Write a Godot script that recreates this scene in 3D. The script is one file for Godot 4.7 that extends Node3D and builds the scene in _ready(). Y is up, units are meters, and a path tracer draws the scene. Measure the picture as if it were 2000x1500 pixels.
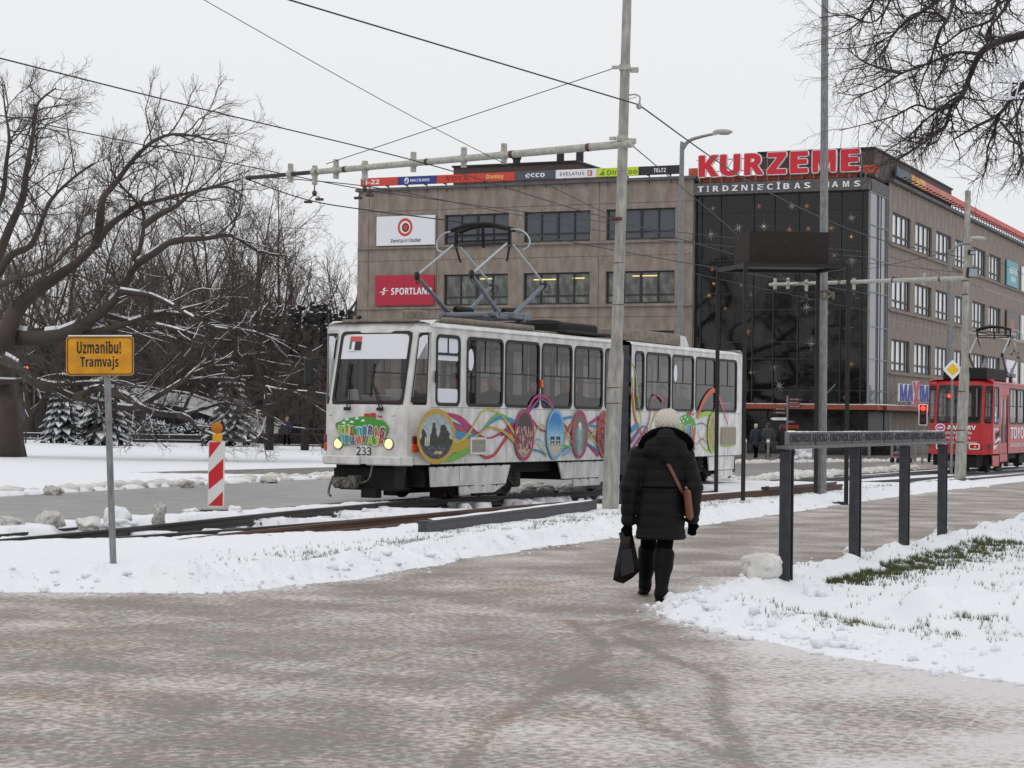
extends Node3D
# A tram street in winter: everything is built here, in metres, y up, the camera near the origin looking down -z.

var mats := {}
var taken := {}
var tex := {}
var rng := RandomNumberGenerator.new()

class MB:
	var v := PackedVector3Array()
	var n := PackedVector3Array()
	var uv := PackedVector2Array()
	var c := PackedColorArray()
	var ix := PackedInt32Array()
	var col := Color.WHITE
	var colored := false
	var xf := Transform3D.IDENTITY

	func vert(p: Vector3, nn: Vector3, u := Vector2.ZERO) -> int:
		v.append(xf * p)
		n.append((xf.basis * nn).normalized())
		uv.append(u)
		c.append(col)
		return v.size() - 1

	func tri_i(a: int, b: int, d: int) -> void:
		var fn := (v[b] - v[a]).cross(v[d] - v[a])
		if fn.dot(n[a] + n[b] + n[d]) > 0.0:
			ix.append(a); ix.append(d); ix.append(b)
		else:
			ix.append(a); ix.append(b); ix.append(d)

	func tri(a: Vector3, b: Vector3, d: Vector3, hint := Vector3.ZERO) -> void:
		var fn := (b - a).cross(d - a).normalized()
		if hint != Vector3.ZERO and fn.dot(hint) < 0.0:
			fn = -fn
		var i := vert(a, fn)
		vert(b, fn)
		vert(d, fn)
		tri_i(i, i + 1, i + 2)

	func quad(a: Vector3, b: Vector3, d: Vector3, e: Vector3, hint := Vector3.ZERO) -> void:
		var fn := (b - a).cross(d - a)
		if fn.length_squared() < 1e-14:
			fn = (d - a).cross(e - a)
		fn = fn.normalized()
		if hint != Vector3.ZERO and fn.dot(hint) < 0.0:
			fn = -fn
		var i := vert(a, fn, Vector2(0, 1))
		vert(b, fn, Vector2(1, 1))
		vert(d, fn, Vector2(1, 0))
		vert(e, fn, Vector2(0, 0))
		tri_i(i, i + 1, i + 2)
		tri_i(i, i + 2, i + 3)

	func box(p: Vector3, s: Vector3, b := Basis.IDENTITY) -> void:
		var h := s * 0.5
		for k in 3:
			for sg in [-1.0, 1.0]:
				var nn := Vector3.ZERO
				nn[k] = sg
				var a := Vector3.ZERO
				a[(k + 1) % 3] = 1.0
				var d := nn.cross(a)
				var o := p + b * (nn * h)
				var aa := b * (a * h)
				var dd := b * (d * h)
				quad(o - aa - dd, o + aa - dd, o + aa + dd, o - aa + dd, b * nn)

	# a box with chamfered edges
	func bbox(p: Vector3, s: Vector3, e: float, b := Basis.IDENTITY) -> void:
		var h := s * 0.5
		var q := Vector3(maxf(h.x - e, 0.0), maxf(h.y - e, 0.0), maxf(h.z - e, 0.0))
		for k in 3:
			var k1 := (k + 1) % 3
			var k2 := (k + 2) % 3
			for sg in [-1.0, 1.0]:
				var pts: Array[Vector3] = []
				for w in [[-1, -1], [1, -1], [1, 1], [-1, 1]]:
					var t := Vector3.ZERO
					t[k] = sg * h[k]; t[k1] = w[0] * q[k1]; t[k2] = w[1] * q[k2]
					pts.append(p + b * t)
				var nn := Vector3.ZERO
				nn[k] = sg
				quad(pts[0], pts[1], pts[2], pts[3], b * nn)
			for s1 in [-1.0, 1.0]:
				for s2 in [-1.0, 1.0]:
					var pts2: Array[Vector3] = []
					for w in [[0, -1], [0, 1], [1, 1], [1, -1]]:
						var t := Vector3.ZERO
						t[k] = w[1] * q[k]
						t[k1] = s1 * (h[k1] if w[0] == 0 else q[k1])
						t[k2] = s2 * (q[k2] if w[0] == 0 else h[k2])
						pts2.append(p + b * t)
					var nn := Vector3.ZERO
					nn[k1] = s1; nn[k2] = s2
					quad(pts2[0], pts2[1], pts2[2], pts2[3], b * nn)
		for sx in [-1.0, 1.0]:
			for sy in [-1.0, 1.0]:
				for sz in [-1.0, 1.0]:
					tri(p + b * Vector3(sx * h.x, sy * q.y, sz * q.z), p + b * Vector3(sx * q.x, sy * h.y, sz * q.z), p + b * Vector3(sx * q.x, sy * q.y, sz * h.z), b * Vector3(sx, sy, sz))

	# a square bar between two points
	func bar(a: Vector3, b: Vector3, w: float, d: float) -> void:
		var y := b - a
		var l := y.length()
		y /= l
		var x := y.cross(Vector3(0.0, 0.0, 1.0))
		if x.length() < 0.05:
			x = y.cross(Vector3(1.0, 0.0, 0.0))
		x = x.normalized()
		box((a + b) * 0.5, Vector3(w, l, d), Basis(x, y, x.cross(y)))

	# a round tube through points, one radius each
	func tube(p: PackedVector3Array, r: PackedFloat32Array, sides := 8, cap := true) -> void:
		var m := p.size()
		if m < 2:
			return
		var first := v.size()
		var x := Vector3.ZERO
		for i in m:
			var d := (p[mini(i + 1, m - 1)] - p[maxi(i - 1, 0)])
			if d.length_squared() < 1e-12:
				d = p[m - 1] - p[0]
			d = d.normalized()
			if i == 0:
				x = d.cross(Vector3(0.31, 0.2, 0.93)).normalized()
			else:
				x = (x - d * x.dot(d)).normalized()
			var y := d.cross(x)
			for k in sides:
				var a := TAU * k / sides
				var nn := x * cos(a) + y * sin(a)
				v.append(xf * (p[i] + nn * r[i]))
				n.append((xf.basis * nn).normalized())
				uv.append(Vector2(float(k) / sides, float(i)))
				c.append(col)
		for i in m - 1:
			for k in sides:
				var a := first + i * sides + k
				var b := first + i * sides + (k + 1) % sides
				ix.append(a); ix.append(b + sides); ix.append(b)
				ix.append(a); ix.append(a + sides); ix.append(b + sides)
		if cap:
			for e in [0, m - 1]:
				var d := (p[0] - p[1]).normalized() if e == 0 else (p[m - 1] - p[m - 2]).normalized()
				var i0 := v.size()
				for k in sides:
					v.append(v[first + e * sides + k])
					n.append((xf.basis * d).normalized())
					uv.append(Vector2.ZERO)
					c.append(col)
				for k in range(1, sides - 1):
					tri_i(i0, i0 + k, i0 + k + 1)

	func rod(a: Vector3, b: Vector3, r: float, sides := 8, r2 := -1.0) -> void:
		tube(PackedVector3Array([a, b]), PackedFloat32Array([r, r if r2 < 0.0 else r2]), sides)

	# a body of revolution about y: [radius, height] pairs
	func lathe(o: Vector3, prof: Array, sides := 16, ax := Basis.IDENTITY) -> void:
		for i in prof.size() - 1:
			var a: Vector2 = prof[i]
			var b: Vector2 = prof[i + 1]
			var nn2 := Vector2(b.y - a.y, a.x - b.x).normalized()
			for k in sides:
				var t0 := TAU * k / sides
				var t1 := TAU * (k + 1) / sides
				var d0 := Vector3(cos(t0), 0, sin(t0))
				var d1 := Vector3(cos(t1), 0, sin(t1))
				var i0 := vert(o + ax * (d0 * a.x + Vector3.UP * a.y), ax * (d0 * nn2.x + Vector3.UP * nn2.y))
				vert(o + ax * (d1 * a.x + Vector3.UP * a.y), ax * (d1 * nn2.x + Vector3.UP * nn2.y))
				vert(o + ax * (d1 * b.x + Vector3.UP * b.y), ax * (d1 * nn2.x + Vector3.UP * nn2.y))
				vert(o + ax * (d0 * b.x + Vector3.UP * b.y), ax * (d0 * nn2.x + Vector3.UP * nn2.y))
				if a.x > 1e-5:
					tri_i(i0, i0 + 1, i0 + 2)
				if b.x > 1e-5:
					tri_i(i0, i0 + 2, i0 + 3)

	func ball(o: Vector3, r: Vector3, seg := 10, rough := 0.0, seed_ := 0) -> void:
		var first := v.size()
		var rg := RandomNumberGenerator.new()
		rg.seed = seed_
		var rows := maxi(seg / 2, 3)
		var ph1 := rg.randf() * TAU
		var ph2 := rg.randf() * TAU
		for i in rows + 1:
			var t := PI * i / rows
			for k in seg + 1:
				var a := TAU * k / seg
				var d := Vector3(sin(t) * cos(a), cos(t), sin(t) * sin(a))
				var w := 1.0 + rough * (sin(a * 2.0 + ph1 + d.y * 2.0) * 0.5 + sin(a * 3.0 + ph2 - d.y * 3.0) * 0.35 + sin(d.y * 5.0 + ph1) * 0.3) * sin(t)
				vert(o + d * r * w, (d / r).normalized())
		for i in rows:
			for k in seg:
				var a := first + i * (seg + 1) + k
				tri_i(a, a + 1, a + seg + 2)
				tri_i(a, a + seg + 2, a + seg + 1)

	# a broken chunk of ice or crusted snow: a rounded block with a noisy face
	func chunk(o: Vector3, r: Vector3, seed_: int, square := 0.5) -> void:
		var nz := FastNoiseLite.new()
		nz.seed = seed_
		nz.frequency = 1.1
		nz.fractal_octaves = 4
		var first := v.size()
		var seg := 28
		var rows := 16
		for i in rows + 1:
			var t := PI * i / rows
			for k in seg + 1:
				var a := TAU * (k % seg) / seg
				var d := Vector3(sin(t) * cos(a), cos(t), sin(t) * sin(a))
				var m := maxf(absf(d.x), maxf(absf(d.y), absf(d.z)))
				var w := lerpf(1.0, 1.0 / m, square) * 0.85 + 0.42 * nz.get_noise_3dv(d) + 0.12 * nz.get_noise_3dv(d * 4.0)
				vert(o + d * r * w, d)
		for i in rows:
			for k in seg:
				var a := first + i * (seg + 1) + k
				tri_i(a, a + 1, a + seg + 2)
				tri_i(a, a + seg + 2, a + seg + 1)
		for i in range(1, rows):
			for k in seg + 1:
				var q := first + i * (seg + 1) + (k % seg)
				var du := v[first + i * (seg + 1) + (k + 1) % seg] - v[first + i * (seg + 1) + (k + seg - 1) % seg]
				var dv := v[q + seg + 1] - v[q - seg - 1]
				var nn := du.cross(dv).normalized()
				n[first + i * (seg + 1) + k] = nn * signf(nn.dot(v[q] - xf * o))

	# a flat outline in the xy plane pushed out by d along z
	func prism(poly: PackedVector2Array, d: float, t := Transform3D.IDENTITY) -> void:
		var f := Geometry2D.triangulate_polygon(poly)
		var keep := xf
		xf = keep * t
		for sd in [0.0, 1.0]:
			var i0 := v.size()
			var nn := Vector3(0, 0, 1 if sd > 0.5 else -1)
			for q in poly:
				vert(Vector3(q.x, q.y, d * sd), nn, q)
			for k in range(0, f.size(), 3):
				tri_i(i0 + f[k], i0 + f[k + 1], i0 + f[k + 2])
		var area := 0.0
		for k in poly.size():
			area += poly[k].cross(poly[(k + 1) % poly.size()])
		for k in poly.size():
			var a := poly[k]
			var b := poly[(k + 1) % poly.size()]
			var e := (b - a).normalized()
			var nn := Vector3(e.y, -e.x, 0) * signf(area)
			quad(Vector3(a.x, a.y, 0), Vector3(b.x, b.y, 0), Vector3(b.x, b.y, d), Vector3(a.x, a.y, d), nn)
		xf = keep

	# the plate between two outlines of equal count (a frame), flat at z with normal +z, and thick by d behind
	func ring(inner: PackedVector2Array, outer: PackedVector2Array, z: float, d: float) -> void:
		var m := inner.size()
		for k in m:
			var k2 := (k + 1) % m
			var a := inner[k]
			var b := inner[k2]
			var e := outer[k]
			var f := outer[k2]
			quad(Vector3(a.x, a.y, z), Vector3(b.x, b.y, z), Vector3(f.x, f.y, z), Vector3(e.x, e.y, z), Vector3(0, 0, 1))
			if d > 0.0:
				var cen := Vector2.ZERO
				quad(Vector3(a.x, a.y, z), Vector3(b.x, b.y, z), Vector3(b.x, b.y, z - d), Vector3(a.x, a.y, z - d))
				quad(Vector3(e.x, e.y, z), Vector3(f.x, f.y, z), Vector3(f.x, f.y, z - d), Vector3(e.x, e.y, z - d))

	func poly_flat(poly: PackedVector2Array, z: float) -> void:
		var f := Geometry2D.triangulate_polygon(poly)
		var i0 := v.size()
		for q in poly:
			vert(Vector3(q.x, q.y, z), Vector3(0, 0, 1), q)
		for k in range(0, f.size(), 3):
			tri_i(i0 + f[k], i0 + f[k + 1], i0 + f[k + 2])

	func mesh() -> ArrayMesh:
		var arr := []
		arr.resize(Mesh.ARRAY_MAX)
		arr[Mesh.ARRAY_VERTEX] = v
		arr[Mesh.ARRAY_NORMAL] = n
		arr[Mesh.ARRAY_TEX_UV] = uv
		if colored:
			arr[Mesh.ARRAY_COLOR] = c
		arr[Mesh.ARRAY_INDEX] = ix
		var m := ArrayMesh.new()
		m.add_surface_from_arrays(Mesh.PRIMITIVE_TRIANGLES, arr)
		return m

func numbered(called: String) -> String:
	if not taken.has(called):
		taken[called] = 0
		return called
	taken[called] += 1
	return "%s_%03d" % [called, taken[called]]

func thing(called: String, label: String, category: String, at := Vector3.ZERO, yaw := 0.0, group := "") -> Node3D:
	var o := Node3D.new()
	o.name = numbered(called)
	add_child(o)
	o.position = at
	o.rotation.y = yaw
	tag(o, label, category, group)
	return o

func tag(o: Node, label: String, category: String, group := "") -> Node:
	o.set_meta("label", label)
	o.set_meta("category", category)
	if group != "":
		o.set_meta("group", group)
	return o

func put(called: String, m: Mesh, material: Material, parent: Node = null, at := Transform3D.IDENTITY) -> MeshInstance3D:
	var o := MeshInstance3D.new()
	o.mesh = m
	o.material_override = material
	o.transform = at
	if parent == null:
		o.name = numbered(called)
		add_child(o)
	else:
		o.name = called
		parent.add_child(o, true)
	return o

func obj(called: String, b: MB, material: Material, parent: Node = null) -> MeshInstance3D:
	return put(called, b.mesh(), material, parent)

func struct(called: String, b: MB, material: Material) -> MeshInstance3D:
	var o := obj(called, b, material)
	o.set_meta("kind", "structure")
	return o

func copy_thing(src: Node3D, label: String, at: Transform3D, group := "") -> Node3D:
	var r: Node3D = src.duplicate()
	r.name = numbered(String(src.name).rstrip("0123456789").trim_suffix("_"))
	add_child(r)
	r.transform = at
	r.set_meta("label", label)
	if group != "":
		r.set_meta("group", group)
	return r

# ---- materials -------------------------------------------------------------------------------
func rgb(r: int, g: int, b: int) -> Color:
	return Color(r / 255.0, g / 255.0, b / 255.0)

func noise_img(size: int, freq: float, octaves: int, seed_: int, lo: float, hi: float, contrast := 1.0) -> Image:
	var f := FastNoiseLite.new()
	f.seed = seed_
	f.noise_type = FastNoiseLite.TYPE_SIMPLEX_SMOOTH
	f.frequency = freq
	f.fractal_octaves = octaves
	var im := f.get_seamless_image(size, size)
	im.convert(Image.FORMAT_L8)
	var d := im.get_data()
	var lut := PackedByteArray()
	lut.resize(256)
	for i in 256:
		var t := clampf((i / 255.0 - 0.5) * contrast + 0.5, 0.0, 1.0)
		lut[i] = int(255.0 * lerpf(lo, hi, t))
	for i in d.size():
		d[i] = lut[d[i]]
	return Image.create_from_data(size, size, false, Image.FORMAT_L8, d)

func as_tex(im: Image) -> ImageTexture:
	im.generate_mipmaps()
	return ImageTexture.create_from_image(im)

func as_normal(im: Image, strength: float) -> ImageTexture:
	var k: Image = im.duplicate()
	k.convert(Image.FORMAT_RGBA8)
	k.bump_map_to_normal_map(strength)
	k.generate_mipmaps()
	return ImageTexture.create_from_image(k)

func textures() -> void:
	tex.grain = as_tex(noise_img(512, 0.012, 5, 3, 0.72, 1.0, 1.3))
	tex.fine = as_tex(noise_img(512, 0.06, 4, 5, 0.78, 1.0, 1.2))
	tex.grain_soft = as_tex(noise_img(512, 0.012, 6, 43, 0.8, 1.0, 1.6))
	tex.faint = as_tex(noise_img(512, 0.008, 6, 41, 0.86, 1.0, 1.4))
	tex.blotch = as_tex(noise_img(512, 0.006, 6, 11, 0.5, 1.0, 1.7))
	tex.grain_n = as_normal(noise_img(512, 0.05, 4, 7, 0.0, 1.0), 3.0)
	tex.snow_n = as_normal(noise_img(512, 0.02, 6, 17, 0.0, 1.0, 1.4), 7.0)
	tex.bark_n = as_normal(noise_img(256, 0.04, 4, 23, 0.0, 1.0, 1.5), 9.0)
	tex.rough = as_tex(noise_img(512, 0.01, 5, 29, 0.15, 0.85, 1.6))

# keys: r roughness, m metallic, t albedo texture name, s texture scale, n normal texture, ns strength, vc vertex colours, world
func mat(called: String, color: Color, o := {}) -> StandardMaterial3D:
	if mats.has(called):
		return mats[called]
	var m := StandardMaterial3D.new()
	m.resource_name = called
	m.albedo_color = color
	m.roughness = o.get("r", 0.7)
	m.metallic = o.get("m", 0.0)
	if o.has("t") or o.has("n"):
		m.uv1_triplanar = true
		m.uv1_world_triplanar = o.get("world", false)
		var s = o.get("s", 1.0)
		m.uv1_scale = s if s is Vector3 else Vector3.ONE * s
	if o.has("t"):
		m.albedo_texture = tex[o.t]
	if o.has("n"):
		m.normal_enabled = true
		m.normal_texture = tex[o.n]
		m.normal_scale = o.get("ns", 0.5)
	if o.has("rt"):
		m.roughness_texture = tex[o.rt]
	if o.has("vc"):
		m.vertex_color_use_as_albedo = true
	if o.has("sp"):
		m.metallic_specular = o.sp
	if o.has("a"):
		m.transparency = BaseMaterial3D.TRANSPARENCY_ALPHA
		m.albedo_color.a = o.a
	if o.has("e"):
		m.emission_enabled = true
		m.emission = o.e
		m.emission_energy_multiplier = o.get("ee", 1.0)
	if o.has("cc"):
		m.clearcoat_enabled = true
		m.clearcoat = o.cc
		m.clearcoat_roughness = 0.15
	if o.has("bl"):
		m.backlight_enabled = true
		m.backlight = o.bl
	mats[called] = m
	return m

# ---- small shapes ------------------------------------------------------------------------------
func round_rect(x0: float, y0: float, x1: float, y1: float, r: float, k := 4) -> PackedVector2Array:
	var p := PackedVector2Array()
	for q in [[x1 - r, y1 - r, 0.0], [x0 + r, y1 - r, PI / 2], [x0 + r, y0 + r, PI], [x1 - r, y0 + r, PI * 1.5]]:
		for i in k + 1:
			var a: float = q[2] + PI / 2 * i / k
			p.append(Vector2(q[0] + r * cos(a), q[1] + r * sin(a)))
	return p

# points on the rectangle that answer to those of round_rect
func square_rect(x0: float, y0: float, x1: float, y1: float, k := 4) -> PackedVector2Array:
	var p := PackedVector2Array()
	for q in [[x1, y1, 0], [x0, y1, 1], [x0, y0, 2], [x1, y0, 3]]:
		for i in k + 1:
			p.append(Vector2(q[0], q[1]))
	return p

func ellipse(cx: float, cy: float, rx: float, ry: float, k := 28) -> PackedVector2Array:
	var p := PackedVector2Array()
	for i in k:
		var a := TAU * i / k
		p.append(Vector2(cx + rx * cos(a), cy + ry * sin(a)))
	return p

var fonts := {}
func font(kind: String) -> Font:
	if fonts.has(kind):
		return fonts[kind]
	var f := SystemFont.new()
	f.font_names = PackedStringArray(["Droid Serif" if kind.begins_with("serif") else "Droid Sans"])
	f.font_weight = 700 if kind.ends_with("bold") else 400
	fonts[kind] = f
	return f

# lettering as a mesh w wide and h high, centred, its back at z = 0, facing +z
func text_mesh(s: String, w: float, h: float, depth: float, kind := "sans_bold", embolden := 0.0, slant := 0.0) -> ArrayMesh:
	var t := TextMesh.new()
	t.text = s
	var f: Font = font(kind)
	t.font = f
	t.font_size = 64
	t.pixel_size = 0.01
	t.curve_step = 1.5
	t.depth = 0.1
	var arr: Array = t.get_mesh_arrays() if t.get_surface_count() == 0 else t.surface_get_arrays(0)
	var p: PackedVector3Array = arr[Mesh.ARRAY_VERTEX]
	var b := AABB(p[0], Vector3.ZERO)
	for q in p:
		b = b.expand(q)
	# a heavier letter is laid from eight copies, each pushed out by grow
	var grow_by := embolden * 0.035 * h if embolden > 0.0 else 0.0
	var ks := Vector3((w - 2.0 * grow_by) / b.size.x, (h - 2.0 * grow_by) / b.size.y, depth / b.size.z)
	var cen := b.get_center()
	var nn: PackedVector3Array = arr[Mesh.ARRAY_NORMAL]
	for i in p.size():
		var q := (p[i] - Vector3(cen.x, cen.y, b.position.z)) * ks
		q.x += slant * q.y
		p[i] = q
		nn[i] = (nn[i] / ks).normalized()
	if grow_by > 0.0:
		var p2 := PackedVector3Array()
		var n2 := PackedVector3Array()
		var i2 := PackedInt32Array()
		var idx: PackedInt32Array = arr[Mesh.ARRAY_INDEX]
		for k in 8:
			var a := TAU * k / 8.0
			var sh := Vector3(cos(a) * grow_by, sin(a) * grow_by, 0.00025 * k)
			var base := p2.size()
			for q in p:
				p2.append(q + sh)
			n2.append_array(nn)
			if idx.is_empty():
				for q in p.size():
					i2.append(base + q)
			else:
				for q in idx:
					i2.append(base + q)
		p = p2
		nn = n2
		arr[Mesh.ARRAY_INDEX] = i2
	arr[Mesh.ARRAY_VERTEX] = p
	arr[Mesh.ARRAY_NORMAL] = nn
	arr[Mesh.ARRAY_TANGENT] = null
	arr[Mesh.ARRAY_TEX_UV] = null
	var m := ArrayMesh.new()
	m.add_surface_from_arrays(Mesh.PRIMITIVE_TRIANGLES, arr)
	return m

func lettering(s: String, cx: float, cy: float, z: float, w: float, h: float, m: Material, parent: Node, kind := "sans_bold", depth := 0.004, called := "lettering", embolden := 0.0) -> MeshInstance3D:
	return put(called, text_mesh(s, w, h, depth, kind, embolden), m, parent, Transform3D(Basis.IDENTITY, Vector3(cx, cy, z)))

func road_frame(yaw: float, o: Vector3) -> Transform3D:
	var t := Vector3(sin(yaw), 0, -cos(yaw))
	return Transform3D(Basis(t, Vector3.UP, Vector3(cos(yaw), 0, sin(yaw))), o)

func ground_y(z: float) -> float:
	return -0.007 * (clampf(-z, 45.0, 100.0) - 45.0)

func pv(a: Array) -> PackedVector3Array:
	var p := PackedVector3Array()
	for q in a:
		p.append(Vector3(q[0], q[1], q[2]))
	return p

# a smooth line through points
func smooth_line(p: PackedVector3Array, per := 6) -> PackedVector3Array:
	var o := PackedVector3Array()
	for i in p.size() - 1:
		var a := p[maxi(i - 1, 0)]
		var d := p[mini(i + 2, p.size() - 1)]
		for k in per:
			o.append(p[i].cubic_interpolate(p[i + 1], a, d, float(k) / per))
	o.append(p[p.size() - 1])
	return o

func same(count: int, r: float) -> PackedFloat32Array:
	var a := PackedFloat32Array()
	a.resize(count)
	a.fill(r)
	return a

func _ready() -> void:
	rng.seed = 7
	# camera: about 74 mm equivalent, held at eye height, tipped up and rolled by a degree
	var cam := Camera3D.new()
	cam.name = "camera"
	cam.fov = rad_to_deg(2.0 * atan(750.0 / 3859.4))
	cam.near = 0.1
	cam.far = 3000.0
	add_child(cam)
	cam.transform = Transform3D(Basis(Vector3(0.99992, 0.013, 0.00022), Vector3(-0.013, 0.99977, 0.017), Vector3(0.0, -0.017, 0.99986)), Vector3(0, 1.55, 0))
	cam.current = true
	# overcast sky, a veiled sun
	var env := Environment.new()
	var sky := Sky.new()
	var sm := ProceduralSkyMaterial.new()
	sm.sky_top_color = Color(0.93, 0.938, 0.95)
	sm.sky_horizon_color = Color(0.86, 0.864, 0.872)
	sm.sky_curve = 0.35
	sm.ground_bottom_color = Color(0.6, 0.6, 0.6)
	sm.ground_horizon_color = Color(0.8, 0.8, 0.82)
	sm.sun_angle_max = 1.0
	sm.sky_energy_multiplier = 1.05
	# faint cloud tone
	var cloud := noise_img(1024, 0.004, 5, 88, 0.0, 0.085, 1.5)
	cloud.resize(1024, 512)
	cloud.convert(Image.FORMAT_RGB8)
	sm.sky_cover = ImageTexture.create_from_image(cloud)
	sm.sky_cover_modulate = Color(1, 1, 1)
	sky.sky_material = sm
	env.background_mode = Environment.BG_SKY
	env.sky = sky
	env.tonemap_mode = Environment.TONE_MAPPER_LINEAR
	env.tonemap_exposure = 1.0
	env.sdfgi_enabled = true
	env.ssao_enabled = true
	env.ssil_enabled = true
	var we := WorldEnvironment.new()
	we.name = "world_environment"
	we.environment = env
	add_child(we)
	var sun := DirectionalLight3D.new()
	sun.name = "sun"
	sun.light_energy = 0.28
	sun.light_angular_distance = 30.0
	sun.light_color = Color(1.0, 0.985, 0.96)
	sun.shadow_enabled = true
	add_child(sun)
	sun.rotation = Vector3(deg_to_rad(-55), deg_to_rad(-25), 0)
	textures()
	standard_materials()
	build_ground()
	build_tracks()
	build_store()
	build_background()
	build_trams()
	build_poles_and_wires()
	build_street_things()
	build_people()
	build_trees()
	build_snow_and_grass()

func standard_materials() -> void:
	mat("snow", rgb(229, 231, 236), {"r": 0.75, "n": "snow_n", "s": 0.9, "ns": 0.5, "world": true})
	mat("snow_dirty", rgb(222, 220, 217), {"r": 0.7, "t": "faint", "n": "snow_n", "s": 1.3, "ns": 0.7, "world": true})
	mat("asphalt", rgb(142, 140, 138), {"r": 0.38, "t": "faint", "n": "grain_n", "s": 0.25, "ns": 0.08, "world": true})
	mat("mud", rgb(60, 48, 38), {"r": 0.55, "t": "blotch", "n": "snow_n", "s": 1.5, "ns": 1.2, "world": true})
	mat("rail_rust", rgb(96, 62, 44), {"r": 0.65, "t": "grain", "s": 2.0, "n": "grain_n", "ns": 0.3})
	mat("rail_dark", rgb(52, 48, 48), {"r": 0.5, "t": "grain", "s": 2.0})
	mat("steel_beam", rgb(66, 66, 70), {"r": 0.55, "t": "grain", "s": 1.2, "n": "grain_n", "ns": 0.2})
	mat("concrete", rgb(176, 174, 167), {"r": 0.85, "t": "grain", "s": Vector3(1.4, 0.35, 1.4), "n": "grain_n", "ns": 0.35})
	mat("zinc", rgb(146, 148, 148), {"r": 0.42, "m": 0.5, "t": "grain", "s": Vector3(3.0, 0.6, 3.0)})
	mat("black_steel", rgb(22, 20, 20), {"r": 0.55, "t": "fine", "s": 2.0})
	mat("rust_box", rgb(40, 28, 24), {"r": 0.75, "t": "grain", "s": 1.0, "n": "grain_n", "ns": 0.25})
	mat("charcoal", rgb(54, 55, 62), {"r": 0.5, "t": "grain", "s": 1.5, "n": "grain_n", "ns": 0.1})
	mat("wire", rgb(48, 47, 50), {"r": 0.6})
	mat("insulator", rgb(60, 50, 46), {"r": 0.4})
	mat("old_white_paint", rgb(196, 196, 188), {"r": 0.7, "t": "grain", "s": 1.6})
	mat("facade", rgb(146, 134, 125), {"r": 0.92, "t": "faint", "s": Vector3(0.4, 0.14, 0.4), "n": "grain_n", "ns": 0.6})
	mat("facade_dark", rgb(92, 80, 76), {"r": 0.9, "t": "grain", "s": 0.3})
	mat("frame_dark", rgb(38, 39, 42), {"r": 0.5})
	mat("white_sign", rgb(222, 224, 230), {"r": 0.45})
	mat("white_print", rgb(232, 232, 236), {"r": 0.5})
	mat("black_print", rgb(22, 21, 22), {"r": 0.6})
	mat("red_sign", rgb(196, 62, 48), {"r": 0.45})
	mat("orange_sign", rgb(205, 88, 56), {"r": 0.5, "t": "grain", "s": 0.4})
	mat("rubber", rgb(24, 24, 26), {"r": 0.6})
	mat("skin", rgb(196, 150, 128), {"r": 0.6})
	mat("cloth_black", rgb(33, 32, 35), {"r": 0.9, "t": "fine", "s": 6.0})

# ---- ground ------------------------------------------------------------------------------------
const PATH_EDGE := [[-16.0, -16.6], [-9.0, -16.9], [-4.4, -17.0], [-2.62, -17.1], [-1.44, -18.8], [-0.54, -21.7], [1.36, -25.85], [4.27, -32.75], [9.2, -44.0], [14.7, -56.6], [26.0, -82.0],
	[31.0, -79.0], [19.0, -55.0], [12.5, -41.0], [8.35, -32.1], [5.3, -25.1], [3.6, -21.4], [2.2, -18.6], [1.35, -16.6], [1.3, -15.6], [1.62, -14.4], [2.15, -13.35], [3.05, -11.75], [5.0, -9.4], [9.0, -6.0], [9.0, -2.0], [-16.0, -2.0]]
const TRENCH := [[-7.4, -20.4], [-5.2, -23.4], [-3.2, -25.0], [-1.75, -26.5], [-0.75, -28.9], [0.9, -33.2], [2.9, -37.4], [4.6, -41.6], [4.0, -46.0], [2.6, -45.2], [-2.0, -35.0], [-6.4, -25.2], [-8.6, -21.0]]
const ROAD := [[-14.0, -13.0], [-6.75, -26.4], [-4.6, -30.6], [1.0, -42.2], [6.5, -52.4], [16.7, -77.5], [24.0, -92.0], [40.0, -120.0], [31.0, -125.0], [21.6, -101.0], [10.6, -85.5], [3.0, -67.5], [-4.55, -49.2], [-9.24, -35.8], [-19.0, -12.0]]

func poly_of(a: Array) -> PackedVector2Array:
	var p := PackedVector2Array()
	for q in a:
		p.append(Vector2(q[0], q[1]))
	return p

# how far inside an outline a point lies, negative outside
func inside(p: Vector2, poly: PackedVector2Array) -> float:
	var best := 1e9
	var odd := false
	var m := poly.size()
	var j := m - 1
	for i in m:
		var a := poly[i]
		var b := poly[j]
		var ab := b - a
		var t := clampf((p - a).dot(ab) / ab.length_squared(), 0.0, 1.0)
		best = minf(best, p.distance_squared_to(a + ab * t))
		if (a.y > p.y) != (b.y > p.y) and p.x < ab.x * (p.y - a.y) / ab.y + a.x:
			odd = not odd
		j = i
	return sqrt(best) if odd else -sqrt(best)

var path_poly: PackedVector2Array
var trench_poly: PackedVector2Array
var road_poly: PackedVector2Array
var lump := FastNoiseLite.new()
var wave := FastNoiseLite.new()

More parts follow.
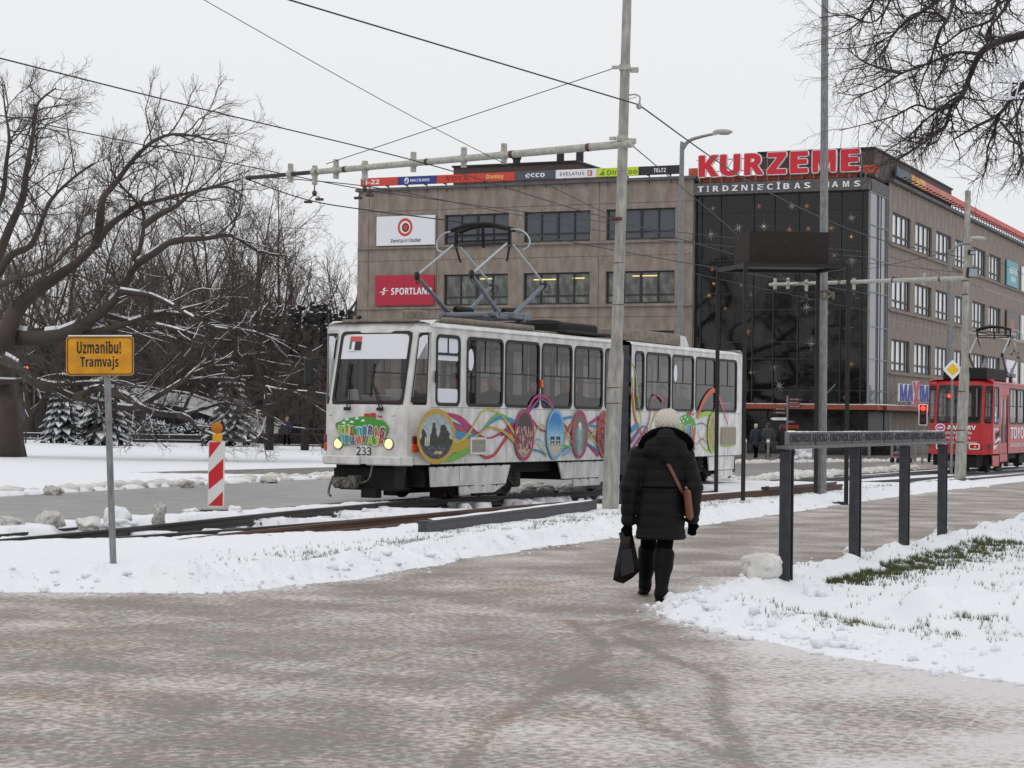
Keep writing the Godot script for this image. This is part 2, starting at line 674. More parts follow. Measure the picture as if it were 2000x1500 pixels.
func snow_height(x: float, z: float) -> float:
	var p := Vector2(x, z)
	var dp := -inside(p, path_poly)
	var big := wave.get_noise_2d(x, z)
	var small := lump.get_noise_2d(x, z)
	var d := dp + 0.16 * big + 0.05 * small
	var h := 0.0
	if d < 0.0:
		return maxf(0.012 + d * 0.3, -0.12)
	var ridge := exp(-pow((d - 0.42) / 0.33, 2.0))
	var crisp := 0.55 + 0.9 * absf(big) + 0.5 * small
	var slab := exp(-pow((x - 4.0 + 0.3 * big) / 0.95, 8.0) - pow((z + 14.75 + 0.45 * (x - 3.5) + 0.3 * small + 0.2 * big) / 0.75, 10.0))
	var near_right := smoothstep(2.0, 3.2, x) * smoothstep(-16.5, -14.5, z) * (1.0 - smoothstep(-13.9, -13.0, z) * 0.5)
	var flat_edge := 1.0 - smoothstep(-15.0, -13.6, z) * 0.85
	h = 0.014 + 0.045 * smoothstep(0.0, 0.5, d) + 0.13 * ridge * crisp * flat_edge + 0.026 * big + 0.018 * small
	h += ridge * 0.05 * lump.get_noise_2d(x * 2.3 + 11.0, z * 2.3)
	h += slab * (0.19 + 0.06 * sin(x * 4.0 + big * 3.0) * sin(z * 5.0) + 0.04 * small + 0.03 * absf(big))
	if absf(x - 4.0) < 6.0 and z > -26.0 and x > 2.0:
		h += 0.02 * smoothstep(0.0, 1.5, d) * small
	var dt := -inside(p, trench_poly) + 0.12 * big + 0.05 * small
	if dt < 0.35:
		h = lerpf(-0.34 + 0.32 * smoothstep(0.02, 0.3, big + 0.5 * wave.get_noise_2d(x * 3.0 + 70.0, z * 3.0)), h, smoothstep(-0.25, 0.15, dt))
	var dr := -inside(p, road_poly) + 0.1 * big + 0.06 * small
	if dr < 0.4:
		h = lerpf(-0.2, h, smoothstep(-0.1, 0.2, dr))
	return h + ground_y(z)

func build_ground() -> void:
	path_poly = poly_of(PATH_EDGE)
	trench_poly = poly_of(TRENCH)
	road_poly = poly_of(ROAD)
	lump.seed = 4; lump.frequency = 2.4; lump.fractal_octaves = 3
	wave.seed = 9; wave.frequency = 0.55; wave.fractal_octaves = 3
	# the snow near by, fine grained, wider with distance
	var b := MB.new()
	var nz := 300
	var nx := 360
	var hh := PackedFloat32Array()
	for j in nz + 1:
		var t := float(j) / nz
		var z := -5.5 - 45.0 * pow(t, 1.35)
		for i in nx + 1:
			var x := (float(i) / nx - 0.49) * (7.0 + 0.62 * absf(z))
			var h := snow_height(x, z)
			hh.append(h)
			b.v.append(Vector3(x, h, z))
			b.n.append(Vector3.UP)
			b.uv.append(Vector2(x, z))
			b.c.append(Color.WHITE)
	var w := nx + 1
	for j in range(1, nz):
		for i in range(1, nx):
			var k := j * w + i
			var dx := b.v[k + 1] - b.v[k - 1]
			var dz := b.v[k + w] - b.v[k - w]
			b.n[k] = dx.cross(dz).normalized() * signf(dx.cross(dz).y)
	for j in nz:
		for i in nx:
			var k := j * w + i
			if hh[k] < -0.11 and hh[k + 1] < -0.11 and hh[k + w] < -0.11 and hh[k + w + 1] < -0.11:
				continue
			b.ix.append_array(PackedInt32Array([k, k + w, k + 1, k + 1, k + w, k + w + 1]))
	# winding: seen from above these must run clockwise
	var fn := (b.v[w] - b.v[0]).cross(b.v[1] - b.v[0])
	if fn.y > 0.0:
		for q in range(0, b.ix.size(), 3):
			var s := b.ix[q + 1]
			b.ix[q + 1] = b.ix[q + 2]
			b.ix[q + 2] = s
	struct("snow_verge", b, mats.snow)
	# the far ground to the horizon
	var g := MB.new()
	var zs := [60.0, -2.0, -46.0, -60.0, -80.0, -100.0, -140.0, -260.0, -1500.0]
	for j in zs.size() - 1:
		var z0: float = zs[j]
		var z1: float = zs[j + 1]
		var y0 := ground_y(z0) - (0.24 if z0 > -46.5 else 0.03)
		var y1 := ground_y(z1) - (0.24 if z1 > -46.5 else 0.03)
		g.quad(Vector3(-1400, y0, z0), Vector3(1400, y0, z0), Vector3(1400, y1, z1), Vector3(-1400, y1, z1), Vector3.UP)
	struct("snowy_ground", g, mats.snow)
	# asphalt road
	struct("road", sheet(ROAD, 0.0, 6.0), mats.asphalt)
	build_path()
	# pavement strip beyond the road on the park side, and the one before the store
	mat("far_pavement", rgb(140, 130, 124), {"r": 0.55, "t": "blotch", "s": 0.5, "world": true})
	struct("park_pavement", sheet([[-25.0, -21.5], [-13.0, -45.6], [-12.2, -47.4], [-6.3, -62.4], [4.0, -86.0], [14.0, -110.0], [16.5, -109.0], [9.6, -88.5], [2.4, -71.5], [-5.2, -51.8], [-10.4, -39.0], [-16.8, -25.5], [-22.0, -14.0]], 0.012, 6.0), mats.far_pavement)
	struct("store_pavement", sheet([[12.0, -88.0], [22.0, -104.0], [30.0, -124.0], [60.0, -190.0], [45.0, -190.0], [26.0, -128.0], [8.0, -121.0], [-14.0, -131.0], [-16.0, -126.0], [6.0, -110.0]], 0.02, 8.0), mats.far_pavement)

# a level sheet that follows the fall of the ground
func sheet(outline: Array, lift: float, step: float) -> MB:
	var b := MB.new()
	var poly := poly_of(outline)
	var z0 := 1e9
	var z1 := -1e9
	for q in poly:
		z0 = minf(z0, q.y)
		z1 = maxf(z1, q.y)
	var z := z0
	while z < z1:
		var band := PackedVector2Array([Vector2(-500, z), Vector2(500, z), Vector2(500, z + step), Vector2(-500, z + step)])
		for part in Geometry2D.intersect_polygons(poly, band):
			var f := Geometry2D.triangulate_polygon(part)
			var i0 := b.v.size()
			for q in part:
				b.vert(Vector3(q.x, ground_y(q.y) + lift, q.y), Vector3.UP, Vector2((q.x + 5.5) / 12.0, (q.y + 20.2) / 12.0))
			for k in range(0, f.size(), 3):
				b.tri_i(i0 + f[k], i0 + f[k + 1], i0 + f[k + 2])
		z += step
	return b

const PAVE_A := Vector2(0.39, -0.9208)
const PAVE_B := Vector2(0.9208, 0.39)

func build_path() -> void:
	# colour of the frosted paving: paver tones, snow in the joints, frost in patches, worn wheel tracks
	var size := 1536
	var n1 := FastNoiseLite.new(); n1.seed = 31; n1.frequency = 0.006; n1.fractal_octaves = 4
	var n2 := FastNoiseLite.new(); n2.seed = 32; n2.frequency = 0.11; n2.fractal_octaves = 5
	var n3 := FastNoiseLite.new(); n3.seed = 33; n3.frequency = 0.0035; n3.fractal_octaves = 3
	var a1 := n1.get_seamless_image(size, size).get_data()
	var a2 := n2.get_seamless_image(size, size).get_data()
	var a3 := n3.get_seamless_image(size, size).get_data()
	var tracks := [poly_of([[1.25, -15.6], [0.72, -14.4], [0.98, -13.1], [1.25, -12.0], [1.1, -10.5], [1.05, -8.6]]), poly_of([[0.45, -15.2], [0.6, -14.0], [0.62, -13.0], [0.35, -12.0], [0.62, -11.0], [0.72, -10.0], [1.0, -9.2]]), poly_of([[0.5, -12.2], [0.22, -11.2], [-0.1, -10.0], [-0.25, -8.6]]), poly_of([[2.6, -17.5], [-0.4, -13.6], [-1.6, -11.0], [-1.7, -8.6]]), poly_of([[1.6, -20.5], [-2.0, -15.0], [-5.0, -12.5]])]
	var wear := PackedByteArray()
	wear.resize(384 * 384)
	var rim := PackedByteArray()
	rim.resize(384 * 384)
	for y in 384:
		for x in 384:
			var p := Vector2(-5.5 + 12.0 * x / 384.0, -20.2 + 12.0 * y / 384.0)
			var w := 0.0
			for t in 5:
				var pl: PackedVector2Array = tracks[t]
				for k in pl.size() - 1:
					var q := Geometry2D.get_closest_point_to_segment(p, pl[k], pl[k + 1])
					w = maxf(w, (1.0 if t < 3 else 0.5) * (1.0 - smoothstep(0.02, 0.1, p.distance_to(q) * (1.0 + 0.5 * wave.get_noise_2d(p.x * 9.0, p.y * 9.0)))))
			wear[y * 384 + x] = int(w * 255.0)
			rim[y * 384 + x] = int(255.0 * (1.0 - smoothstep(0.0, 0.7 + 0.5 * smoothstep(1.0, 2.5, p.x), inside(p, path_poly))))
	var px := PackedByteArray()
	px.resize(size * size * 3)
	var k := 0
	for y in size:
		var z := -20.2 + 12.0 * y / size
		for x in size:
			var i := y * size + x
			var wx := -5.5 + 12.0 * x / size
			var pa := wx * 0.39 - z * 0.9208
			var pb := wx * 0.9208 + z * 0.39
			var cb := floorf(pb * 5.0)
			var fa := pa * 10.0 + (0.5 if int(cb) % 2 == 0 else 0.0)
			var ca := floorf(fa)
			var eb := (pb * 5.0 - cb) * 0.2
			var ea := (fa - ca) * 0.1
			var edge := minf(minf(eb, 0.2 - eb), minf(ea, 0.1 - ea))
			var hsh := fposmod(sin(cb * 12.9898 + ca * 78.233) * 43758.5453, 1.0)
			var big := a1[i] / 255.0
			var fine := a2[i] / 255.0
			var huge := a3[i] / 255.0
			var spark := fposmod(sin(x * 12.9898 + y * 78.233) * 43758.5453, 1.0)
			var f := (big - 0.5) * 0.75 + (fine - 0.5) * 1.25 + 0.27 + (huge - 0.5) * 0.6 + (hsh - 0.5) * 0.16 + (spark - 0.5) * 0.45
			f += pow(rim[(y >> 2) * 384 + (x >> 2)] / 255.0, 2.0) * (0.45 + 0.5 * smoothstep(0.5, 2.0, wx)) * (0.4 + fine)
			f += 0.5 * smoothstep(0.5, 3.0, wx + (z + 13.0) * 0.28) * smoothstep(-16.0, -13.0, z)
			f += 0.3 * (1.0 - smoothstep(0.004, 0.012, edge)) * (0.15 + 0.85 * smoothstep(0.3, 1.8, wx))
			f -= wear[(y >> 2) * 384 + (x >> 2)] / 255.0 * 0.36
			f = clampf(f, 0.0, 0.92)
			var red := 1.0 if hsh > 0.62 else 0.0
			var sand := clampf((huge - 0.5) * 3.5, 0.0, 1.0) * clampf((fine - 0.3) * 2.2, 0.0, 1.0)
			var r := lerpf(lerpf(124.0, 131.0, red), 150.0, sand)
			var g := lerpf(lerpf(118.0, 115.0, red), 129.0, sand)
			var bl := lerpf(111.0, 109.0, red) * (1.0 - 0.08 * sand)
			px[k] = int(lerpf(r, 212.0, f))
			px[k + 1] = int(lerpf(g, 209.0, f))
			px[k + 2] = int(lerpf(bl, 210.0, f))
			k += 3
	var im := Image.create_from_data(size, size, false, Image.FORMAT_RGB8, px)
	var m := StandardMaterial3D.new()
	m.resource_name = "frosted_paving"
	m.albedo_texture = as_tex(im)
	m.roughness = 0.62
	m.metallic_specular = 0.35
	mats["frosted_paving"] = m
	var halves := [PackedVector2Array([Vector2(-60, -19.6), Vector2(60, -19.6), Vector2(60, 0), Vector2(-60, 0)]), PackedVector2Array([Vector2(-60, -19.6), Vector2(60, -19.6), Vector2(60, -120), Vector2(-60, -120)])]
	var path: MeshInstance3D = null
	for hf in 2:
		var ol := []
		for q in Geometry2D.intersect_polygons(path_poly, halves[hf])[0]:
			ol.append([q.x, q.y])
		var sh := sheet(ol, -0.0025, 3.0)
		if hf == 0:
			path = struct("paved_path", sh, m)
		else:
			struct("far_path", sh, far_paving(a1, a2, a3, size))
	# the pavers of the near path, one by one; the nearest 300 as pieces of their own
	var cells := []
	for ib in range(-60, 60):
		for ia in range(60, 240):
			var cb := (ib + 0.5) * 0.2
			var ca := (ia + 0.5 - (0.5 if ib % 2 == 0 else 0.0)) * 0.1
			var p := PAVE_A * ca + PAVE_B * cb
			if p.y > -8.2 or p.y < -19.6 or absf(p.x - 0.1) > 0.5 + 0.285 * -p.y:
				continue
			if inside(p, path_poly) < -0.25:
				continue
			cells.append([p.distance_to(Vector2(0.15, -8.0)), p, ib, ia])
	cells.sort_custom(func(q, r): return q[0] < r[0])
	var rest := MB.new()
	for i in cells.size():
		var p: Vector2 = cells[i][1]
		var hs := fposmod(sin(cells[i][2] * 3.17 + cells[i][3] * 7.31) * 917.31, 1.0)
		var lift := (hs - 0.5) * 0.0025
		if i < 300:
			var one := MB.new()
			paver(one, p, lift)
			obj("paver", one, m, path)
		else:
			paver(rest, p, lift)
	obj("paver_field", rest, m, path).set_meta("kind", "stuff")

# the same frost without the single pavers, for the path farther off
func far_paving(a1: PackedByteArray, a2: PackedByteArray, a3: PackedByteArray, size: int) -> StandardMaterial3D:
	var px := PackedByteArray()
	var n := size / 2
	px.resize(n * n * 3)
	var k := 0
	for y in n:
		for x in n:
			var i := y * 2 * size + x * 2
			var fine := a2[i] / 255.0
			var huge := a3[i] / 255.0
			var f := clampf((a1[i] / 255.0 - 0.5) * 0.8 + (fine - 0.5) * 0.9 + 0.34 + (huge - 0.5) * 0.5, 0.0, 0.9)
			var sand := clampf((huge - 0.5) * 2.5, 0.0, 1.0) * 0.8
			px[k] = int(lerpf(lerpf(125.0, 140.0, sand), 208.0, f))
			px[k + 1] = int(lerpf(lerpf(116.0, 124.0, sand), 204.0, f))
			px[k + 2] = int(lerpf(109.0, 204.0, f))
			k += 3
	var m := StandardMaterial3D.new()
	m.resource_name = "frosted_path_far"
	m.albedo_texture = as_tex(Image.create_from_data(n, n, false, Image.FORMAT_RGB8, px))
	m.roughness = 0.62
	m.metallic_specular = 0.35
	return m

func paver(b: MB, p: Vector2, lift: float) -> void:
	var ha := 0.0492
	var hb := 0.0992
	var e := 0.004
	var i0 := b.v.size()
	for lv in 3:
		var s := 0.0 if lv > 0 else e
		var y := lift if lv == 0 else (lift - 0.002 if lv == 1 else -0.02)
		for q in [[-1, -1], [1, -1], [1, 1], [-1, 1]]:
			var w: Vector2 = p + PAVE_A * (q[0] * (ha - s)) + PAVE_B * (q[1] * (hb - s))
			var nn: Vector3 = Vector3.UP if lv == 0 else (Vector3(PAVE_A.x, 0, PAVE_A.y) * q[0] + Vector3(PAVE_B.x, 0, PAVE_B.y) * q[1] + Vector3.UP * (1.5 if lv == 1 else 0.1)).normalized()
			b.vert(Vector3(w.x, y, w.y), nn, Vector2((w.x + 5.5) / 12.0, (w.y + 20.2) / 12.0))
	b.tri_i(i0, i0 + 1, i0 + 2)
	b.tri_i(i0, i0 + 2, i0 + 3)
	for lv in 2:
		for q in 4:
			var a := i0 + lv * 4 + q
			var c := i0 + lv * 4 + (q + 1) % 4
			b.tri_i(a, c, c + 4)
			b.tri_i(a, c + 4, a + 4)

# ---- tram tracks ---------------------------------------------------------------------------------
func rail_mesh(p: PackedVector3Array, hgt: float, head: float, b: MB) -> void:
	# a grooved rail: foot, web and head swept along the line
	var prof := PackedVector2Array([Vector2(-0.07, 0), Vector2(0.07, 0), Vector2(0.07, 0.015), Vector2(0.012, 0.035), Vector2(0.012, hgt - 0.045), Vector2(head, hgt - 0.035), Vector2(head, hgt - 0.004), Vector2(head - 0.006, hgt), Vector2(-head + 0.006, hgt), Vector2(-head, hgt - 0.004), Vector2(-head, hgt - 0.035), Vector2(-0.012, hgt - 0.045), Vector2(-0.012, 0.035), Vector2(-0.07, 0.015)])
	sweep(b, p, prof)

func sweep(b: MB, p: PackedVector3Array, prof: PackedVector2Array) -> void:
	for i in p.size() - 1:
		var d := (p[i + 1] - p[i]).normalized()
		var d0 := (p[i] - p[maxi(i - 1, 0)] + d * 0.001).normalized()
		var d2 := (p[mini(i + 2, p.size() - 1)] - p[i + 1] + d * 0.001).normalized()
		var s0 := Vector3.UP.cross((d0 + d).normalized()).normalized()
		var s1 := Vector3.UP.cross((d2 + d).normalized()).normalized()
		for k in prof.size():
			var a := prof[k]
			var c := prof[(k + 1) % prof.size()]
			var e := (c - a)
			var nn := Vector3.UP.cross(d).normalized() * e.y + Vector3.UP * -e.x
			b.quad(p[i] + s0 * a.x + Vector3.UP * a.y, p[i] + s0 * c.x + Vector3.UP * c.y, p[i + 1] + s1 * c.x + Vector3.UP * c.y, p[i + 1] + s1 * a.x + Vector3.UP * a.y, nn)
	for e in [0, p.size() - 1]:
		var d := (p[1] - p[0]).normalized() if e == 0 else (p[e] - p[e - 1]).normalized()
		var s := Vector3.UP.cross(d).normalized()
		var f := Geometry2D.triangulate_polygon(prof)
		var i0 := b.v.size()
		for q in prof:
			b.vert(p[e] + s * q.x + Vector3.UP * q.y, -d if e == 0 else d)
		for k in range(0, f.size(), 3):
			b.tri_i(i0 + f[k], i0 + f[k + 1], i0 + f[k + 2])

func build_tracks() -> void:
	var bed := sheet(TRENCH, -0.15, 2.0)
	struct("muddy_track_bed", bed, mats.mud)
	var rails := [
		[[[-9.6, -0.1, -16.0], [-5.95, -0.1, -23.2], [-2.45, -0.1, -33.6], [1.5, -0.1, -40.8], [3.6, -0.12, -45.4], [11.0, -0.22, -60.0], [17.0, -0.28, -73.0], [27.0, -0.5, -95.0]], 0.15, "rail_dark", "dark tram rail nearest the road that carries the white tram"],
		[[[-10.6, -0.16, -16.6], [-6.9, -0.16, -23.8], [-3.35, -0.14, -34.1], [0.62, -0.14, -41.3], [2.7, -0.16, -45.9], [10.1, -0.27, -60.4], [16.1, -0.33, -73.4], [26.1, -0.55, -95.4]], 0.15, "rail_dark", "tram rail along the edge of the asphalt under the white tram"],
		[[[-7.6, -0.17, -20.0], [-5.9, -0.16, -23.0], [-3.42, -0.15, -27.1], [-0.3, -0.15, -33.6], [2.5, -0.15, -39.6], [4.4, -0.16, -43.2]], 0.16, "rail_dark", "black loose rail lying in the mud before the white tram"],
		[[[-4.1, -0.13, -23.2], [-3.3, -0.09, -24.9], [-0.45, -0.07, -31.5], [1.5, -0.08, -35.6]], 0.17, "rail_rust", "rusty brown rail half under snow by the trench"],
		[[[-3.0, -0.1, -24.6], [-1.9, -0.08, -26.3], [-0.75, -0.06, -28.8]], 0.15, "rail_rust", "short rusty rail end at the snow edge beside the long beam"],
		[[[2.2, -0.15, -36.2], [4.6, -0.15, -40.9], [6.6, -0.15, -44.5], [14.2, -0.25, -60.0], [22.0, -0.4, -78.0]], 0.17, "rail_dark", "tram rail in the snow behind the steel frame"],
		[[[1.4, -0.15, -37.0], [3.7, -0.15, -41.5], [5.6, -0.15, -45.2], [13.2, -0.25, -60.6], [21.0, -0.4, -78.5]], 0.17, "rail_dark", "second tram rail in the snow, nearer the road than its twin"],
	]
	for r in rails:
		var b := MB.new()
		rail_mesh(smooth_line(pv(r[0]), 5), r[1], 0.032, b)
		tag(obj("tram_rail", b, mats[r[2]]), r[3], "rail", "tram rails")
	# long steel beams put down beside the track
	for q in [[[-1.12, 0.0, -25.3], [1.36, 0.0, -32.5], 0.215, "steel_beam", "long dark steel beam lying on the snow left of the concrete pole"], [[3.35, 0.0, -36.0], [7.2, 0.0, -43.3], 0.19, "rail_rust", "rusty brown beam lying on the snow behind the steel frame"], [[5.0, 0.19, -38.9], [7.0, 0.19, -42.9], 0.06, "rail_dark", "thin dark bar on top of the rusty beam"]]:
		var b := MB.new()
		var hgt: float = q[2]
		var prof := PackedVector2Array([Vector2(-0.075, 0), Vector2(0.075, 0), Vector2(0.075, 0.02), Vector2(0.062, 0.024), Vector2(0.062, hgt - 0.045), Vector2(0.08, hgt - 0.035), Vector2(0.08, hgt - 0.006), Vector2(0.074, hgt), Vector2(-0.074, hgt), Vector2(-0.08, hgt - 0.006), Vector2(-0.08, hgt - 0.035), Vector2(-0.062, hgt - 0.045), Vector2(-0.062, 0.024), Vector2(-0.075, 0.02)])
		var beam := thing("steel_beam", q[4], "beam", Vector3(q[0][0], q[0][1], q[0][2]))
		sweep(b, pv([[0, 0, 0], [q[1][0] - q[0][0], q[1][1] - q[0][1], q[1][2] - q[0][2]]]), prof)
		obj("beam", b, mats[q[3]], beam)
		var s := MB.new()
		var d := Vector3(q[1][0] - q[0][0], 0, q[1][2] - q[0][2])
		var side := Vector3.UP.cross(d.normalized())
		var e0 := d * 0.03
		var e1 := d * 0.97
		var nseg := 24
		for k in nseg:
			var p0 := e0.lerp(e1, float(k) / nseg) + Vector3.UP * hgt
			var p1 := e0.lerp(e1, float(k + 1) / nseg) + Vector3.UP * hgt
			var w0 := 0.06 + 0.012 * sin(k * 2.1)
			var w1 := 0.06 + 0.012 * sin((k + 1) * 2.1)
			var t0 := 0.012 + 0.004 * sin(k * 1.3)
			var t1 := 0.012 + 0.004 * sin((k + 1) * 1.3)
			var up := Vector3.UP
			s.quad(p0 - side * w0, p1 - side * w1, p1 - side * w1 * 0.5 + up * t1, p0 - side * w0 * 0.5 + up * t0, up)
			s.quad(p0 - side * w0 * 0.5 + up * t0, p1 - side * w1 * 0.5 + up * t1, p1 + side * w1 * 0.5 + up * t1, p0 + side * w0 * 0.5 + up * t0, up)
			s.quad(p0 + side * w0 * 0.5 + up * t0, p1 + side * w1 * 0.5 + up * t1, p1 + side * w1, p0 + side * w0, up)
		obj("snow_cover", s, mats.snow, beam)

# ---- the store on the corner -------------------------------------------------------------------
func wall(b: MB, u0: float, u1: float, v0: float, v1: float, holes: Array, reveal: float, gu: Array = [], gv: Array = []) -> void:
	var us := [u0, u1]
	var vs := [v0, v1]
	for h in holes:
		us.append_array([h[0], h[2]])
		vs.append_array([h[1], h[3]])
	for g in gu:
		us.append_array([g - 0.02, g + 0.02])
	for g in gv:
		vs.append_array([g - 0.02, g + 0.02])
	us.sort()
	vs.sort()
	for i in us.size() - 1:
		for j in vs.size() - 1:
			var a: float = us[i]
			var c: float = us[i + 1]
			var d: float = vs[j]
			var e: float = vs[j + 1]
			if c - a < 0.001 or e - d < 0.001 or a < u0 - 0.001 or c > u1 + 0.001:
				continue
			var mid := Vector2((a + c) / 2, (d + e) / 2)
			var open := false
			for h in holes:
				if mid.x > h[0] and mid.x < h[2] and mid.y > h[1] and mid.y < h[3]:
					open = true
			if open:
				continue
			var z := 0.0
			for g in gu:
				if absf(mid.x - g) < 0.02:
					z = -0.03
			for g in gv:
				if absf(mid.y - g) < 0.02:
					z = -0.03
			b.quad(Vector3(a, d, z), Vector3(c, d, z), Vector3(c, e, z), Vector3(a, e, z), Vector3(0, 0, 1))
	for h in holes:
		var p := [Vector2(h[0], h[1]), Vector2(h[2], h[1]), Vector2(h[2], h[3]), Vector2(h[0], h[3])]
		var cen := Vector3((h[0] + h[2]) / 2, (h[1] + h[3]) / 2, 0)
		for k in 4:
			var a: Vector2 = p[k]
			var c: Vector2 = p[(k + 1) % 4]
			b.quad(Vector3(a.x, a.y, 0), Vector3(c.x, c.y, 0), Vector3(c.x, c.y, -reveal), Vector3(a.x, a.y, -reveal), cen - Vector3((a.x + c.x) / 2, (a.y + c.y) / 2, 0))

# one window: a frame of bars with a pane in each opening
func window_in(parent: Node3D, t: Transform3D, r: Array, cuts: Array, transom: float, z: float, bar_w: float, pane_mat: Material) -> void:
	var f := MB.new()
	f.xf = t
	var us: Array = [r[0]]
	for c in cuts:
		us.append(lerpf(r[0], r[2], c))
	us.append(r[2])
	var vs: Array = [r[1], r[3]] if transom <= 0.0 else [r[1], lerpf(r[1], r[3], transom), r[3]]
	for i in us.size():
		var w := bar_w * (1.6 if i == us.size() / 2 and us.size() % 2 == 1 else 1.0)
		var x: float = clampf(us[i], r[0] + w / 2, r[2] - w / 2)
		f.box(Vector3(x, (r[1] + r[3]) / 2, z), Vector3(w, r[3] - r[1], 0.09))
	for j in vs.size():
		var y: float = clampf(vs[j], r[1] + bar_w / 2, r[3] - bar_w / 2)
		f.box(Vector3((r[0] + r[2]) / 2, y, z - 0.002), Vector3(r[2] - r[0], bar_w, 0.085))
	var o := obj("window", f, mats.frame_dark, parent)
	for i in us.size() - 1:
		for j in vs.size() - 1:
			var g := MB.new()
			g.xf = t
			g.quad(Vector3(us[i], vs[j], z - 0.02), Vector3(us[i + 1], vs[j], z - 0.02), Vector3(us[i + 1], vs[j + 1], z - 0.02), Vector3(us[i], vs[j + 1], z - 0.02), Vector3(0, 0, 1))
			obj("pane", g, pane_mat, o)

var store_xf: Transform3D

# a flat board fixed to the store: returns the thing, with its local x and y along the board
func board(called: String, label: String, t: Transform3D, w: float, h: float, m: Material, group := "", thick := 0.12) -> Node3D:
	var o := thing(called, label, "sign", Vector3.ZERO, 0.0, group)
	o.transform = store_xf * t
	var b := MB.new()
	b.bbox(Vector3(0, 0, thick / 2), Vector3(w, h, thick), 0.015)
	obj("panel", b, m, o)
	return o

func build_store() -> void:
	var yb := 0.4208
	store_xf = Transform3D(Basis(Vector3(cos(yb), 0, sin(yb)), Vector3.UP, Vector3(-sin(yb), 0, cos(yb))), Vector3(10.66, -0.385, -118.0))
	mat("pane_upper", rgb(58, 62, 74), {"r": 0.06, "cc": 0.6})
	mat("pane_lower", rgb(108, 112, 104), {"r": 0.08, "cc": 0.8, "t": "blotch", "s": Vector3(0.5, 0.3, 0.5)})
	mat("pane_blind", rgb(232, 233, 236), {"r": 0.12, "cc": 0.7, "t": "faint", "s": Vector3(0.3, 0.12, 0.3)})
	mat("pane_side", rgb(116, 118, 128), {"r": 0.06, "m": 0.1})
	mat("pane_curtain", rgb(8, 9, 12), {"r": 0.03, "a": 0.38})
	mat("curtain_back", rgb(10, 10, 11), {"r": 0.95})
	mat("mullion", rgb(26, 27, 30), {"r": 0.5})
	mat("band_grey", rgb(104, 100, 101), {"r": 0.7, "t": "grain", "s": 0.5})
	mat("plant_room", rgb(92, 78, 76), {"r": 0.8, "t": "grain", "s": Vector3(2.0, 0.1, 2.0)})
	mat("shop_glass", rgb(22, 22, 22), {"r": 0.05, "a": 0.5})
	mat("shop_inside", rgb(62, 56, 50), {"r": 0.9, "t": "blotch", "s": 1.1, "world": true})
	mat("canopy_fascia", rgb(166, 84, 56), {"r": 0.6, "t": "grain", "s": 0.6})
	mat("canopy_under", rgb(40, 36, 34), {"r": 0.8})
	var s := thing("department_store", "four storey brown department store with a dark glass corner front", "building")
	s.transform = store_xf
	# brown front
	var holes := []
	for row in [[12.81, 14.69], [8.94, 10.91], [5.1, 7.29]]:
		for col in [[-16.5, -12.05], [-11.0, -6.57], [-5.52, -1.09]]:
			holes.append([col[0], row[0], col[1], row[1]])
	var w := MB.new()
	wall(w, -22.7, 0.05, 2.9, 16.35, holes, 0.4, [-17.0, -5.99, -21.9], [8.13, 11.85, 15.04, 4.3])
	w.quad(Vector3(-22.7, 0, 0), Vector3(-22.7, 16.35, 0), Vector3(-22.7, 16.35, -60), Vector3(-22.7, 0, -60), Vector3(-1, 0, 0))
	w.quad(Vector3(0.05, 2.9, 0), Vector3(0.05, 16.35, 0), Vector3(0.05, 16.35, -0.6), Vector3(0.05, 2.9, -0.6), Vector3(1, 0, 0))
	w.quad(Vector3(-22.7, 16.3, 0), Vector3(10.68, 16.3, 0), Vector3(10.68, 16.3, -100), Vector3(-22.7, 16.3, -100), Vector3.UP)
	# brown side
	var rt := Transform3D(Basis(Vector3(0, 0, -1), Vector3.UP, Vector3(1, 0, 0)), Vector3(10.68, 0, 0))
	w.xf = rt
	var rholes := []
	for row in [[12.79, 14.68], [8.84, 10.77], [5.04, 7.0]]:
		for k in 6:
			rholes.append([6.0 + 6.19 * k, row[0], 10.85 + 6.19 * k, row[1]])
	wall(w, 4.95, 100.0, 2.9, 16.35, rholes, 0.3, [], [8.1, 11.9])
	wall(w, 6.0, 100.0, 0.0, 2.9, [], 0.2)
	w.xf = Transform3D.IDENTITY
	obj("wall", w, mats.facade, s)
	# ledges under the windows, coping
	var l := MB.new()
	for v in [8.86, 12.73]:
		l.bbox(Vector3(-11.3, v - 0.05, 0.05), Vector3(22.7, 0.12, 0.16), 0.02)
	for v in [4.93, 8.72, 12.66]:
		l.bbox(Vector3(10.74, v - 0.05, -52.5), Vector3(0.2, 0.12, 94.8), 0.02)
	obj("ledge", l, mats.facade, s)
	var cp := MB.new()
	cp.bbox(Vector3(-11.3, 16.44, -0.1), Vector3(23.1, 0.2, 0.6), 0.03)
	cp.bbox(Vector3(10.7, 16.44, -52.5), Vector3(0.6, 0.2, 95.0), 0.03)
	obj("coping", cp, mats.band_grey, s)
	for k in holes.size():
		window_in(s, Transform3D.IDENTITY, holes[k], [0.25, 0.5, 0.75], 0.27, -0.22, 0.1, mats.pane_upper if k < 3 or k > 5 else mats.pane_lower)
	for k in rholes.size():
		window_in(s, rt, rholes[k], [0.34, 0.62, 0.86], 0.27, -0.17, 0.11, mats.pane_blind)
	# strip lights seen through the windows of the middle row
	mat("office_lamp", rgb(250, 226, 150), {"e": rgb(250, 226, 150), "ee": 0.55})
	for q in [[-13.6, 10.62, 0.9], [-9.6, 10.5, 1.6], [-7.4, 10.55, 0.8], [-3.0, 10.62, 1.7], [-14.1, 13.35, 0.42], [-13.4, 13.35, 0.35]]:
		var lm := MB.new()
		lm.box(Vector3(q[0], q[1], -0.225), Vector3(q[2], 0.07, 0.02))
		obj("ceiling_lamp", lm, mats.office_lamp, s)
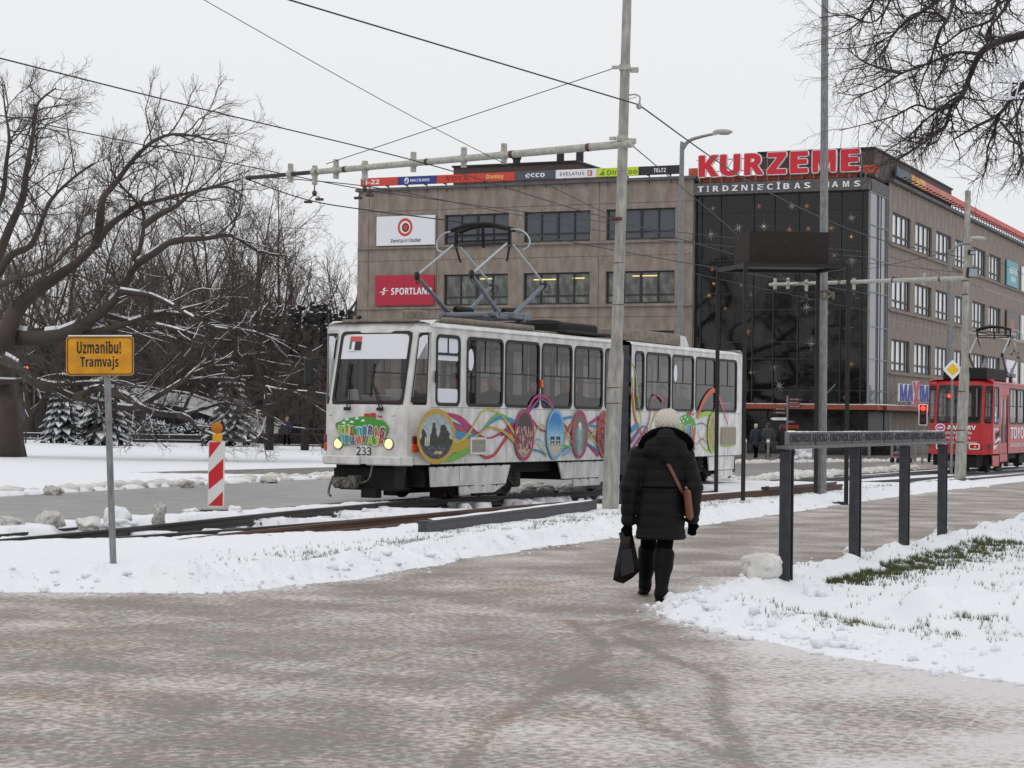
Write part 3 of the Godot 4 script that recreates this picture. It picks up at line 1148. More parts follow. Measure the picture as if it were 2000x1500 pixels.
	# glass corner
	var us := [0.12, 0.44, 1.64, 3.68, 4.95, 6.44, 7.69, 8.97, 10.2, 10.62]
	var vs := [2.95, 3.75, 5.6, 6.6, 8.5, 9.5, 11.45, 12.4, 14.3, 15.32]
	var fr := MB.new()
	for u in us:
		fr.box(Vector3(u, 9.13, -0.42), Vector3(0.07, 12.4, 0.12))
	for v in vs:
		fr.box(Vector3(5.37, v, -0.43), Vector3(10.55, 0.055, 0.1))
	obj("glass_front_frame", fr, mats.mullion, s)
	for i in us.size() - 1:
		for j in vs.size() - 1:
			var g := MB.new()
			g.quad(Vector3(us[i], vs[j], -0.44), Vector3(us[i + 1], vs[j], -0.44), Vector3(us[i + 1], vs[j + 1], -0.44), Vector3(us[i], vs[j + 1], -0.44), Vector3(0, 0, 1))
			obj("pane", g, mats.pane_curtain, s)
	var bk := MB.new()
	bk.box(Vector3(5.35, 9.2, -3.2), Vector3(10.6, 12.6, 0.2))
	bk.box(Vector3(0.0, 9.2, -1.95), Vector3(0.12, 12.6, 2.6))
	bk.box(Vector3(5.35, 15.6, -1.9), Vector3(10.6, 0.2, 2.6))
	bk.box(Vector3(10.5, 9.2, -1.95), Vector3(0.1, 12.6, 2.6))
	bk.box(Vector3(5.35, 2.9, -1.9), Vector3(10.6, 0.1, 2.6))
	obj("hall_wall", bk, mats.curtain_back, s)
	# pale glass return on the side of the corner
	var sf := MB.new()
	var ss := [0.35, 2.46, 4.45, 4.85]
	for q in ss:
		sf.box(Vector3(10.66, 9.1, -q), Vector3(0.12, 12.4, 0.09))
	for v in [3.75, 5.6, 7.5, 9.5, 11.45, 13.4, 15.3]:
		sf.box(Vector3(10.655, v, -2.6), Vector3(0.1, 0.06, 4.5))
	obj("side_glass_frame", sf, mats.zinc, s)
	var sv := [2.95, 3.75, 5.6, 7.5, 9.5, 11.45, 13.4, 15.3]
	for i in 3:
		for j in 7:
			var g := MB.new()
			g.quad(Vector3(10.64, sv[j], -ss[i]), Vector3(10.64, sv[j], -ss[i + 1]), Vector3(10.64, sv[j + 1], -ss[i + 1]), Vector3(10.64, sv[j + 1], -ss[i]), Vector3(1, 0, 0))
			obj("side_pane", g, mats.pane_side, s)
	var bd := MB.new()
	bd.bbox(Vector3(5.35, 15.72, -0.35), Vector3(10.6, 0.72, 0.7), 0.02)
	bd.bbox(Vector3(10.62, 15.72, -2.8), Vector3(0.14, 0.72, 4.2), 0.02)
	obj("lettered_band", bd, mats.band_grey, s)
	# rooms on the roof
	var pr := MB.new()
	pr.box(Vector3(-15.3, 17.55, -12.5), Vector3(9.0, 2.5, 9.0))
	pr.box(Vector3(7.0, 17.1, -13.0), Vector3(7.0, 1.75, 22.0))
	obj("plant_room", pr, mats.plant_room, s)
	var pc := MB.new()
	pc.box(Vector3(-15.3, 18.85, -12.5), Vector3(9.2, 0.12, 9.2))
	pc.box(Vector3(7.0, 18.02, -13.0), Vector3(7.2, 0.1, 22.2))
	obj("roof_edge", pc, mats.mullion, s)
	for q in [[-12.6, 18.9], [-11.2, 18.9], [-15.8, 18.6]]:
		var vp := MB.new()
		vp.lathe(Vector3(q[0], q[1], -9.5), [Vector2(0.26, 0), Vector2(0.26, 0.75), Vector2(0.33, 0.78), Vector2(0.33, 0.95), Vector2(0.0, 1.0)], 10)
		obj("vent_pipe", vp, mats.frame_dark, s)
	# ground floor: canopy and shop fronts
	var ca := MB.new()
	ca.box(Vector3(-5.4, 2.78, 0.45), Vector3(34.0, 0.27, 1.5))
	ca.box(Vector3(11.2, 2.78, -9.0), Vector3(1.2, 0.268, 17.4))
	obj("canopy", ca, mats.canopy_fascia, s)
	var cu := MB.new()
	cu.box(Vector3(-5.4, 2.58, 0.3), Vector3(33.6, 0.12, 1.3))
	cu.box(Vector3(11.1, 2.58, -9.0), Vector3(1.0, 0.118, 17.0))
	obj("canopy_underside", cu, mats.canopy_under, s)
	var cs := MB.new()
	for k in 26:
		var u := -21.5 + 1.26 * k
		cs.bbox(Vector3(u, 2.935, 0.5), Vector3(1.1 + 0.1 * sin(k * 2.0), 0.045, 1.3), 0.02)
	cs.bbox(Vector3(11.15, 2.94, -5.0), Vector3(1.15, 0.07, 11.0), 0.03)
	obj("snow_cover", cs, mats.snow, s)
	var fl := MB.new()
	fl.box(Vector3(-6.0, 1.3, -4.2), Vector3(33.4, 2.7, 0.2))
	fl.box(Vector3(-6.0, 0.03, -2.2), Vector3(33.4, 0.1, 4.2))
	for k in 9:
		fl.box(Vector3(-20.0 + 3.9 * k, 0.7 + 0.25 * sin(k * 2.3), -1.9), Vector3(1.5 + 0.5 * sin(k * 1.7), 1.3 + 0.5 * sin(k * 2.3), 0.7))
	obj("shop_inside", fl, mats.shop_inside, s)
	for k in 22:
		var u := -22.6 + 1.513 * k
		var f := MB.new()
		f.box(Vector3(u + 0.03, 1.26, -0.42), Vector3(0.07, 2.52, 0.09))
		f.box(Vector3(u + 0.756, 0.12, -0.42), Vector3(1.44, 0.24, 0.08))
		f.box(Vector3(u + 0.756, 2.1, -0.42), Vector3(1.44, 0.06, 0.08))
		var o := obj("shop_window", f, mats.mullion, s)
		var g := MB.new()
		g.quad(Vector3(u, 0.2, -0.44), Vector3(u + 1.513, 0.2, -0.44), Vector3(u + 1.513, 2.6, -0.44), Vector3(u, 2.6, -0.44), Vector3(0, 0, 1))
		obj("pane", g, mats.shop_glass, o)
	var side := MB.new()
	side.box(Vector3(10.6, 1.4, -3.2), Vector3(0.15, 2.7, 5.6))
	obj("shop_side", side, mats.mullion, s)
	var cw := MB.new()
	for q in [[-0.9, 0.55], [7.9, 0.55]]:
		cw.rod(Vector3(q[0], 2.9, 0.9), Vector3(q[0] + 0.85, 4.1, -0.3), 0.035, 6)
	for q in [[11.6, -2.6, 3.9, -6.3], [11.6, -4.6, 3.9, -7.6]]:
		cw.rod(Vector3(q[0], 2.9, q[1]), Vector3(11.6, q[2], q[3]), 0.04, 6)
	obj("canopy_stay", cw, mats.zinc, s)
	store_signs(rt)
	store_stars()

func store_signs(rt: Transform3D) -> void:
	mat("sign_blue", rgb(38, 54, 130), {"r": 0.45})
	mat("sign_slate", rgb(70, 80, 94), {"r": 0.5})
	mat("sign_lime", rgb(196, 208, 48), {"r": 0.5})
	mat("sign_black", rgb(34, 34, 38), {"r": 0.5})
	mat("sign_crimson", rgb(172, 28, 56), {"r": 0.5})
	mat("letter_red", rgb(198, 30, 46), {"r": 0.4})
	mat("letter_white", rgb(228, 230, 236), {"r": 0.45})
	mat("letter_green", rgb(70, 140, 40), {"r": 0.5})
	mat("letter_cream", rgb(226, 190, 110), {"r": 0.5})
	mat("letter_maroon", rgb(120, 30, 36), {"r": 0.5})
	mat("letter_dark", rgb(40, 42, 46), {"r": 0.5})
	var strip := [
		["red roof board with white opening hours 8-22 at the left roof corner", "red_sign", "8-22", "letter_white", -0.55, 1.15, 0.3],
		["dark blue roof board with a white swirl and lamp shop name", "sign_blue", "MULTILUKSS", "letter_white", 0.2, 1.35, 0.17],
		["red roof board with dark red serif capitals", "red_sign", "VOVA", "letter_maroon", 0.1, 1.6, 0.3],
		["orange red roof board with yellow script", "red_sign", "Danisy", "letter_cream", 0.0, 1.2, 0.36],
		["slate grey roof board with white rounded lower case name", "sign_slate", "ecco", "letter_white", 0.0, 1.3, 0.26],
		["pale grey roof board with dark capitals and a red square", "white_sign", "EVELATUS", "letter_dark", -0.25, 1.6, 0.2],
		["lime green roof board with a green dinosaur and pet shop name", "sign_lime", "DinoZoo", "letter_green", 0.3, 1.95, 0.34],
		["black roof board with white capitals beside the lamp post", "sign_black", "TELE2", "letter_white", 0.0, 0.78, 0.24],
	]
	for i in strip.size():
		var q = strip[i]
		var o := board("roof_sign", q[0], Transform3D(Basis.IDENTITY, Vector3(-22.47 + 2.725 * (i + 0.5), 16.94, 0.08)), 2.7, 0.53, mats[q[1]], "advertising boards along the roof edge")
		lettering(q[2], q[4], 0.0, 0.121, q[5], q[6], mats[q[3]], o, "serif_bold" if i == 2 else ("sans" if i == 5 else "sans_bold"), 0.01)
		if i == 1:
			var e := MB.new()
			e.ring(ellipse(-0.78, 0.0, 0.11, 0.15, 20), ellipse(-0.75, 0.0, 0.17, 0.2, 20), 0.13, 0.008)
			e.poly_flat(ellipse(-0.8, 0.06, 0.06, 0.11, 14), 0.131)
			obj("emblem", e, mats.letter_white, o)
		if i == 5:
			var e := MB.new()
			e.box(Vector3(0.92, 0, 0.124), Vector3(0.3, 0.33, 0.012))
			obj("emblem", e, mats.red_sign, o)
			lettering("E", 0.92, 0, 0.131, 0.15, 0.21, mats.letter_white, o, "sans_bold", 0.005)
		if i == 6:
			var e := MB.new()
			e.poly_flat(PackedVector2Array([Vector2(-1.2, -0.17), Vector2(-0.82, -0.17), Vector2(-0.84, -0.02), Vector2(-0.92, 0.06), Vector2(-0.9, 0.16), Vector2(-0.8, 0.19), Vector2(-0.86, 0.23), Vector2(-0.96, 0.2), Vector2(-0.98, 0.06), Vector2(-1.06, -0.02)]), 0.128)
			obj("emblem", e, mats.letter_green, o)
		for k in 2:
			var br := MB.new()
			br.bar(Vector3(-0.68 + 1.36 * k, -0.26, 0.05), Vector3(-0.68 + 1.36 * k, -0.78, 0.02), 0.04, 0.05)
			br.bar(Vector3(-0.68 + 1.36 * k, -0.4, 0.05), Vector3(-0.58 + 1.36 * k, -0.36, 0.5), 0.03, 0.03)
			br.box(Vector3(-0.56 + 1.36 * k, -0.35, 0.55), Vector3(0.16, 0.05, 0.12))
			obj("bracket", br, mats.frame_dark, o)
	# white board with a ring target, crimson board with an S shaped emblem
	var z := board("wall_sign", "white wall board with a red ring target above dark lettering", Transform3D(Basis.IDENTITY, Vector3(-19.17, 13.76, 0.06)), 4.18, 1.88, mats.white_sign)
	var e1 := MB.new()
	e1.ring(ellipse(-0.03, 0.21, 0.38, 0.4, 32), ellipse(-0.03, 0.21, 0.53, 0.58, 32), 0.125, 0.005)
	e1.poly_flat(ellipse(0.0, 0.19, 0.17, 0.19, 24), 0.126)
	obj("emblem", e1, mats.red_sign, z)
	var e2 := MB.new()
	e2.ring(ellipse(0.0, 0.19, 0.17, 0.19, 32), ellipse(0.0, 0.19, 0.26, 0.29, 32), 0.124, 0.003)
	obj("emblem_ring", e2, mats.letter_dark, z)
	lettering("Zero", -0.76, -0.64, 0.121, 0.58, 0.23, mats.letter_dark, z, "sans_bold", 0.008)
	lettering("Sport", -0.1, -0.67, 0.121, 0.7, 0.3, mats.letter_dark, z, "sans", 0.008)
	lettering("Outlet", 0.7, -0.63, 0.121, 0.8, 0.25, mats.letter_dark, z, "sans_bold", 0.008)
	var p := board("wall_sign", "crimson wall board with white sport shop lettering", Transform3D(Basis.IDENTITY, Vector3(-19.2, 9.95, 0.06)), 4.2, 1.92, mats.sign_crimson)
	lettering("SPORTLAND", 0.52, -0.06, 0.121, 2.9, 0.44, mats.letter_white, p, "sans_bold", 0.008)
	var e3 := MB.new()
	for sg in [1.0, -1.0]:
		var pts := PackedVector2Array()
		for k in 13:
			var a := PI * 0.5 + PI * 1.05 * k / 12.0
			pts.append(Vector2(0.19 * cos(a) + 0.12, 0.12 * sin(a) + 0.12) * sg)
		for k in range(12, -1, -1):
			var a := PI * 0.5 + PI * 1.05 * k / 12.0
			pts.append(Vector2(0.1 * cos(a) + 0.14, 0.05 * sin(a) + 0.12) * sg)
		var pp := PackedVector2Array()
		for q in pts:
			pp.append(q + Vector2(-1.46, -0.05))
		e3.poly_flat(pp, 0.126)
		e3.quad(Vector3(-1.46 + sg * 0.02, -0.05 + sg * 0.02, 0.127), Vector3(-1.46 + sg * 0.36, -0.05 + sg * 0.045, 0.127), Vector3(-1.46 + sg * 0.36, -0.05 + sg * 0.06, 0.127), Vector3(-1.46 + sg * 0.02, -0.05 + sg * 0.075, 0.127), Vector3(0, 0, 1))
	obj("emblem", e3, mats.letter_white, p)
	# the big red name on the roof of the corner
	var kz := thing("roof_sign", "big red block letters with white edges standing on the roof corner", "sign")
	kz.transform = store_xf * Transform3D(Basis.IDENTITY, Vector3(0, 0, 0.05))
	for q in [["K", 150, 380, 235, 465], ["U", 375, 610, 218, 462], ["R", 630, 850, 210, 452], ["Z", 865, 1085, 200, 440], ["E", 1105, 1305, 190, 430], ["M", 1328, 1590, 180, 425], ["E", 1615, 1822, 170, 410]]:
		var cx: float = 0.36 + ((q[1] + q[2]) / 2.0 - 150) / 1670.0 * 9.86
		var lw: float = (q[2] - q[1]) / 1670.0 * 9.86 * 0.9
		var t := Transform3D(Basis.IDENTITY, Vector3(cx, 17.06, 0))
		var lt := put("letter", text_mesh(q[0], lw * 1.08, 1.38, 0.16, "sans_bold", 1.9), mats.letter_white, kz, t)
		put("letter_face", text_mesh(q[0], lw * 1.0, 1.28, 0.03, "sans_bold", 1.0), mats.letter_red, lt, Transform3D(Basis.IDENTITY, Vector3(0, 0, 0.16)))
	var sc := MB.new()
	for k in 15:
		var u := 0.4 + 0.7 * k
		sc.bar(Vector3(u, 16.1, -0.1), Vector3(u, 17.6, -0.1), 0.05, 0.05)
		if k % 2 == 0 and k < 14:
			sc.bar(Vector3(u, 16.3, -0.12), Vector3(u + 0.7, 17.5, -0.12), 0.03, 0.03)
		sc.bar(Vector3(u, 17.3, -0.1), Vector3(u, 16.1, -1.1), 0.04, 0.04)
	sc.bar(Vector3(0.2, 17.45, -0.13), Vector3(10.4, 17.45, -0.13), 0.05, 0.05)
	sc.bar(Vector3(0.2, 16.75, -0.13), Vector3(10.4, 16.75, -0.13), 0.05, 0.05)
	obj("sign_frame", sc, mats.zinc, kz)
	var nm := thing("band_sign", "row of white capitals on the grey band over the dark glass", "sign")
	nm.transform = store_xf * Transform3D(Basis.IDENTITY, Vector3(0, 15.71, 0.0))
	var chars := "TIRDZNIECĪBAS NAMS"
	var xs := [167, 243, 328, 430, 530, 630, 712, 797, 897, 985, 1066, 1178, 1280, 0, 1470, 1562, 1672, 1785]
	for k in chars.length():
		if chars[k] == " ":
			continue
		var thin: bool = chars[k] in ["I", "Ī"]
		var tall: bool = chars[k] == "Ī"
		put("letter", text_mesh(chars[k], (0.13 if not tall else 0.2) if thin else 0.36, 0.34 if not tall else 0.44, 0.06), mats.letter_white, nm, Transform3D(Basis.IDENTITY, Vector3(0.36 + (xs[k] - 140) / 1680.0 * 9.86, 0.05 if tall else 0.0, 0.004)))
	# orange strip under the big letters, end boxes, strip along the side roof
	for q in [["orange board low behind the big roof letters", 5.1, 16.3, 9.6, 0.34, -0.35], ["orange board at the left end of the big letters", 0.0, 16.75, 0.62, 0.52, -0.2], ["orange board at the right end of the big letters, over the corner", 10.85, 16.5, 0.95, 0.46, 0.1]]:
		var o := board("roof_sign", q[0], Transform3D(Basis.IDENTITY, Vector3(q[1], q[2], q[5])), q[3], q[4], mats.orange_sign, "", 0.1)
		var lg := MB.new()
		for k in [-0.35, 0.35]:
			lg.bar(Vector3(k * q[3], -q[4] / 2, 0.04), Vector3(k * q[3], -q[4] / 2 - 0.25, 0.04), 0.05, 0.05)
		obj("bracket", lg, mats.zinc, o)
	mat("board_peach", rgb(222, 130, 96), {"r": 0.5, "t": "grain", "s": 0.4})
	mat("board_yellow", rgb(222, 160, 84), {"r": 0.5})
	mat("board_pink", rgb(196, 92, 88), {"r": 0.5})
	for k in 15:
		var s0 := 6.2 + 4.1 * k
		var m: Material = mats.sign_slate if k == 0 else (mats.board_yellow if k == 1 else (mats.board_pink if k == 2 else (mats.board_peach if k == 3 else mats.red_sign)))
		var desc: String = ["slate grey board first on the side roof edge, next to the corner", "yellow board second on the side roof edge", "dull pink board third on the side roof edge", "peach board fourth on the side roof edge"][k] if k < 4 else "plain red board in the long row on the side roof edge"
		var o := board("roof_board", desc, rt * Transform3D(Basis.IDENTITY, Vector3(s0 + 2.0, 17.14, 0.05)), 4.02, 0.58, m, "boards along the side roof edge")
		var br := MB.new()
		for j in 4:
			var x := -1.5 + j
			br.bar(Vector3(x, -0.28, 0.05), Vector3(x, -0.85, 0.0), 0.05, 0.05)
			br.bar(Vector3(x, -0.42, 0.05), Vector3(x, -0.38, 0.5), 0.03, 0.04)
			br.box(Vector3(x, -0.36, 0.55), Vector3(0.3, 0.06, 0.14))
		obj("bracket", br, mats.frame_dark, o)
	# boards in place of windows on the side
	var bb := [[45.9, 13.75, "turquoise side board with pale lettering in the top row", rgb(92, 158, 164)], [52.6, 13.7, "white side board with black script, top row by the frame edge", rgb(226, 230, 232)], [46.0, 9.8, "dim grey side board with a pink figure in the middle row", rgb(92, 84, 86)], [52.6, 9.75, "white side board with a big dark letter in the middle row", rgb(222, 224, 226)], [46.0, 5.95, "white side board with a small pink hand mark in the bottom row", rgb(226, 224, 226)], [52.6, 5.9, "white side board with a green and dark figure in the bottom row", rgb(214, 220, 220)]]
	mat("mark_pink", rgb(196, 120, 116), {"r": 0.6})
	for k in bb.size():
		var q = bb[k]
		var o := board("wall_board", q[2], rt * Transform3D(Basis.IDENTITY, Vector3(q[0], q[1], 0.06)), 4.8, 2.0, mat("board_%d" % k, q[3], {"r": 0.5}), "boards between the side windows")
		if k == 0:
			lettering("EROPUS", 0.3, 0.25, 0.121, 3.2, 0.5, mats.letter_white, o)
			lettering("RAVI", 0.3, -0.4, 0.121, 1.9, 0.4, mats.letter_white, o)
		elif k == 1 or k == 3:
			lettering("all" if k == 1 else "FO", 0.2, -0.1, 0.121, 3.0, 0.9, mats.letter_dark, o, "sans")
		elif k == 2 or k == 4:
			var hm := MB.new()
			for j in 4:
				hm.bar(Vector3(-0.6 + 0.35 * j, -0.3, 0.122), Vector3(-0.9 + 0.55 * j, 0.45 - 0.08 * absf(j - 1.5), 0.122), 0.2, 0.01)
			hm.bar(Vector3(-0.2, -0.65, 0.122), Vector3(-0.1, -0.2, 0.122), 0.7, 0.012)
			obj("mark", hm, mats.mark_pink, o)
			lettering("VIESTURS" if k == 4 else "jaunums", 0.3, -0.75, 0.121, 2.6, 0.28, mats.letter_green if k == 4 else mats.letter_white, o, "sans")
		else:
			var hm := MB.new()
			hm.poly_flat(ellipse(-0.7, 0.35, 0.4, 0.25, 14), 0.122)
			hm.bar(Vector3(-0.7, 0.2, 0.122), Vector3(-0.5, -0.8, 0.122), 0.8, 0.01)
			obj("mark", hm, mats.letter_green, o)
	# supermarket name on the canopy at the corner
	var mx := thing("canopy_sign", "blue capitals with a big red X standing on the canopy at the corner", "sign")
	mx.transform = store_xf * Transform3D(Basis(Vector3(0.12, 0, -0.993), Vector3.UP, Vector3(0.993, 0, 0.12)), Vector3(11.75, 2.95, -3.0))
	mat("letter_blue", rgb(36, 62, 150), {"r": 0.45})
	var ux := 0.0
	for q in ["M", "A", "X", "I", "M", "A"]:
		var lw: float = {"M": 1.15, "A": 1.0, "X": 1.0, "I": 0.34}[q]
		var hx := 1.45 if q == "X" else 1.0
		var lt := put("letter", text_mesh(q, lw + 0.06, hx + 0.06, 0.12, "sans_bold", 1.0), mats.letter_white, mx, Transform3D(Basis.IDENTITY, Vector3(ux + lw / 2, 0.75 - (0.02 if q == "X" else 0.0), 0.05)))
		put("letter_face", text_mesh(q, lw, hx, 0.03, "sans_bold", 0.5), mats.letter_red if q == "X" else mats.letter_blue, lt, Transform3D(Basis.IDENTITY, Vector3(0, 0, 0.12)))
		ux += lw + 0.07
	var st := MB.new()
	for k in 4:
		st.bar(Vector3(0.4 + 1.6 * k, 0.0, 0), Vector3(0.4 + 1.6 * k, 1.2, 0), 0.05, 0.05)
		st.bar(Vector3(0.4 + 1.6 * k, 1.0, 0), Vector3(0.4 + 1.6 * k, 0.0, -0.9), 0.04, 0.04)
	st.bar(Vector3(0.0, 0.3, 0), Vector3(6.0, 0.3, 0), 0.05, 0.05)
	obj("sign_frame", st, mats.zinc, mx)
	# small shop signs under the canopy
	mat("shop_red", rgb(196, 66, 40), {"r": 0.5, "e": rgb(196, 66, 40), "ee": 0.1})
	mat("shop_lamp", rgb(236, 226, 150), {"e": rgb(236, 226, 150), "ee": 0.75})
	var sg := board("shop_sign", "small red strip sign over a shop window under the canopy", Transform3D(Basis.IDENTITY, Vector3(6.1, 1.62, -0.38)), 1.0, 0.18, mats.shop_red, "", 0.06)
	lettering("NARVESEN", 0.0, 0.0, 0.062, 0.8, 0.09, mats.letter_maroon, sg)
	var lb := board("shop_sign", "small lit pale yellow panel in the shop window under the red strip", Transform3D(Basis.IDENTITY, Vector3(6.1, 1.28, -0.4)), 0.5, 0.2, mats.shop_lamp, "", 0.05)
	lettering("ATVĒRTS", 0.0, 0.0, 0.052, 0.36, 0.06, mats.letter_dark, lb)
	lb.set_meta("label", "small lit pale yellow panel in the shop window under the red strip")

func star_mesh(r: float, seed_: int) -> MB:
	var b := MB.new()
	var rg := RandomNumberGenerator.new()
	rg.seed = seed_
	for k in 8:
		var a := TAU * k / 8.0 + 0.2
		var rr := r * (1.0 if k % 2 == 0 else 0.72) * rg.randf_range(0.85, 1.1)
		var tip := Vector3(cos(a) * rr, sin(a) * rr, 0)
		var l := Vector3(cos(a - 0.39) * r * 0.2, sin(a - 0.39) * r * 0.2, 0)
		var q := Vector3(cos(a + 0.39) * r * 0.2, sin(a + 0.39) * r * 0.2, 0)
		for sg in [-1.0, 1.0]:
			var f := Vector3(0, 0, sg * r * 0.16)
			b.tri(l, tip, f, Vector3(0, 0, sg))
			b.tri(tip, q, f, Vector3(0, 0, sg))
	return b

func store_stars() -> void:
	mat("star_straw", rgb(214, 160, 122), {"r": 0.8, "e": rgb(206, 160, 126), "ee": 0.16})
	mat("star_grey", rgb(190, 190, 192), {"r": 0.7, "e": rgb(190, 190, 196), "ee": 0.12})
	mat("star_lamp", rgb(255, 214, 130), {"e": rgb(255, 196, 96), "ee": 0.9})
	var c7 := [[262, 755, 1, 0], [748, 738, 1, 0], [1090, 740, 0, 0], [1243, 740, 1, 0], [1700, 865, 0, 0], [535, 965, 0, 0], [803, 950, 0, 1], [1067, 985, 1, 0], [1260, 975, 1, 0], [1495, 970, 1, 0], [1700, 1060, 1, 1], [243, 1035, 0, 0], [1530, 1250, 1, 0], [1705, 1305, 0, 0], [262, 1400, 1, 0], [530, 1410, 1, 0]]
	# height up the glass and distance along it, in metres
	var spots := []
	for q in c7:
		spots.append([0.12 + (q[0] - 100) / 1785.0 * 10.5, 15.3 - (q[1] - 640 + (q[0] - 100) * 0.024) / 176.0, q[2], q[3]])
	for q in [[3.55, 9.45, 0, 0], [6.9, 8.6, 0, 0], [1.9, 8.6, 1, 0], [3.3, 7.2, 1, 0], [4.9, 6.7, 1, 0], [7.2, 6.5, 0, 0], [9.4, 7.4, 0, 0], [4.95, 5.1, 1, 0], [8.1, 5.2, 1, 0], [9.6, 5.3, 1, 0], [3.6, 4.8, 0, 1], [5.3, 4.0, 0, 0], [7.8, 3.9, 0, 0], [9.3, 3.35, 1, 0], [1.2, 10.1, 1, 1], [0.9, 9.4, 1, 1], [1.1, 5.9, 1, 0], [8.1, 8.3, 1, 0], [2.9, 10.0, 1, 0]]:
		spots.append(q)
	for k in spots.size():
		var q = spots[k]
		var gr: bool = q[2] == 0
		var band := int(clampf((15.3 - q[1]) / 1.75, 0.0, 6.0))
		var before := 0
		for other in spots:
			if int(clampf((15.3 - other[1]) / 1.75, 0.0, 6.0)) == band and other[0] < q[0]:
				before += 1
		var r := (0.3 if not gr else 0.42) * (0.9 + 0.2 * sin(k * 3.1))
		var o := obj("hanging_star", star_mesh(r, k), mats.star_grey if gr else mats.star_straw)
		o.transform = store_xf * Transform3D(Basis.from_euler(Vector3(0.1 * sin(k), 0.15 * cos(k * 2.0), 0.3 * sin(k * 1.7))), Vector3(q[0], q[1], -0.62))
		tag(o, "%s paper star, %s from the left in the %s row behind dark glass" % ["pale" if gr else "straw", ["first", "second", "third", "fourth", "fifth", "sixth", "seventh", "eighth"][before], ["top", "second", "third", "fourth", "fifth", "sixth", "lowest"][band]], "star", "paper stars hung behind the glass front")
		if q[3] == 1:
			var lp := MB.new()
			lp.ball(Vector3(0, 0, 0.1), Vector3.ONE * 0.05, 8)
			obj("bulb", lp, mats.star_lamp, o)

# ---- trams -------------------------------------------------------------------------------------
const RIBBONS_FRONT := {"magenta": [[[1.36,1.48,0.036],[1.82,1.38,0.12],[2.24,1.19,0.12],[2.61,1.07,0.048],[2.91,1.04,0.03],[3.35,1.13,0.06],[3.88,1.32,0.105]],[[4.37,1.57,0.066],[4.63,1.79,0.066],[4.89,1.85,0.054],[5.2,1.79,0.054],[5.45,1.61,0.054]],[[4.58,1.38,0.042],[4.84,1.22,0.048],[5.13,1.16,0.024]],[[6.89,1.28,0.048],[7.15,1.35,0.066],[7.45,1.45,0.09]],[[6.9,0.93,0.042],[7.17,0.81,0.066],[7.47,0.67,0.078]]], "purple": [[[1.56,1.31,0.06],[1.88,1.23,0.075],[2.27,1.15,0.036]],[[4.43,1.53,0.048],[4.7,1.71,0.054],[4.93,1.79,0.042],[5.24,1.7,0.042],[5.38,1.6,0.03]],[[3.35,1.08,0.036],[3.87,1.25,0.042]]], "red": [[[1.59,1.26,0.036],[1.86,1.19,0.075],[2.05,1.14,0.024]],[[2.55,0.73,0.024],[2.8,0.68,0.06],[3.11,0.74,0.06],[3.41,0.95,0.075],[3.84,1.22,0.09]],[[5.85,1.06,0.036],[6.23,1.33,0.036]],[[5.84,1.34,0.048],[6.26,1.08,0.048]],[[6.93,1.23,0.042],[7.46,0.94,0.06]]], "blue": [[[1.61,1.12,0.135],[1.95,1.08,0.12],[2.3,1.08,0.036],[2.6,1.16,0.042],[2.97,1.34,0.066],[3.34,1.42,0.075],[3.88,1.34,0.075]],[[4.6,0.81,0.042],[4.92,0.77,0.036],[5.16,0.7,0.03]],[[5.82,1.41,0.054],[6.24,1.45,0.054]],[[5.84,0.77,0.048],[6.25,0.9,0.048]],[[6.89,1.29,0.042],[7.4,1.26,0.054]],[[6.94,0.91,0.036],[7.45,0.78,0.048]]], "yellow": [[[1.59,0.91,0.108],[1.95,1.02,0.078],[2.3,1.28,0.036],[2.59,1.51,0.036],[2.9,1.56,0.036],[3.21,1.51,0.036],[3.59,1.3,0.042],[3.88,1.07,0.06]],[[4.61,1.0,0.036],[4.78,1.22,0.03],[4.98,1.29,0.024],[5.1,1.21,0.024]],[[5.85,0.89,0.036],[6.25,1.34,0.03]],[[6.94,1.0,0.03],[7.4,1.23,0.036]]], "green": [[[1.21,0.62,0.024],[1.66,0.71,0.135],[2.12,0.83,0.138]],[[2.27,1.07,0.03],[2.6,1.15,0.03],[2.96,1.39,0.036],[3.27,1.47,0.042],[3.6,1.41,0.036]],[[4.75,0.94,0.024],[4.99,0.78,0.024],[5.16,0.68,0.024]],[[5.83,0.9,0.042],[6.25,0.83,0.036]],[[6.93,1.13,0.027],[7.41,0.86,0.03]]], "ochre": [[[1.49,0.84,0.15],[1.95,0.92,0.156],[2.17,0.98,0.126]],[[2.48,1.12,0.036],[2.78,1.22,0.042],[3.09,1.22,0.042],[3.47,1.13,0.06],[3.86,0.97,0.09]],[[5.84,1.23,0.027],[6.26,0.9,0.027]]], "cyan": [[[4.64,0.97,0.024],[4.85,1.01,0.024],[5.11,0.83,0.024]],[[5.86,0.69,0.048],[6.23,0.79,0.036]]]}
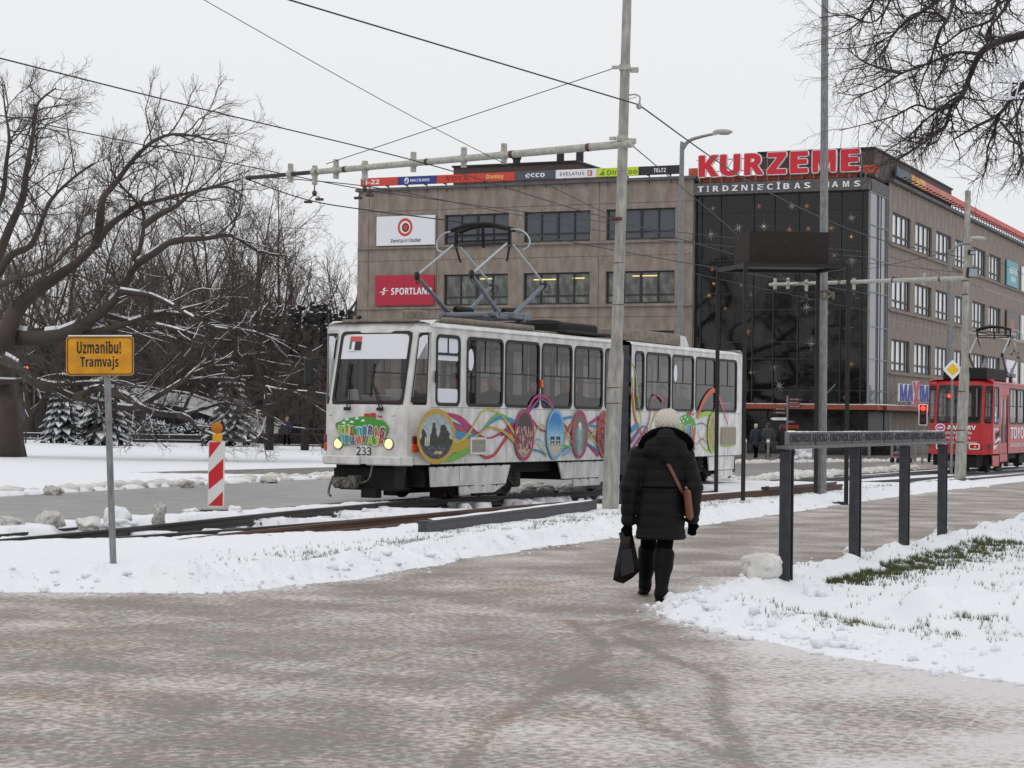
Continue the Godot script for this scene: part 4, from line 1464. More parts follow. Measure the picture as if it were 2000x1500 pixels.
const RIBBONS_BACK := {"orange": [[[0.04,2.03,0.019],[0.19,1.58,0.089],[0.44,1.21,0.064],[0.77,1.08,0.032]],[[4.02,1.47,0.089],[4.48,1.88,0.121],[5.06,2.12,0.108],[5.46,2.0,0.076],[5.77,1.72,0.051],[6.14,1.31,0.029]]], "lime": [[[0.07,2.6,0.038],[0.26,2.36,0.038],[0.64,1.26,0.022]],[[4.07,1.45,0.057],[4.35,1.54,0.108],[4.78,1.58,0.095],[5.27,1.57,0.038]],[[4.18,0.95,0.025],[4.57,0.75,0.032],[4.91,0.7,0.032]],[[5.7,0.82,0.032],[6.2,0.8,0.038],[6.62,0.83,0.025]]], "yellow": [[[0.07,2.31,0.051],[0.27,1.52,0.064],[0.71,1.12,0.032]],[[1.1,1.15,0.032],[1.3,1.43,0.045],[1.51,1.55,0.045],[1.86,1.5,0.032]],[[4.03,1.15,0.022],[4.32,0.98,0.022],[4.7,1.08,0.022]]], "blue": [[[0.04,1.18,0.14],[0.28,1.26,0.115],[0.48,1.32,0.057]]], "purple": [[[0.05,0.94,0.127],[0.44,1.15,0.076],[0.7,1.27,0.038],[0.98,1.2,0.029],[0.65,1.1,0.029]],[[3.98,1.31,0.022],[4.36,1.35,0.022],[4.7,1.27,0.022]]], "magenta": [[[0.05,0.76,0.083],[0.37,0.94,0.07],[1.01,1.34,0.032],[1.25,1.89,0.038],[1.58,1.94,0.045],[1.93,1.8,0.064]],[[3.99,0.85,0.022],[4.37,0.98,0.022],[4.71,0.88,0.022]]]}

func ribbon(b: MB, pts: Array, z: float) -> void:
	var p := PackedVector3Array()
	for q in pts:
		p.append(Vector3(q[0], q[1], q[2]))
	p = smooth_line(p, 6)
	for i in p.size() - 1:
		var a := Vector2(p[i].x, p[i].y)
		var c := Vector2(p[i + 1].x, p[i + 1].y)
		var d0 := (c - Vector2(p[maxi(i - 1, 0)].x, p[maxi(i - 1, 0)].y)).normalized().orthogonal() * p[i].z * 0.5
		var e := Vector2(p[mini(i + 2, p.size() - 1)].x, p[mini(i + 2, p.size() - 1)].y)
		var d1 := (e - a).normalized().orthogonal() * p[i + 1].z * 0.5
		b.quad(Vector3(a.x - d0.x, a.y - d0.y, z), Vector3(c.x - d1.x, c.y - d1.y, z), Vector3(c.x + d1.x, c.y + d1.y, z), Vector3(a.x + d0.x, a.y + d0.y, z), Vector3(0, 0, 1))

# little photographic prints, worked out pixel by pixel: 0 lake at dusk, 1 dancers, 2 chairs on a beach, 3 glass, 4 embers, 5 amber threads
func print_tex(kind: int) -> ImageTexture:
	var w := 96
	var h := 128
	var im := Image.create(w, h, false, Image.FORMAT_RGB8)
	var nz := FastNoiseLite.new()
	nz.seed = 50 + kind
	nz.frequency = 0.06
	nz.fractal_octaves = 3
	for y in h:
		for x in w:
			var u := float(x) / w
			var v := float(y) / h
			var n := nz.get_noise_2d(x, y)
			var c := Color.BLACK
			if kind == 0:
				c = rgb(150, 165, 172).lerp(rgb(196, 196, 176), v)
				var tree := 0.62 - 0.42 * maxf(exp(-pow((u - 0.42) / 0.1, 2.0)), maxf(exp(-pow((u - 0.72) / 0.17, 2.0)), 0.75 * exp(-pow((u - 0.12) / 0.08, 2.0)))) + n * 0.12
				if v > tree:
					c = rgb(38, 42, 36).lerp(rgb(60, 62, 44), n + 0.3)
				if u > 0.16 and u < 0.32 and v > 0.5 and v < 0.7:
					c = rgb(214, 214, 200) if fmod(u * 38.0, 2.0) < 1.3 else rgb(60, 60, 56)
				if v > 0.7:
					c = rgb(44, 52, 66).lerp(rgb(92, 98, 108), clampf(n * 1.5 + 0.25, 0, 1))
				if v > 0.82 and v < 0.88 and absf(u - 0.55) < 0.12:
					c = rgb(196, 170, 110)
			elif kind == 1:
				c = rgb(62, 54, 52)
				if v > 0.3 and v < 0.82:
					var f := nz.get_noise_2d(x * 2.6, y * 0.5)
					c = rgb(196, 186, 176) if f > 0.22 else (rgb(150, 40, 42) if f > -0.02 else (rgb(96, 70, 60) if f > -0.2 else rgb(44, 40, 40)))
				elif v >= 0.82:
					c = rgb(190, 170, 140).lerp(rgb(60, 50, 44), clampf(n * 2.0, 0, 1))
			elif kind == 2:
				c = rgb(40, 120, 190).lerp(rgb(150, 196, 216), smoothstep(0.1, 0.62, v))
				if v > 0.7:
					c = rgb(206, 196, 170).lerp(rgb(170, 160, 140), n + 0.4)
				for cx in [0.3, 0.68]:
					if absf(u - cx) < 0.14 and ((v > 0.55 and v < 0.62) or (v > 0.66 and v < 0.69) or (absf(absf(u - cx) - 0.1) < 0.025 and v > 0.55 and v < 0.76)):
						c = rgb(40, 44, 50)
			elif kind == 3:
				c = rgb(112, 104, 92).lerp(rgb(140, 76, 66), clampf(n * 2.0 + (0.3 - v) * 2.0, 0, 1))
				var g := absf(u - 0.5) / (0.3 + 0.08 * sin(v * 5.0))
				if v > 0.36 and g < 1.0:
					c = rgb(150, 172, 172).lerp(rgb(96, 116, 118), g)
				if Vector2((u - 0.5) * 0.75, v - 0.3).length() < 0.09:
					c = rgb(208, 214, 210)
			elif kind == 4:
				c = rgb(190, 70, 50).lerp(rgb(34, 24, 24), clampf(n * 3.0 + v * 1.1 - 0.1, 0, 1))
			else:
				c = rgb(150, 140, 104).lerp(rgb(196, 176, 120), clampf(nz.get_noise_2d(x * 3.0, y * 0.35) * 2.0 + 0.4, 0, 1))
				if nz.get_noise_2d(x * 4.0 + 90.0, y * 0.3) > 0.3:
					c = rgb(70, 66, 46)
			c = c * (1.0 + n * 0.15)
			im.set_pixel(x, y, c)
	return as_tex(im)

func print_disc(called: String, cx: float, cy: float, rx: float, ry: float, z: float, kind: int, parent: Node, at: Transform3D) -> void:
	var key := "print_%d" % kind
	if not mats.has(key):
		var m := StandardMaterial3D.new()
		m.resource_name = key
		m.albedo_texture = print_tex(kind)
		m.roughness = 0.5
		mats[key] = m
	var b := MB.new()
	var i0 := b.vert(Vector3(cx, cy, z), Vector3(0, 0, 1), Vector2(0.5, 0.5))
	for k in 32:
		var a := TAU * k / 32.0
		b.vert(Vector3(cx + rx * cos(a), cy + ry * sin(a), z), Vector3(0, 0, 1), Vector2(0.5 + 0.5 * cos(a), 0.5 - 0.5 * sin(a)))
	for k in 32:
		b.tri_i(i0, i0 + 1 + k, i0 + 1 + (k + 1) % 32)
	put(called, b.mesh(), mats[key], parent, at)

const NOSE := [[0.57, 0.42], [0.78, 0.41], [1.2, 0.4], [1.58, 0.43], [1.62, 0.44], [2.9, 0.74], [2.96, 0.76], [3.06, 0.84], [3.13, 0.98]]

func nose_x(v: float) -> float:
	for i in NOSE.size() - 1:
		if v <= NOSE[i + 1][0]:
			return lerpf(NOSE[i][1], NOSE[i + 1][1], (v - NOSE[i][0]) / (NOSE[i + 1][0] - NOSE[i][0]))
	return 1.0

# one half of the tram: x back from the nose, y up from the rail, z across; returns nothing, adds parts to t placed by at
func tram_half(t: Node3D, at: Transform3D, length: float, wins: Array, doors: Array, paint: Material, skirts: Array, far_wins: Array) -> void:
	var body := MB.new()
	var v0 := 0.57
	var vb := 1.55
	var vt := 2.95
	var x0 := 0.8
	for side in 2:
		var z := 1.1 if side == 0 else -1.1
		var list: Array = wins if side == 0 else far_wins
		var hint := Vector3(0, 0, 1 if side == 0 else -1)
		var cuts := [x0]
		for k in list.size():
			cuts.append(length if k == list.size() - 1 else (list[k][1] + list[k + 1][0]) / 2.0)
		# lower band, broken by the doors
		var xs := [x0]
		if side == 0:
			for d in doors:
				xs.append_array([d[0], d[1]])
		xs.append(length)
		for k in range(0, xs.size() - 1, 2):
			body.quad(Vector3(xs[k], v0, z), Vector3(xs[k + 1], v0, z), Vector3(xs[k + 1], vb, z), Vector3(xs[k], vb, z), hint)
		body.quad(Vector3(x0, vt, z), Vector3(length, vt, z), Vector3(length, 3.0, z), Vector3(x0, 3.0, z), hint)
		for k in list.size():
			var w = list[k]
			var is_door := false
			if side == 0:
				for d in doors:
					if absf(d[0] - w[0]) < 0.1:
						is_door = true
			if is_door:
				body.quad(Vector3(cuts[k], vb, z), Vector3(w[0], vb, z), Vector3(w[0], vt, z), Vector3(cuts[k], vt, z), hint)
				body.quad(Vector3(w[1], vb, z), Vector3(cuts[k + 1], vb, z), Vector3(cuts[k + 1], vt, z), Vector3(w[1], vt, z), hint)
				body.quad(Vector3(w[0], 2.62, z), Vector3(w[1], 2.62, z), Vector3(w[1], vt, z), Vector3(w[0], vt, z), hint)
				continue
			body.ring(round_rect(w[0], 1.62, w[1], 2.87, 0.12), square_rect(cuts[k], vb, cuts[k + 1], vt), z, 0.0)
		# gutter
		body.bbox(Vector3((x0 + length) / 2, 3.005, z + signf(z) * 0.005), Vector3(length - x0, 0.03, 0.05), 0.008)
	# curved roof
	var prev := Vector3(0, 3.0, 1.1)
	for k in range(1, 13):
		var a := PI * k / 12.0
		var q := Vector3(0, 3.0 + 0.13 * pow(sin(a), 0.6), 1.1 * cos(a))
		body.quad(Vector3(x0, prev.y, prev.z), Vector3(length, prev.y, prev.z), Vector3(length, q.y, q.z), Vector3(x0, q.y, q.z), Vector3(0, 1, q.z * 0.3))
		prev = q
	# nose: bands below and above the windows, posts between them
	var ring_at := func(v: float) -> Array:
		var x := nose_x(v)
		return [Vector3(maxf(x0, x), v, 1.1), Vector3(x + 0.05, v, 0.84), Vector3(x + 0.01, v, 0.72), Vector3(x - 0.03, v, 0.0), Vector3(x + 0.01, v, -0.72), Vector3(x + 0.05, v, -0.84), Vector3(maxf(x0, x), v, -1.1)]
	for band in [[0.57, 0.78], [0.78, 1.2], [1.2, 1.58], [1.58, 1.62], [2.9, 2.96], [2.96, 3.06], [3.06, 3.13]]:
		var lo: Array = ring_at.call(band[0])
		var hi: Array = ring_at.call(band[1])
		for k in 6:
			body.quad(lo[k], lo[k + 1], hi[k + 1], hi[k], Vector3(-1, 0.2, lo[k].z + lo[k + 1].z))
	var cap: Array = ring_at.call(3.13)
	for k in 6:
		body.tri(cap[k], cap[k + 1], Vector3(1.3, 3.13, 0), Vector3.UP)
	for sg in [1.0, -1.0]:
		for post in [[0.83, 0.745, 0.05, 0.012], [1.1, 1.045, 0.36, 0.3]]:
			var l0 := nose_x(1.62)
			var h0 := nose_x(2.9)
			if post[0] > 1.0:
				body.quad(Vector3(0.8, 1.62, 1.1 * sg), Vector3(0.74, 1.62, 1.05 * sg), Vector3(0.8, 2.9, 1.05 * sg), Vector3(0.86, 2.9, 1.1 * sg), Vector3(-1, 0, sg))
			else:
				body.quad(Vector3(l0 + post[2], 1.62, post[0] * sg), Vector3(l0 + post[3], 1.62, post[1] * sg), Vector3(h0 + post[3], 2.9, post[1] * sg), Vector3(h0 + post[2], 2.9, post[0] * sg), Vector3(-1, 0, sg))
				body.quad(Vector3(l0 + post[2], 1.62, post[0] * sg), Vector3(l0 + post[2] + 0.06, 1.62, (post[0] + 0.05) * sg), Vector3(h0 + post[2] + 0.02, 2.9, (post[0] + 0.05) * sg), Vector3(h0 + post[2], 2.9, post[0] * sg), Vector3(-0.3, 0, sg))
	put("body", body.mesh(), paint, t, at)
	# sheet seams and the dark sill line
	var seam := MB.new()
	for sg in [1.0, -1.0]:
		seam.box(Vector3((x0 + length) / 2, 0.575, 1.102 * sg), Vector3(length - x0, 0.012, 0.006))
		seam.box(Vector3((x0 + length) / 2, 1.585, 1.1005 * sg), Vector3(length - x0, 0.006, 0.003))
		for k in 4:
			seam.box(Vector3(x0 + 0.03 + (length - x0) * [0.14, 0.36, 0.62, 0.86][k], 1.08, 1.1005 * sg), Vector3(0.007, 1.0, 0.003))
	put("seam", seam.mesh(), mats.tram_grime, t, at)
	# end wall towards the joint, floor, ceiling
	var inner := MB.new()
	inner.box(Vector3((0.6 + length) / 2, 0.86, 0), Vector3(length - 0.6, 0.08, 2.12))
	inner.box(Vector3((0.9 + length) / 2, 2.97, 0), Vector3(length - 0.9, 0.04, 2.1))
	inner.box(Vector3(2.0, 1.3, 0.45), Vector3(0.06, 0.85, 1.2))
	for sg in [1.0, -1.0]:
		inner.quad(Vector3(0.9, 0.9, 1.07 * sg), Vector3(length, 0.9, 1.07 * sg), Vector3(length, 1.56, 1.07 * sg), Vector3(0.9, 1.56, 1.07 * sg), Vector3(0, 0, -sg))
	put("saloon_lining", inner.mesh(), mats.tram_lining, t, at)
	var seats := MB.new()
	var x := 2.5
	while x < length - 0.6:
		for z in [0.68, -0.68]:
			seats.bbox(Vector3(x, 1.28, z), Vector3(0.44, 0.07, 0.62), 0.02)
			seats.bbox(Vector3(x + 0.2, 1.58, z), Vector3(0.06, 0.56, 0.62), 0.02)
			seats.box(Vector3(x, 1.07, z), Vector3(0.1, 0.4, 0.1))
		seats.rod(Vector3(x + 0.22, 0.9, 0.38), Vector3(x + 0.22, 2.95, 0.38), 0.018, 6)
		x += 0.74
	put("seats", seats.mesh(), mats.tram_seat, t, at)
	# windows
	for side in 2:
		var list: Array = wins if side == 0 else far_wins
		for w in list:
			var is_door := false
			if side == 0:
				for d in doors:
					if absf(d[0] - w[0]) < 0.1:
						is_door = true
			if is_door:
				continue
			var wt := at * Transform3D(Basis.IDENTITY, Vector3(0, 0, 1.1)) if side == 0 else at * Transform3D(Basis(Vector3(-1, 0, 0), Vector3.UP, Vector3(0, 0, -1)), Vector3(w[0] + w[1], 0, -1.1))
			var f := MB.new()
			f.ring(round_rect(w[0] + 0.045, 1.665, w[1] - 0.045, 2.825, 0.09), round_rect(w[0] - 0.012, 1.608, w[1] + 0.012, 2.882, 0.13), 0.012, 0.03)
			if w[1] - w[0] > 0.7:
				var c: float = (w[0] + w[1]) / 2
				if w.size() > 2:
					f.box(Vector3(c, 2.53, 0.0), Vector3(w[1] - w[0] - 0.06, 0.035, 0.02))
					f.box(Vector3(c, 2.7, 0.0), Vector3(0.02, 0.3, 0.018))
				else:
					f.box(Vector3(c, 2.24, -0.008), Vector3(w[1] - w[0] - 0.06, 0.028, 0.014))
					f.box(Vector3(c + 0.02, 2.55, -0.008), Vector3(0.022, 0.62, 0.013))
			var fo := put("window", f.mesh(), mats.rubber, t, wt)
			var g := MB.new()
			g.poly_flat(round_rect(w[0] + 0.02, 1.64, w[1] - 0.02, 2.85, 0.1), -0.012)
			put("pane", g.mesh(), mats.tram_glass, fo)
			if w.size() > 2 and side == 0:
				var bl := MB.new()
				bl.poly_flat(round_rect(w[0] + 0.05, 2.56, w[1] - 0.05, 2.82, 0.05), -0.009)
				bl.poly_flat(round_rect(w[0] + 0.05, 2.42, w[1] - 0.05, 2.52, 0.01), -0.009)
				bl.poly_flat(round_rect(w[0] + 0.05, 1.67, w[1] - 0.05, 1.92, 0.05), -0.009)
				put("blind", bl.mesh(), mats.tram_blind, fo)
	# windscreen and corner windows
	var l0 := nose_x(1.64)
	var h0 := nose_x(2.9)
	var wf := MB.new()
	var sf := func(p: Vector2) -> Vector3:
		return Vector3(nose_x(p.y) - 0.03 + 0.04 * pow(p.x / 0.75, 2.0) + 0.006, p.y, p.x)
	var inn := round_rect(-0.70, 1.68, 0.70, 2.88, 0.09)
	var out := round_rect(-0.755, 1.62, 0.755, 2.93, 0.1)
	for k in inn.size():
		var k2 := (k + 1) % inn.size()
		wf.quad(sf.call(inn[k]) + Vector3(-0.02, 0, 0), sf.call(inn[k2]) + Vector3(-0.02, 0, 0), sf.call(out[k2]) + Vector3(-0.016, 0, 0), sf.call(out[k]) + Vector3(-0.016, 0, 0), Vector3(-1, 0, 0))
	var wo := put("windscreen", wf.mesh(), mats.rubber, t, at)
	var grid := MB.new()
	for j in 6:
		for k in 6:
			var c := [Vector2(-0.73 + 1.46 * j / 6.0, 1.66 + 1.24 * k / 6.0), Vector2(-0.73 + 1.46 * (j + 1) / 6.0, 1.66 + 1.24 * k / 6.0), Vector2(-0.73 + 1.46 * (j + 1) / 6.0, 1.66 + 1.24 * (k + 1) / 6.0), Vector2(-0.73 + 1.46 * j / 6.0, 1.66 + 1.24 * (k + 1) / 6.0)]
			grid.quad(sf.call(c[0]), sf.call(c[1]), sf.call(c[2]), sf.call(c[3]), Vector3(-1, 0, 0))
	put("pane", grid.mesh(), mats.tram_glass, wo)
	for sg in [1.0, -1.0]:
		var a := [Vector3(l0 + 0.07, 1.66, 0.86 * sg), Vector3(0.74, 1.66, 1.055 * sg), Vector3(0.8, 2.88, 1.055 * sg), Vector3(h0 + 0.03, 2.88, 0.86 * sg)]
		var cen: Vector3 = (a[0] + a[1] + a[2] + a[3]) / 4.0
		var cf := MB.new()
		for k in 4:
			var p: Vector3 = a[k]
			var q: Vector3 = a[(k + 1) % 4]
			cf.quad(p, q, q.lerp(cen, 0.16), p.lerp(cen, 0.16), Vector3(-1, 0, sg))
		for q in cf.v.size():
			cf.v[q] += Vector3(-0.012, 0, 0.012 * sg)
		var co := put("corner_window", cf.mesh(), mats.rubber, t, at)
		var cg := MB.new()
		cg.quad(a[0], a[1], a[2], a[3], Vector3(-1, 0, sg))
		put("pane", cg.mesh(), mats.tram_glass, co)
	# doors
	for d in doors:
		var leaf := 2
		for k in leaf:
			var da: float = lerpf(d[0], d[1], k / 2.0)
			var db: float = lerpf(d[0], d[1], (k + 1) / 2.0)
			var dm := MB.new()
			dm.ring(round_rect(da + 0.1, 0.95, db - 0.1, 2.5, 0.06), square_rect(da + 0.01, 0.3, db - 0.01, 2.62), 1.075, 0.03)
			var dor := put("door", dm.mesh(), paint, t, at)
			var dg := MB.new()
			dg.poly_flat(round_rect(da + 0.09, 0.94, db - 0.09, 2.51, 0.06), 1.06)
			put("pane", dg.mesh(), mats.tram_glass, dor)
	# skirts
	for s in skirts:
		var sk := MB.new()
		var pl := PackedVector2Array()
		for q in s:
			pl.append(Vector2(q[0], q[1]))
		sk.prism(pl, 0.03, Transform3D(Basis.IDENTITY, Vector3(0, 0, 1.05)))
		put("skirt_panel", sk.mesh(), paint, t, at)
		var hg := MB.new()
		for k in 3:
			var xx: float = lerpf(s[0][0], s[1][0], 0.2 + 0.3 * k)
			hg.box(Vector3(xx, s[0][1] - 0.005, 1.084), Vector3(0.035, 0.022, 0.02))
		put("hinge", hg.mesh(), mats.tram_grime, t, at)
	# underframe and bogie
	var un := MB.new()
	un.box(Vector3((0.75 + length) / 2, 0.52, 0), Vector3(length - 0.8, 0.3, 1.7))
	un.box(Vector3(1.35, 0.32, 0), Vector3(1.0, 0.3, 1.9))
	un.box(Vector3(length - 1.4, 0.36, 0.2), Vector3(1.6, 0.34, 1.5))
	put("underframe", un.mesh(), mats.tram_black, t, at)
	var bx := minf(length * 0.5, 3.3)
	bx = 4.2 if length > 8.2 else 3.75
	bx = 3.45
	var bg := MB.new()
	for sg in [1.0, -1.0]:
		bg.bbox(Vector3(bx, 0.3, 0.78 * sg), Vector3(2.3, 0.2, 0.14), 0.03)
		bg.bbox(Vector3(bx, 0.02, 0.74 * sg), Vector3(1.0, 0.12, 0.12), 0.02)
		for sx in [-0.95, 0.95]:
			bg.bbox(Vector3(bx + sx, 0.24, 0.84 * sg), Vector3(0.26, 0.3, 0.14), 0.04)
			bg.lathe(Vector3(bx + sx * 0.4, 0.3, 0.82 * sg), [Vector2(0.1, 0), Vector2(0.13, 0.05), Vector2(0.1, 0.1), Vector2(0.13, 0.15), Vector2(0.1, 0.2), Vector2(0.13, 0.25)], 10)
			bg.bar(Vector3(bx + sx * 0.2, 0.5, 0.86 * sg), Vector3(bx + sx * 0.85, 0.15, 0.86 * sg), 0.06, 0.06)
		bg.box(Vector3(bx - 1.35, 0.05, 0.5 * sg), Vector3(0.1, 0.2, 0.3))
	put("bogie", bg.mesh(), mats.tram_grime, t, at)
	for sx in [-0.95, 0.95]:
		for sg in [1.0, -1.0]:
			var wh := MB.new()
			wh.lathe(Vector3(bx + sx, 0.27, 0.56 * sg), [Vector2(0.0, -0.06), Vector2(0.34, -0.06), Vector2(0.37, -0.05), Vector2(0.37, -0.02), Vector2(0.34, 0.0), Vector2(0.34, 0.06), Vector2(0.28, 0.065), Vector2(0.26, 0.03), Vector2(0.12, 0.03), Vector2(0.1, 0.09), Vector2(0.0, 0.09)], 24, Basis(Vector3(1, 0, 0), Vector3(0, 0, sg), Vector3(0, -sg, 0)))
			put("wheel", wh.mesh(), mats.tram_grime, t, at)
	# bumper and the coupler under it
	var bm := MB.new()
	for sg in [1.0, -1.0]:
		bm.bbox(Vector3(0.37, 0.63, 0.43 * sg), Vector3(0.12, 0.16, 0.72), 0.02)
		bm.bbox(Vector3(0.46, 0.63, 0.83 * sg), Vector3(0.24, 0.16, 0.1), 0.02, Basis(Vector3.UP, -0.9 * sg))
	put("bumper", bm.mesh(), paint, t, at)
	var cpl := MB.new()
	cpl.bbox(Vector3(0.3, 0.23, -0.32), Vector3(0.16, 0.2, 0.46), 0.03)
	for z in [-0.44, -0.24]:
		cpl.lathe(Vector3(0.21, 0.24, z), [Vector2(0.05, -0.02), Vector2(0.09, -0.02), Vector2(0.09, 0.05), Vector2(0.0, 0.06)], 14, Basis(Vector3(0, 1, 0), Vector3(-1, 0, 0), Vector3(0, 0, 1)))
	cpl.tube(smooth_line(pv([[0.28, 0.35, -0.57], [0.22, 0.2, -0.6], [0.2, 0.05, -0.62], [0.12, 0.0, -0.52]]), 5), same(16, 0.022), 6)
	cpl.tube(smooth_line(pv([[0.35, 0.22, -0.1], [0.3, 0.3, 0.15], [0.34, 0.55, 0.2]]), 6), same(13, 0.018), 6)
	cpl.bbox(Vector3(0.55, 0.3, -0.2), Vector3(0.6, 0.12, 0.14), 0.02)
	put("coupler", cpl.mesh(), mats.tram_coupler, t, at)
	var cw := MB.new()
	cw.box(Vector3(0.55, 0.05, 0.05), Vector3(0.2, 0.16, 0.3))
	cw.box(Vector3(0.75, 0.3, 0.0), Vector3(0.3, 0.4, 1.3))
	cw.prism(PackedVector2Array([Vector2(0, 0), Vector2(0.2, 0), Vector2(0.24, 0.38), Vector2(0, 0.4)]), 0.02, Transform3D(Basis(Vector3(0, 0, 1), Vector3.UP, Vector3(-1, 0, 0)), Vector3(0.45, 0.15, 0.6)))
	put("front_guard", cw.mesh(), mats.tram_black, t, at)

func lamp_round(called: String, t: Node3D, at: Transform3D, p: Vector3, r: float, m: Material) -> Node3D:
	var b := MB.new()
	var ax := Basis(Vector3(0, 1, 0), Vector3(-1, 0, 0), Vector3(0, 0, 1))
	b.lathe(p, [Vector2(r * 1.18, -0.03), Vector2(r * 1.2, 0.015), Vector2(r, 0.025)], 20, ax)
	var o := put(called, b.mesh(), mats.zinc, t, at)
	var g := MB.new()
	g.lathe(p, [Vector2(r, 0.0), Vector2(r * 0.98, 0.02), Vector2(r * 0.6, 0.04), Vector2(0.0, 0.05)], 20, ax)
	put("lens", g.mesh(), m, o)
	return o

func build_trams() -> void:
	mat("tram_white", rgb(222, 221, 220), {"r": 0.42, "t": "faint", "s": Vector3(0.9, 0.4, 0.9)})
	mat("tram_red", rgb(196, 34, 40), {"r": 0.35, "t": "grain", "s": Vector3(0.6, 0.3, 0.6)})
	mat("tram_roof_grime", rgb(146, 138, 124), {"r": 0.8, "t": "grain", "s": 0.7})
	mat("tram_lining", rgb(66, 64, 62), {"r": 0.7})
	mat("tram_seat", rgb(64, 58, 56), {"r": 0.7})
	mat("tram_glass", rgb(8, 9, 10), {"r": 0.03, "a": 0.42})
	mat("tram_blind", rgb(222, 224, 232), {"r": 0.6})
	mat("tram_black", rgb(26, 24, 23), {"r": 0.8, "t": "grain", "s": 2.0})
	mat("tram_grime", rgb(66, 58, 50), {"r": 0.8, "t": "blotch", "s": 3.0})
	mat("tram_coupler", rgb(120, 118, 112), {"r": 0.6, "t": "blotch", "s": 3.0})
	mat("bellows", rgb(96, 98, 104), {"r": 0.8, "t": "grain", "s": 1.0})
	mat("head_lens", rgb(255, 226, 170), {"r": 0.15, "e": rgb(255, 214, 150), "ee": 0.95})
	mat("amber_lens", rgb(176, 62, 26), {"r": 0.2, "e": rgb(255, 96, 20), "ee": 0.08})
	mat("red_lens", rgb(220, 40, 24), {"r": 0.2, "e": rgb(255, 60, 30), "ee": 1.6})
	mat("dark_red_lens", rgb(110, 30, 26), {"r": 0.25})
	for q in [["magenta", 190, 34, 108], ["purple", 122, 76, 148], ["red", 206, 60, 56], ["blue", 36, 150, 200], ["yellow", 214, 202, 62], ["green", 122, 192, 62], ["ochre", 208, 168, 50], ["cyan", 116, 190, 224], ["orange", 222, 92, 52], ["lime", 172, 204, 58], ["leaf", 74, 168, 62]]:
		mat("ink_" + q[0], rgb(q[1], q[2], q[3]), {"r": 0.45, "t": "fine", "s": 1.0})
	var wt := thing("articulated_tram", "white two part tram with coloured ribbons and oval pictures, headlights lit", "tram")
	wt.transform = road_frame(0.5022, Vector3(-2.774, 0.13, -34.53))
	var back := wt.transform.affine_inverse() * road_frame(0.4495, Vector3(1.519, 0.13, -42.348))
	var wins := [[0.97, 1.8, "driver"], [2.05, 3.4], [3.49, 4.85], [4.95, 6.24], [6.35, 7.63], [7.74, 8.25]]
	var skirts := [[[0.36, 0.53], [1.86, 0.53], [1.86, 0.18], [0.5, 0.18]], [[1.88, 0.53], [3.78, 0.53], [3.6, 0.18], [1.88, 0.18]], [[1.88, 0.165], [3.58, 0.165], [3.16, 0.03], [1.9, 0.03]], [[5.75, 0.55], [6.38, 0.55], [6.38, 0.22], [5.92, 0.22]], [[6.4, 0.55], [8.3, 0.55], [8.3, 0.22], [6.4, 0.22]], [[6.4, 0.205], [7.7, 0.205], [7.6, 0.06], [6.42, 0.06]]]
	skirts[0] = [[0.85, 0.53], [1.86, 0.53], [1.86, 0.18], [0.9, 0.18]]
	tram_half(wt, Transform3D.IDENTITY, 8.4, wins, [], mats.tram_white, skirts, wins)
	# the back half is built from its own end, turned round
	var turned := back * Transform3D(Basis(Vector3(-1, 0, 0), Vector3.UP, Vector3(0, 0, -1)), Vector3(8.0, 0, 0))
	var w2: Array = []
	for q in [[0.24, 0.76], [0.88, 2.33], [2.44, 3.81], [3.93, 5.27], [5.48, 6.77]]:
		w2.push_front([8.0 - q[1], 8.0 - q[0]])
	tram_half(wt, turned, 7.95, w2, [], mats.tram_white, [], w2)
	for s in [[[4.89, 0.58], [6.7, 0.58], [6.69, 0.24], [4.98, 0.24]], [[5.4, 0.225], [6.6, 0.225], [6.6, 0.08], [5.4, 0.08]], [[0.3, 0.58], [2.4, 0.58], [2.3, 0.24], [0.3, 0.24]]]:
		var sk := MB.new()
		sk.prism(PackedVector2Array([Vector2(s[0][0], s[0][1]), Vector2(s[1][0], s[1][1]), Vector2(s[2][0], s[2][1]), Vector2(s[3][0], s[3][1])]), 0.03, Transform3D(Basis.IDENTITY, Vector3(0, 0, 1.05)))
		put("skirt_panel", sk.mesh(), mats.tram_white, wt, back)
	bellows_between(wt, back, 8.4, 0.05)
	# prints on the near side
	for set_ in [[RIBBONS_FRONT, Transform3D.IDENTITY], [RIBBONS_BACK, back]]:
		var lift := 1.112
		for ink in set_[0]:
			for line in set_[0][ink]:
				var rb := MB.new()
				ribbon(rb, line, lift)
				lift += 0.0007
				put("painted_ribbon", rb.mesh(), mats["ink_" + ink], wt, set_[1])
	for q in [[0.955, 1.07, 0.655, 0.49, "ochre", 0, 0.09], [4.22, 1.09, 0.4, 0.49, "magenta", 1, 0.07], [5.5, 1.105, 0.385, 0.495, "cyan", 2, 0.07], [6.56, 1.105, 0.365, 0.485, "magenta", 3, 0.065], [7.72, 1.1, 0.37, 0.49, "red", 4, 0.065]]:
		var o := MB.new()
		o.ring(ellipse(q[0], q[1], q[2] - q[6] * 0.9, q[3] - q[6], 36), ellipse(q[0], q[1], q[2], q[3], 36), 1.136, 0.0)
		put("oval_border", o.mesh(), mats["ink_" + q[4]], wt)
		print_disc("oval_picture", q[0], q[1], q[2] - q[6] * 0.85, q[3] - q[6] * 0.95, 1.134, q[5], wt, Transform3D.IDENTITY)
	var ob := MB.new()
	ob.ring(ellipse(5.06, 1.12, 0.31, 0.41, 36), ellipse(5.06, 1.12, 0.38, 0.47, 36), 1.136, 0.0)
	put("oval_border", ob.mesh(), mats.ink_lime, wt, back)
	print_disc("oval_picture", 5.06, 1.12, 0.32, 0.42, 1.134, 5, wt, back)
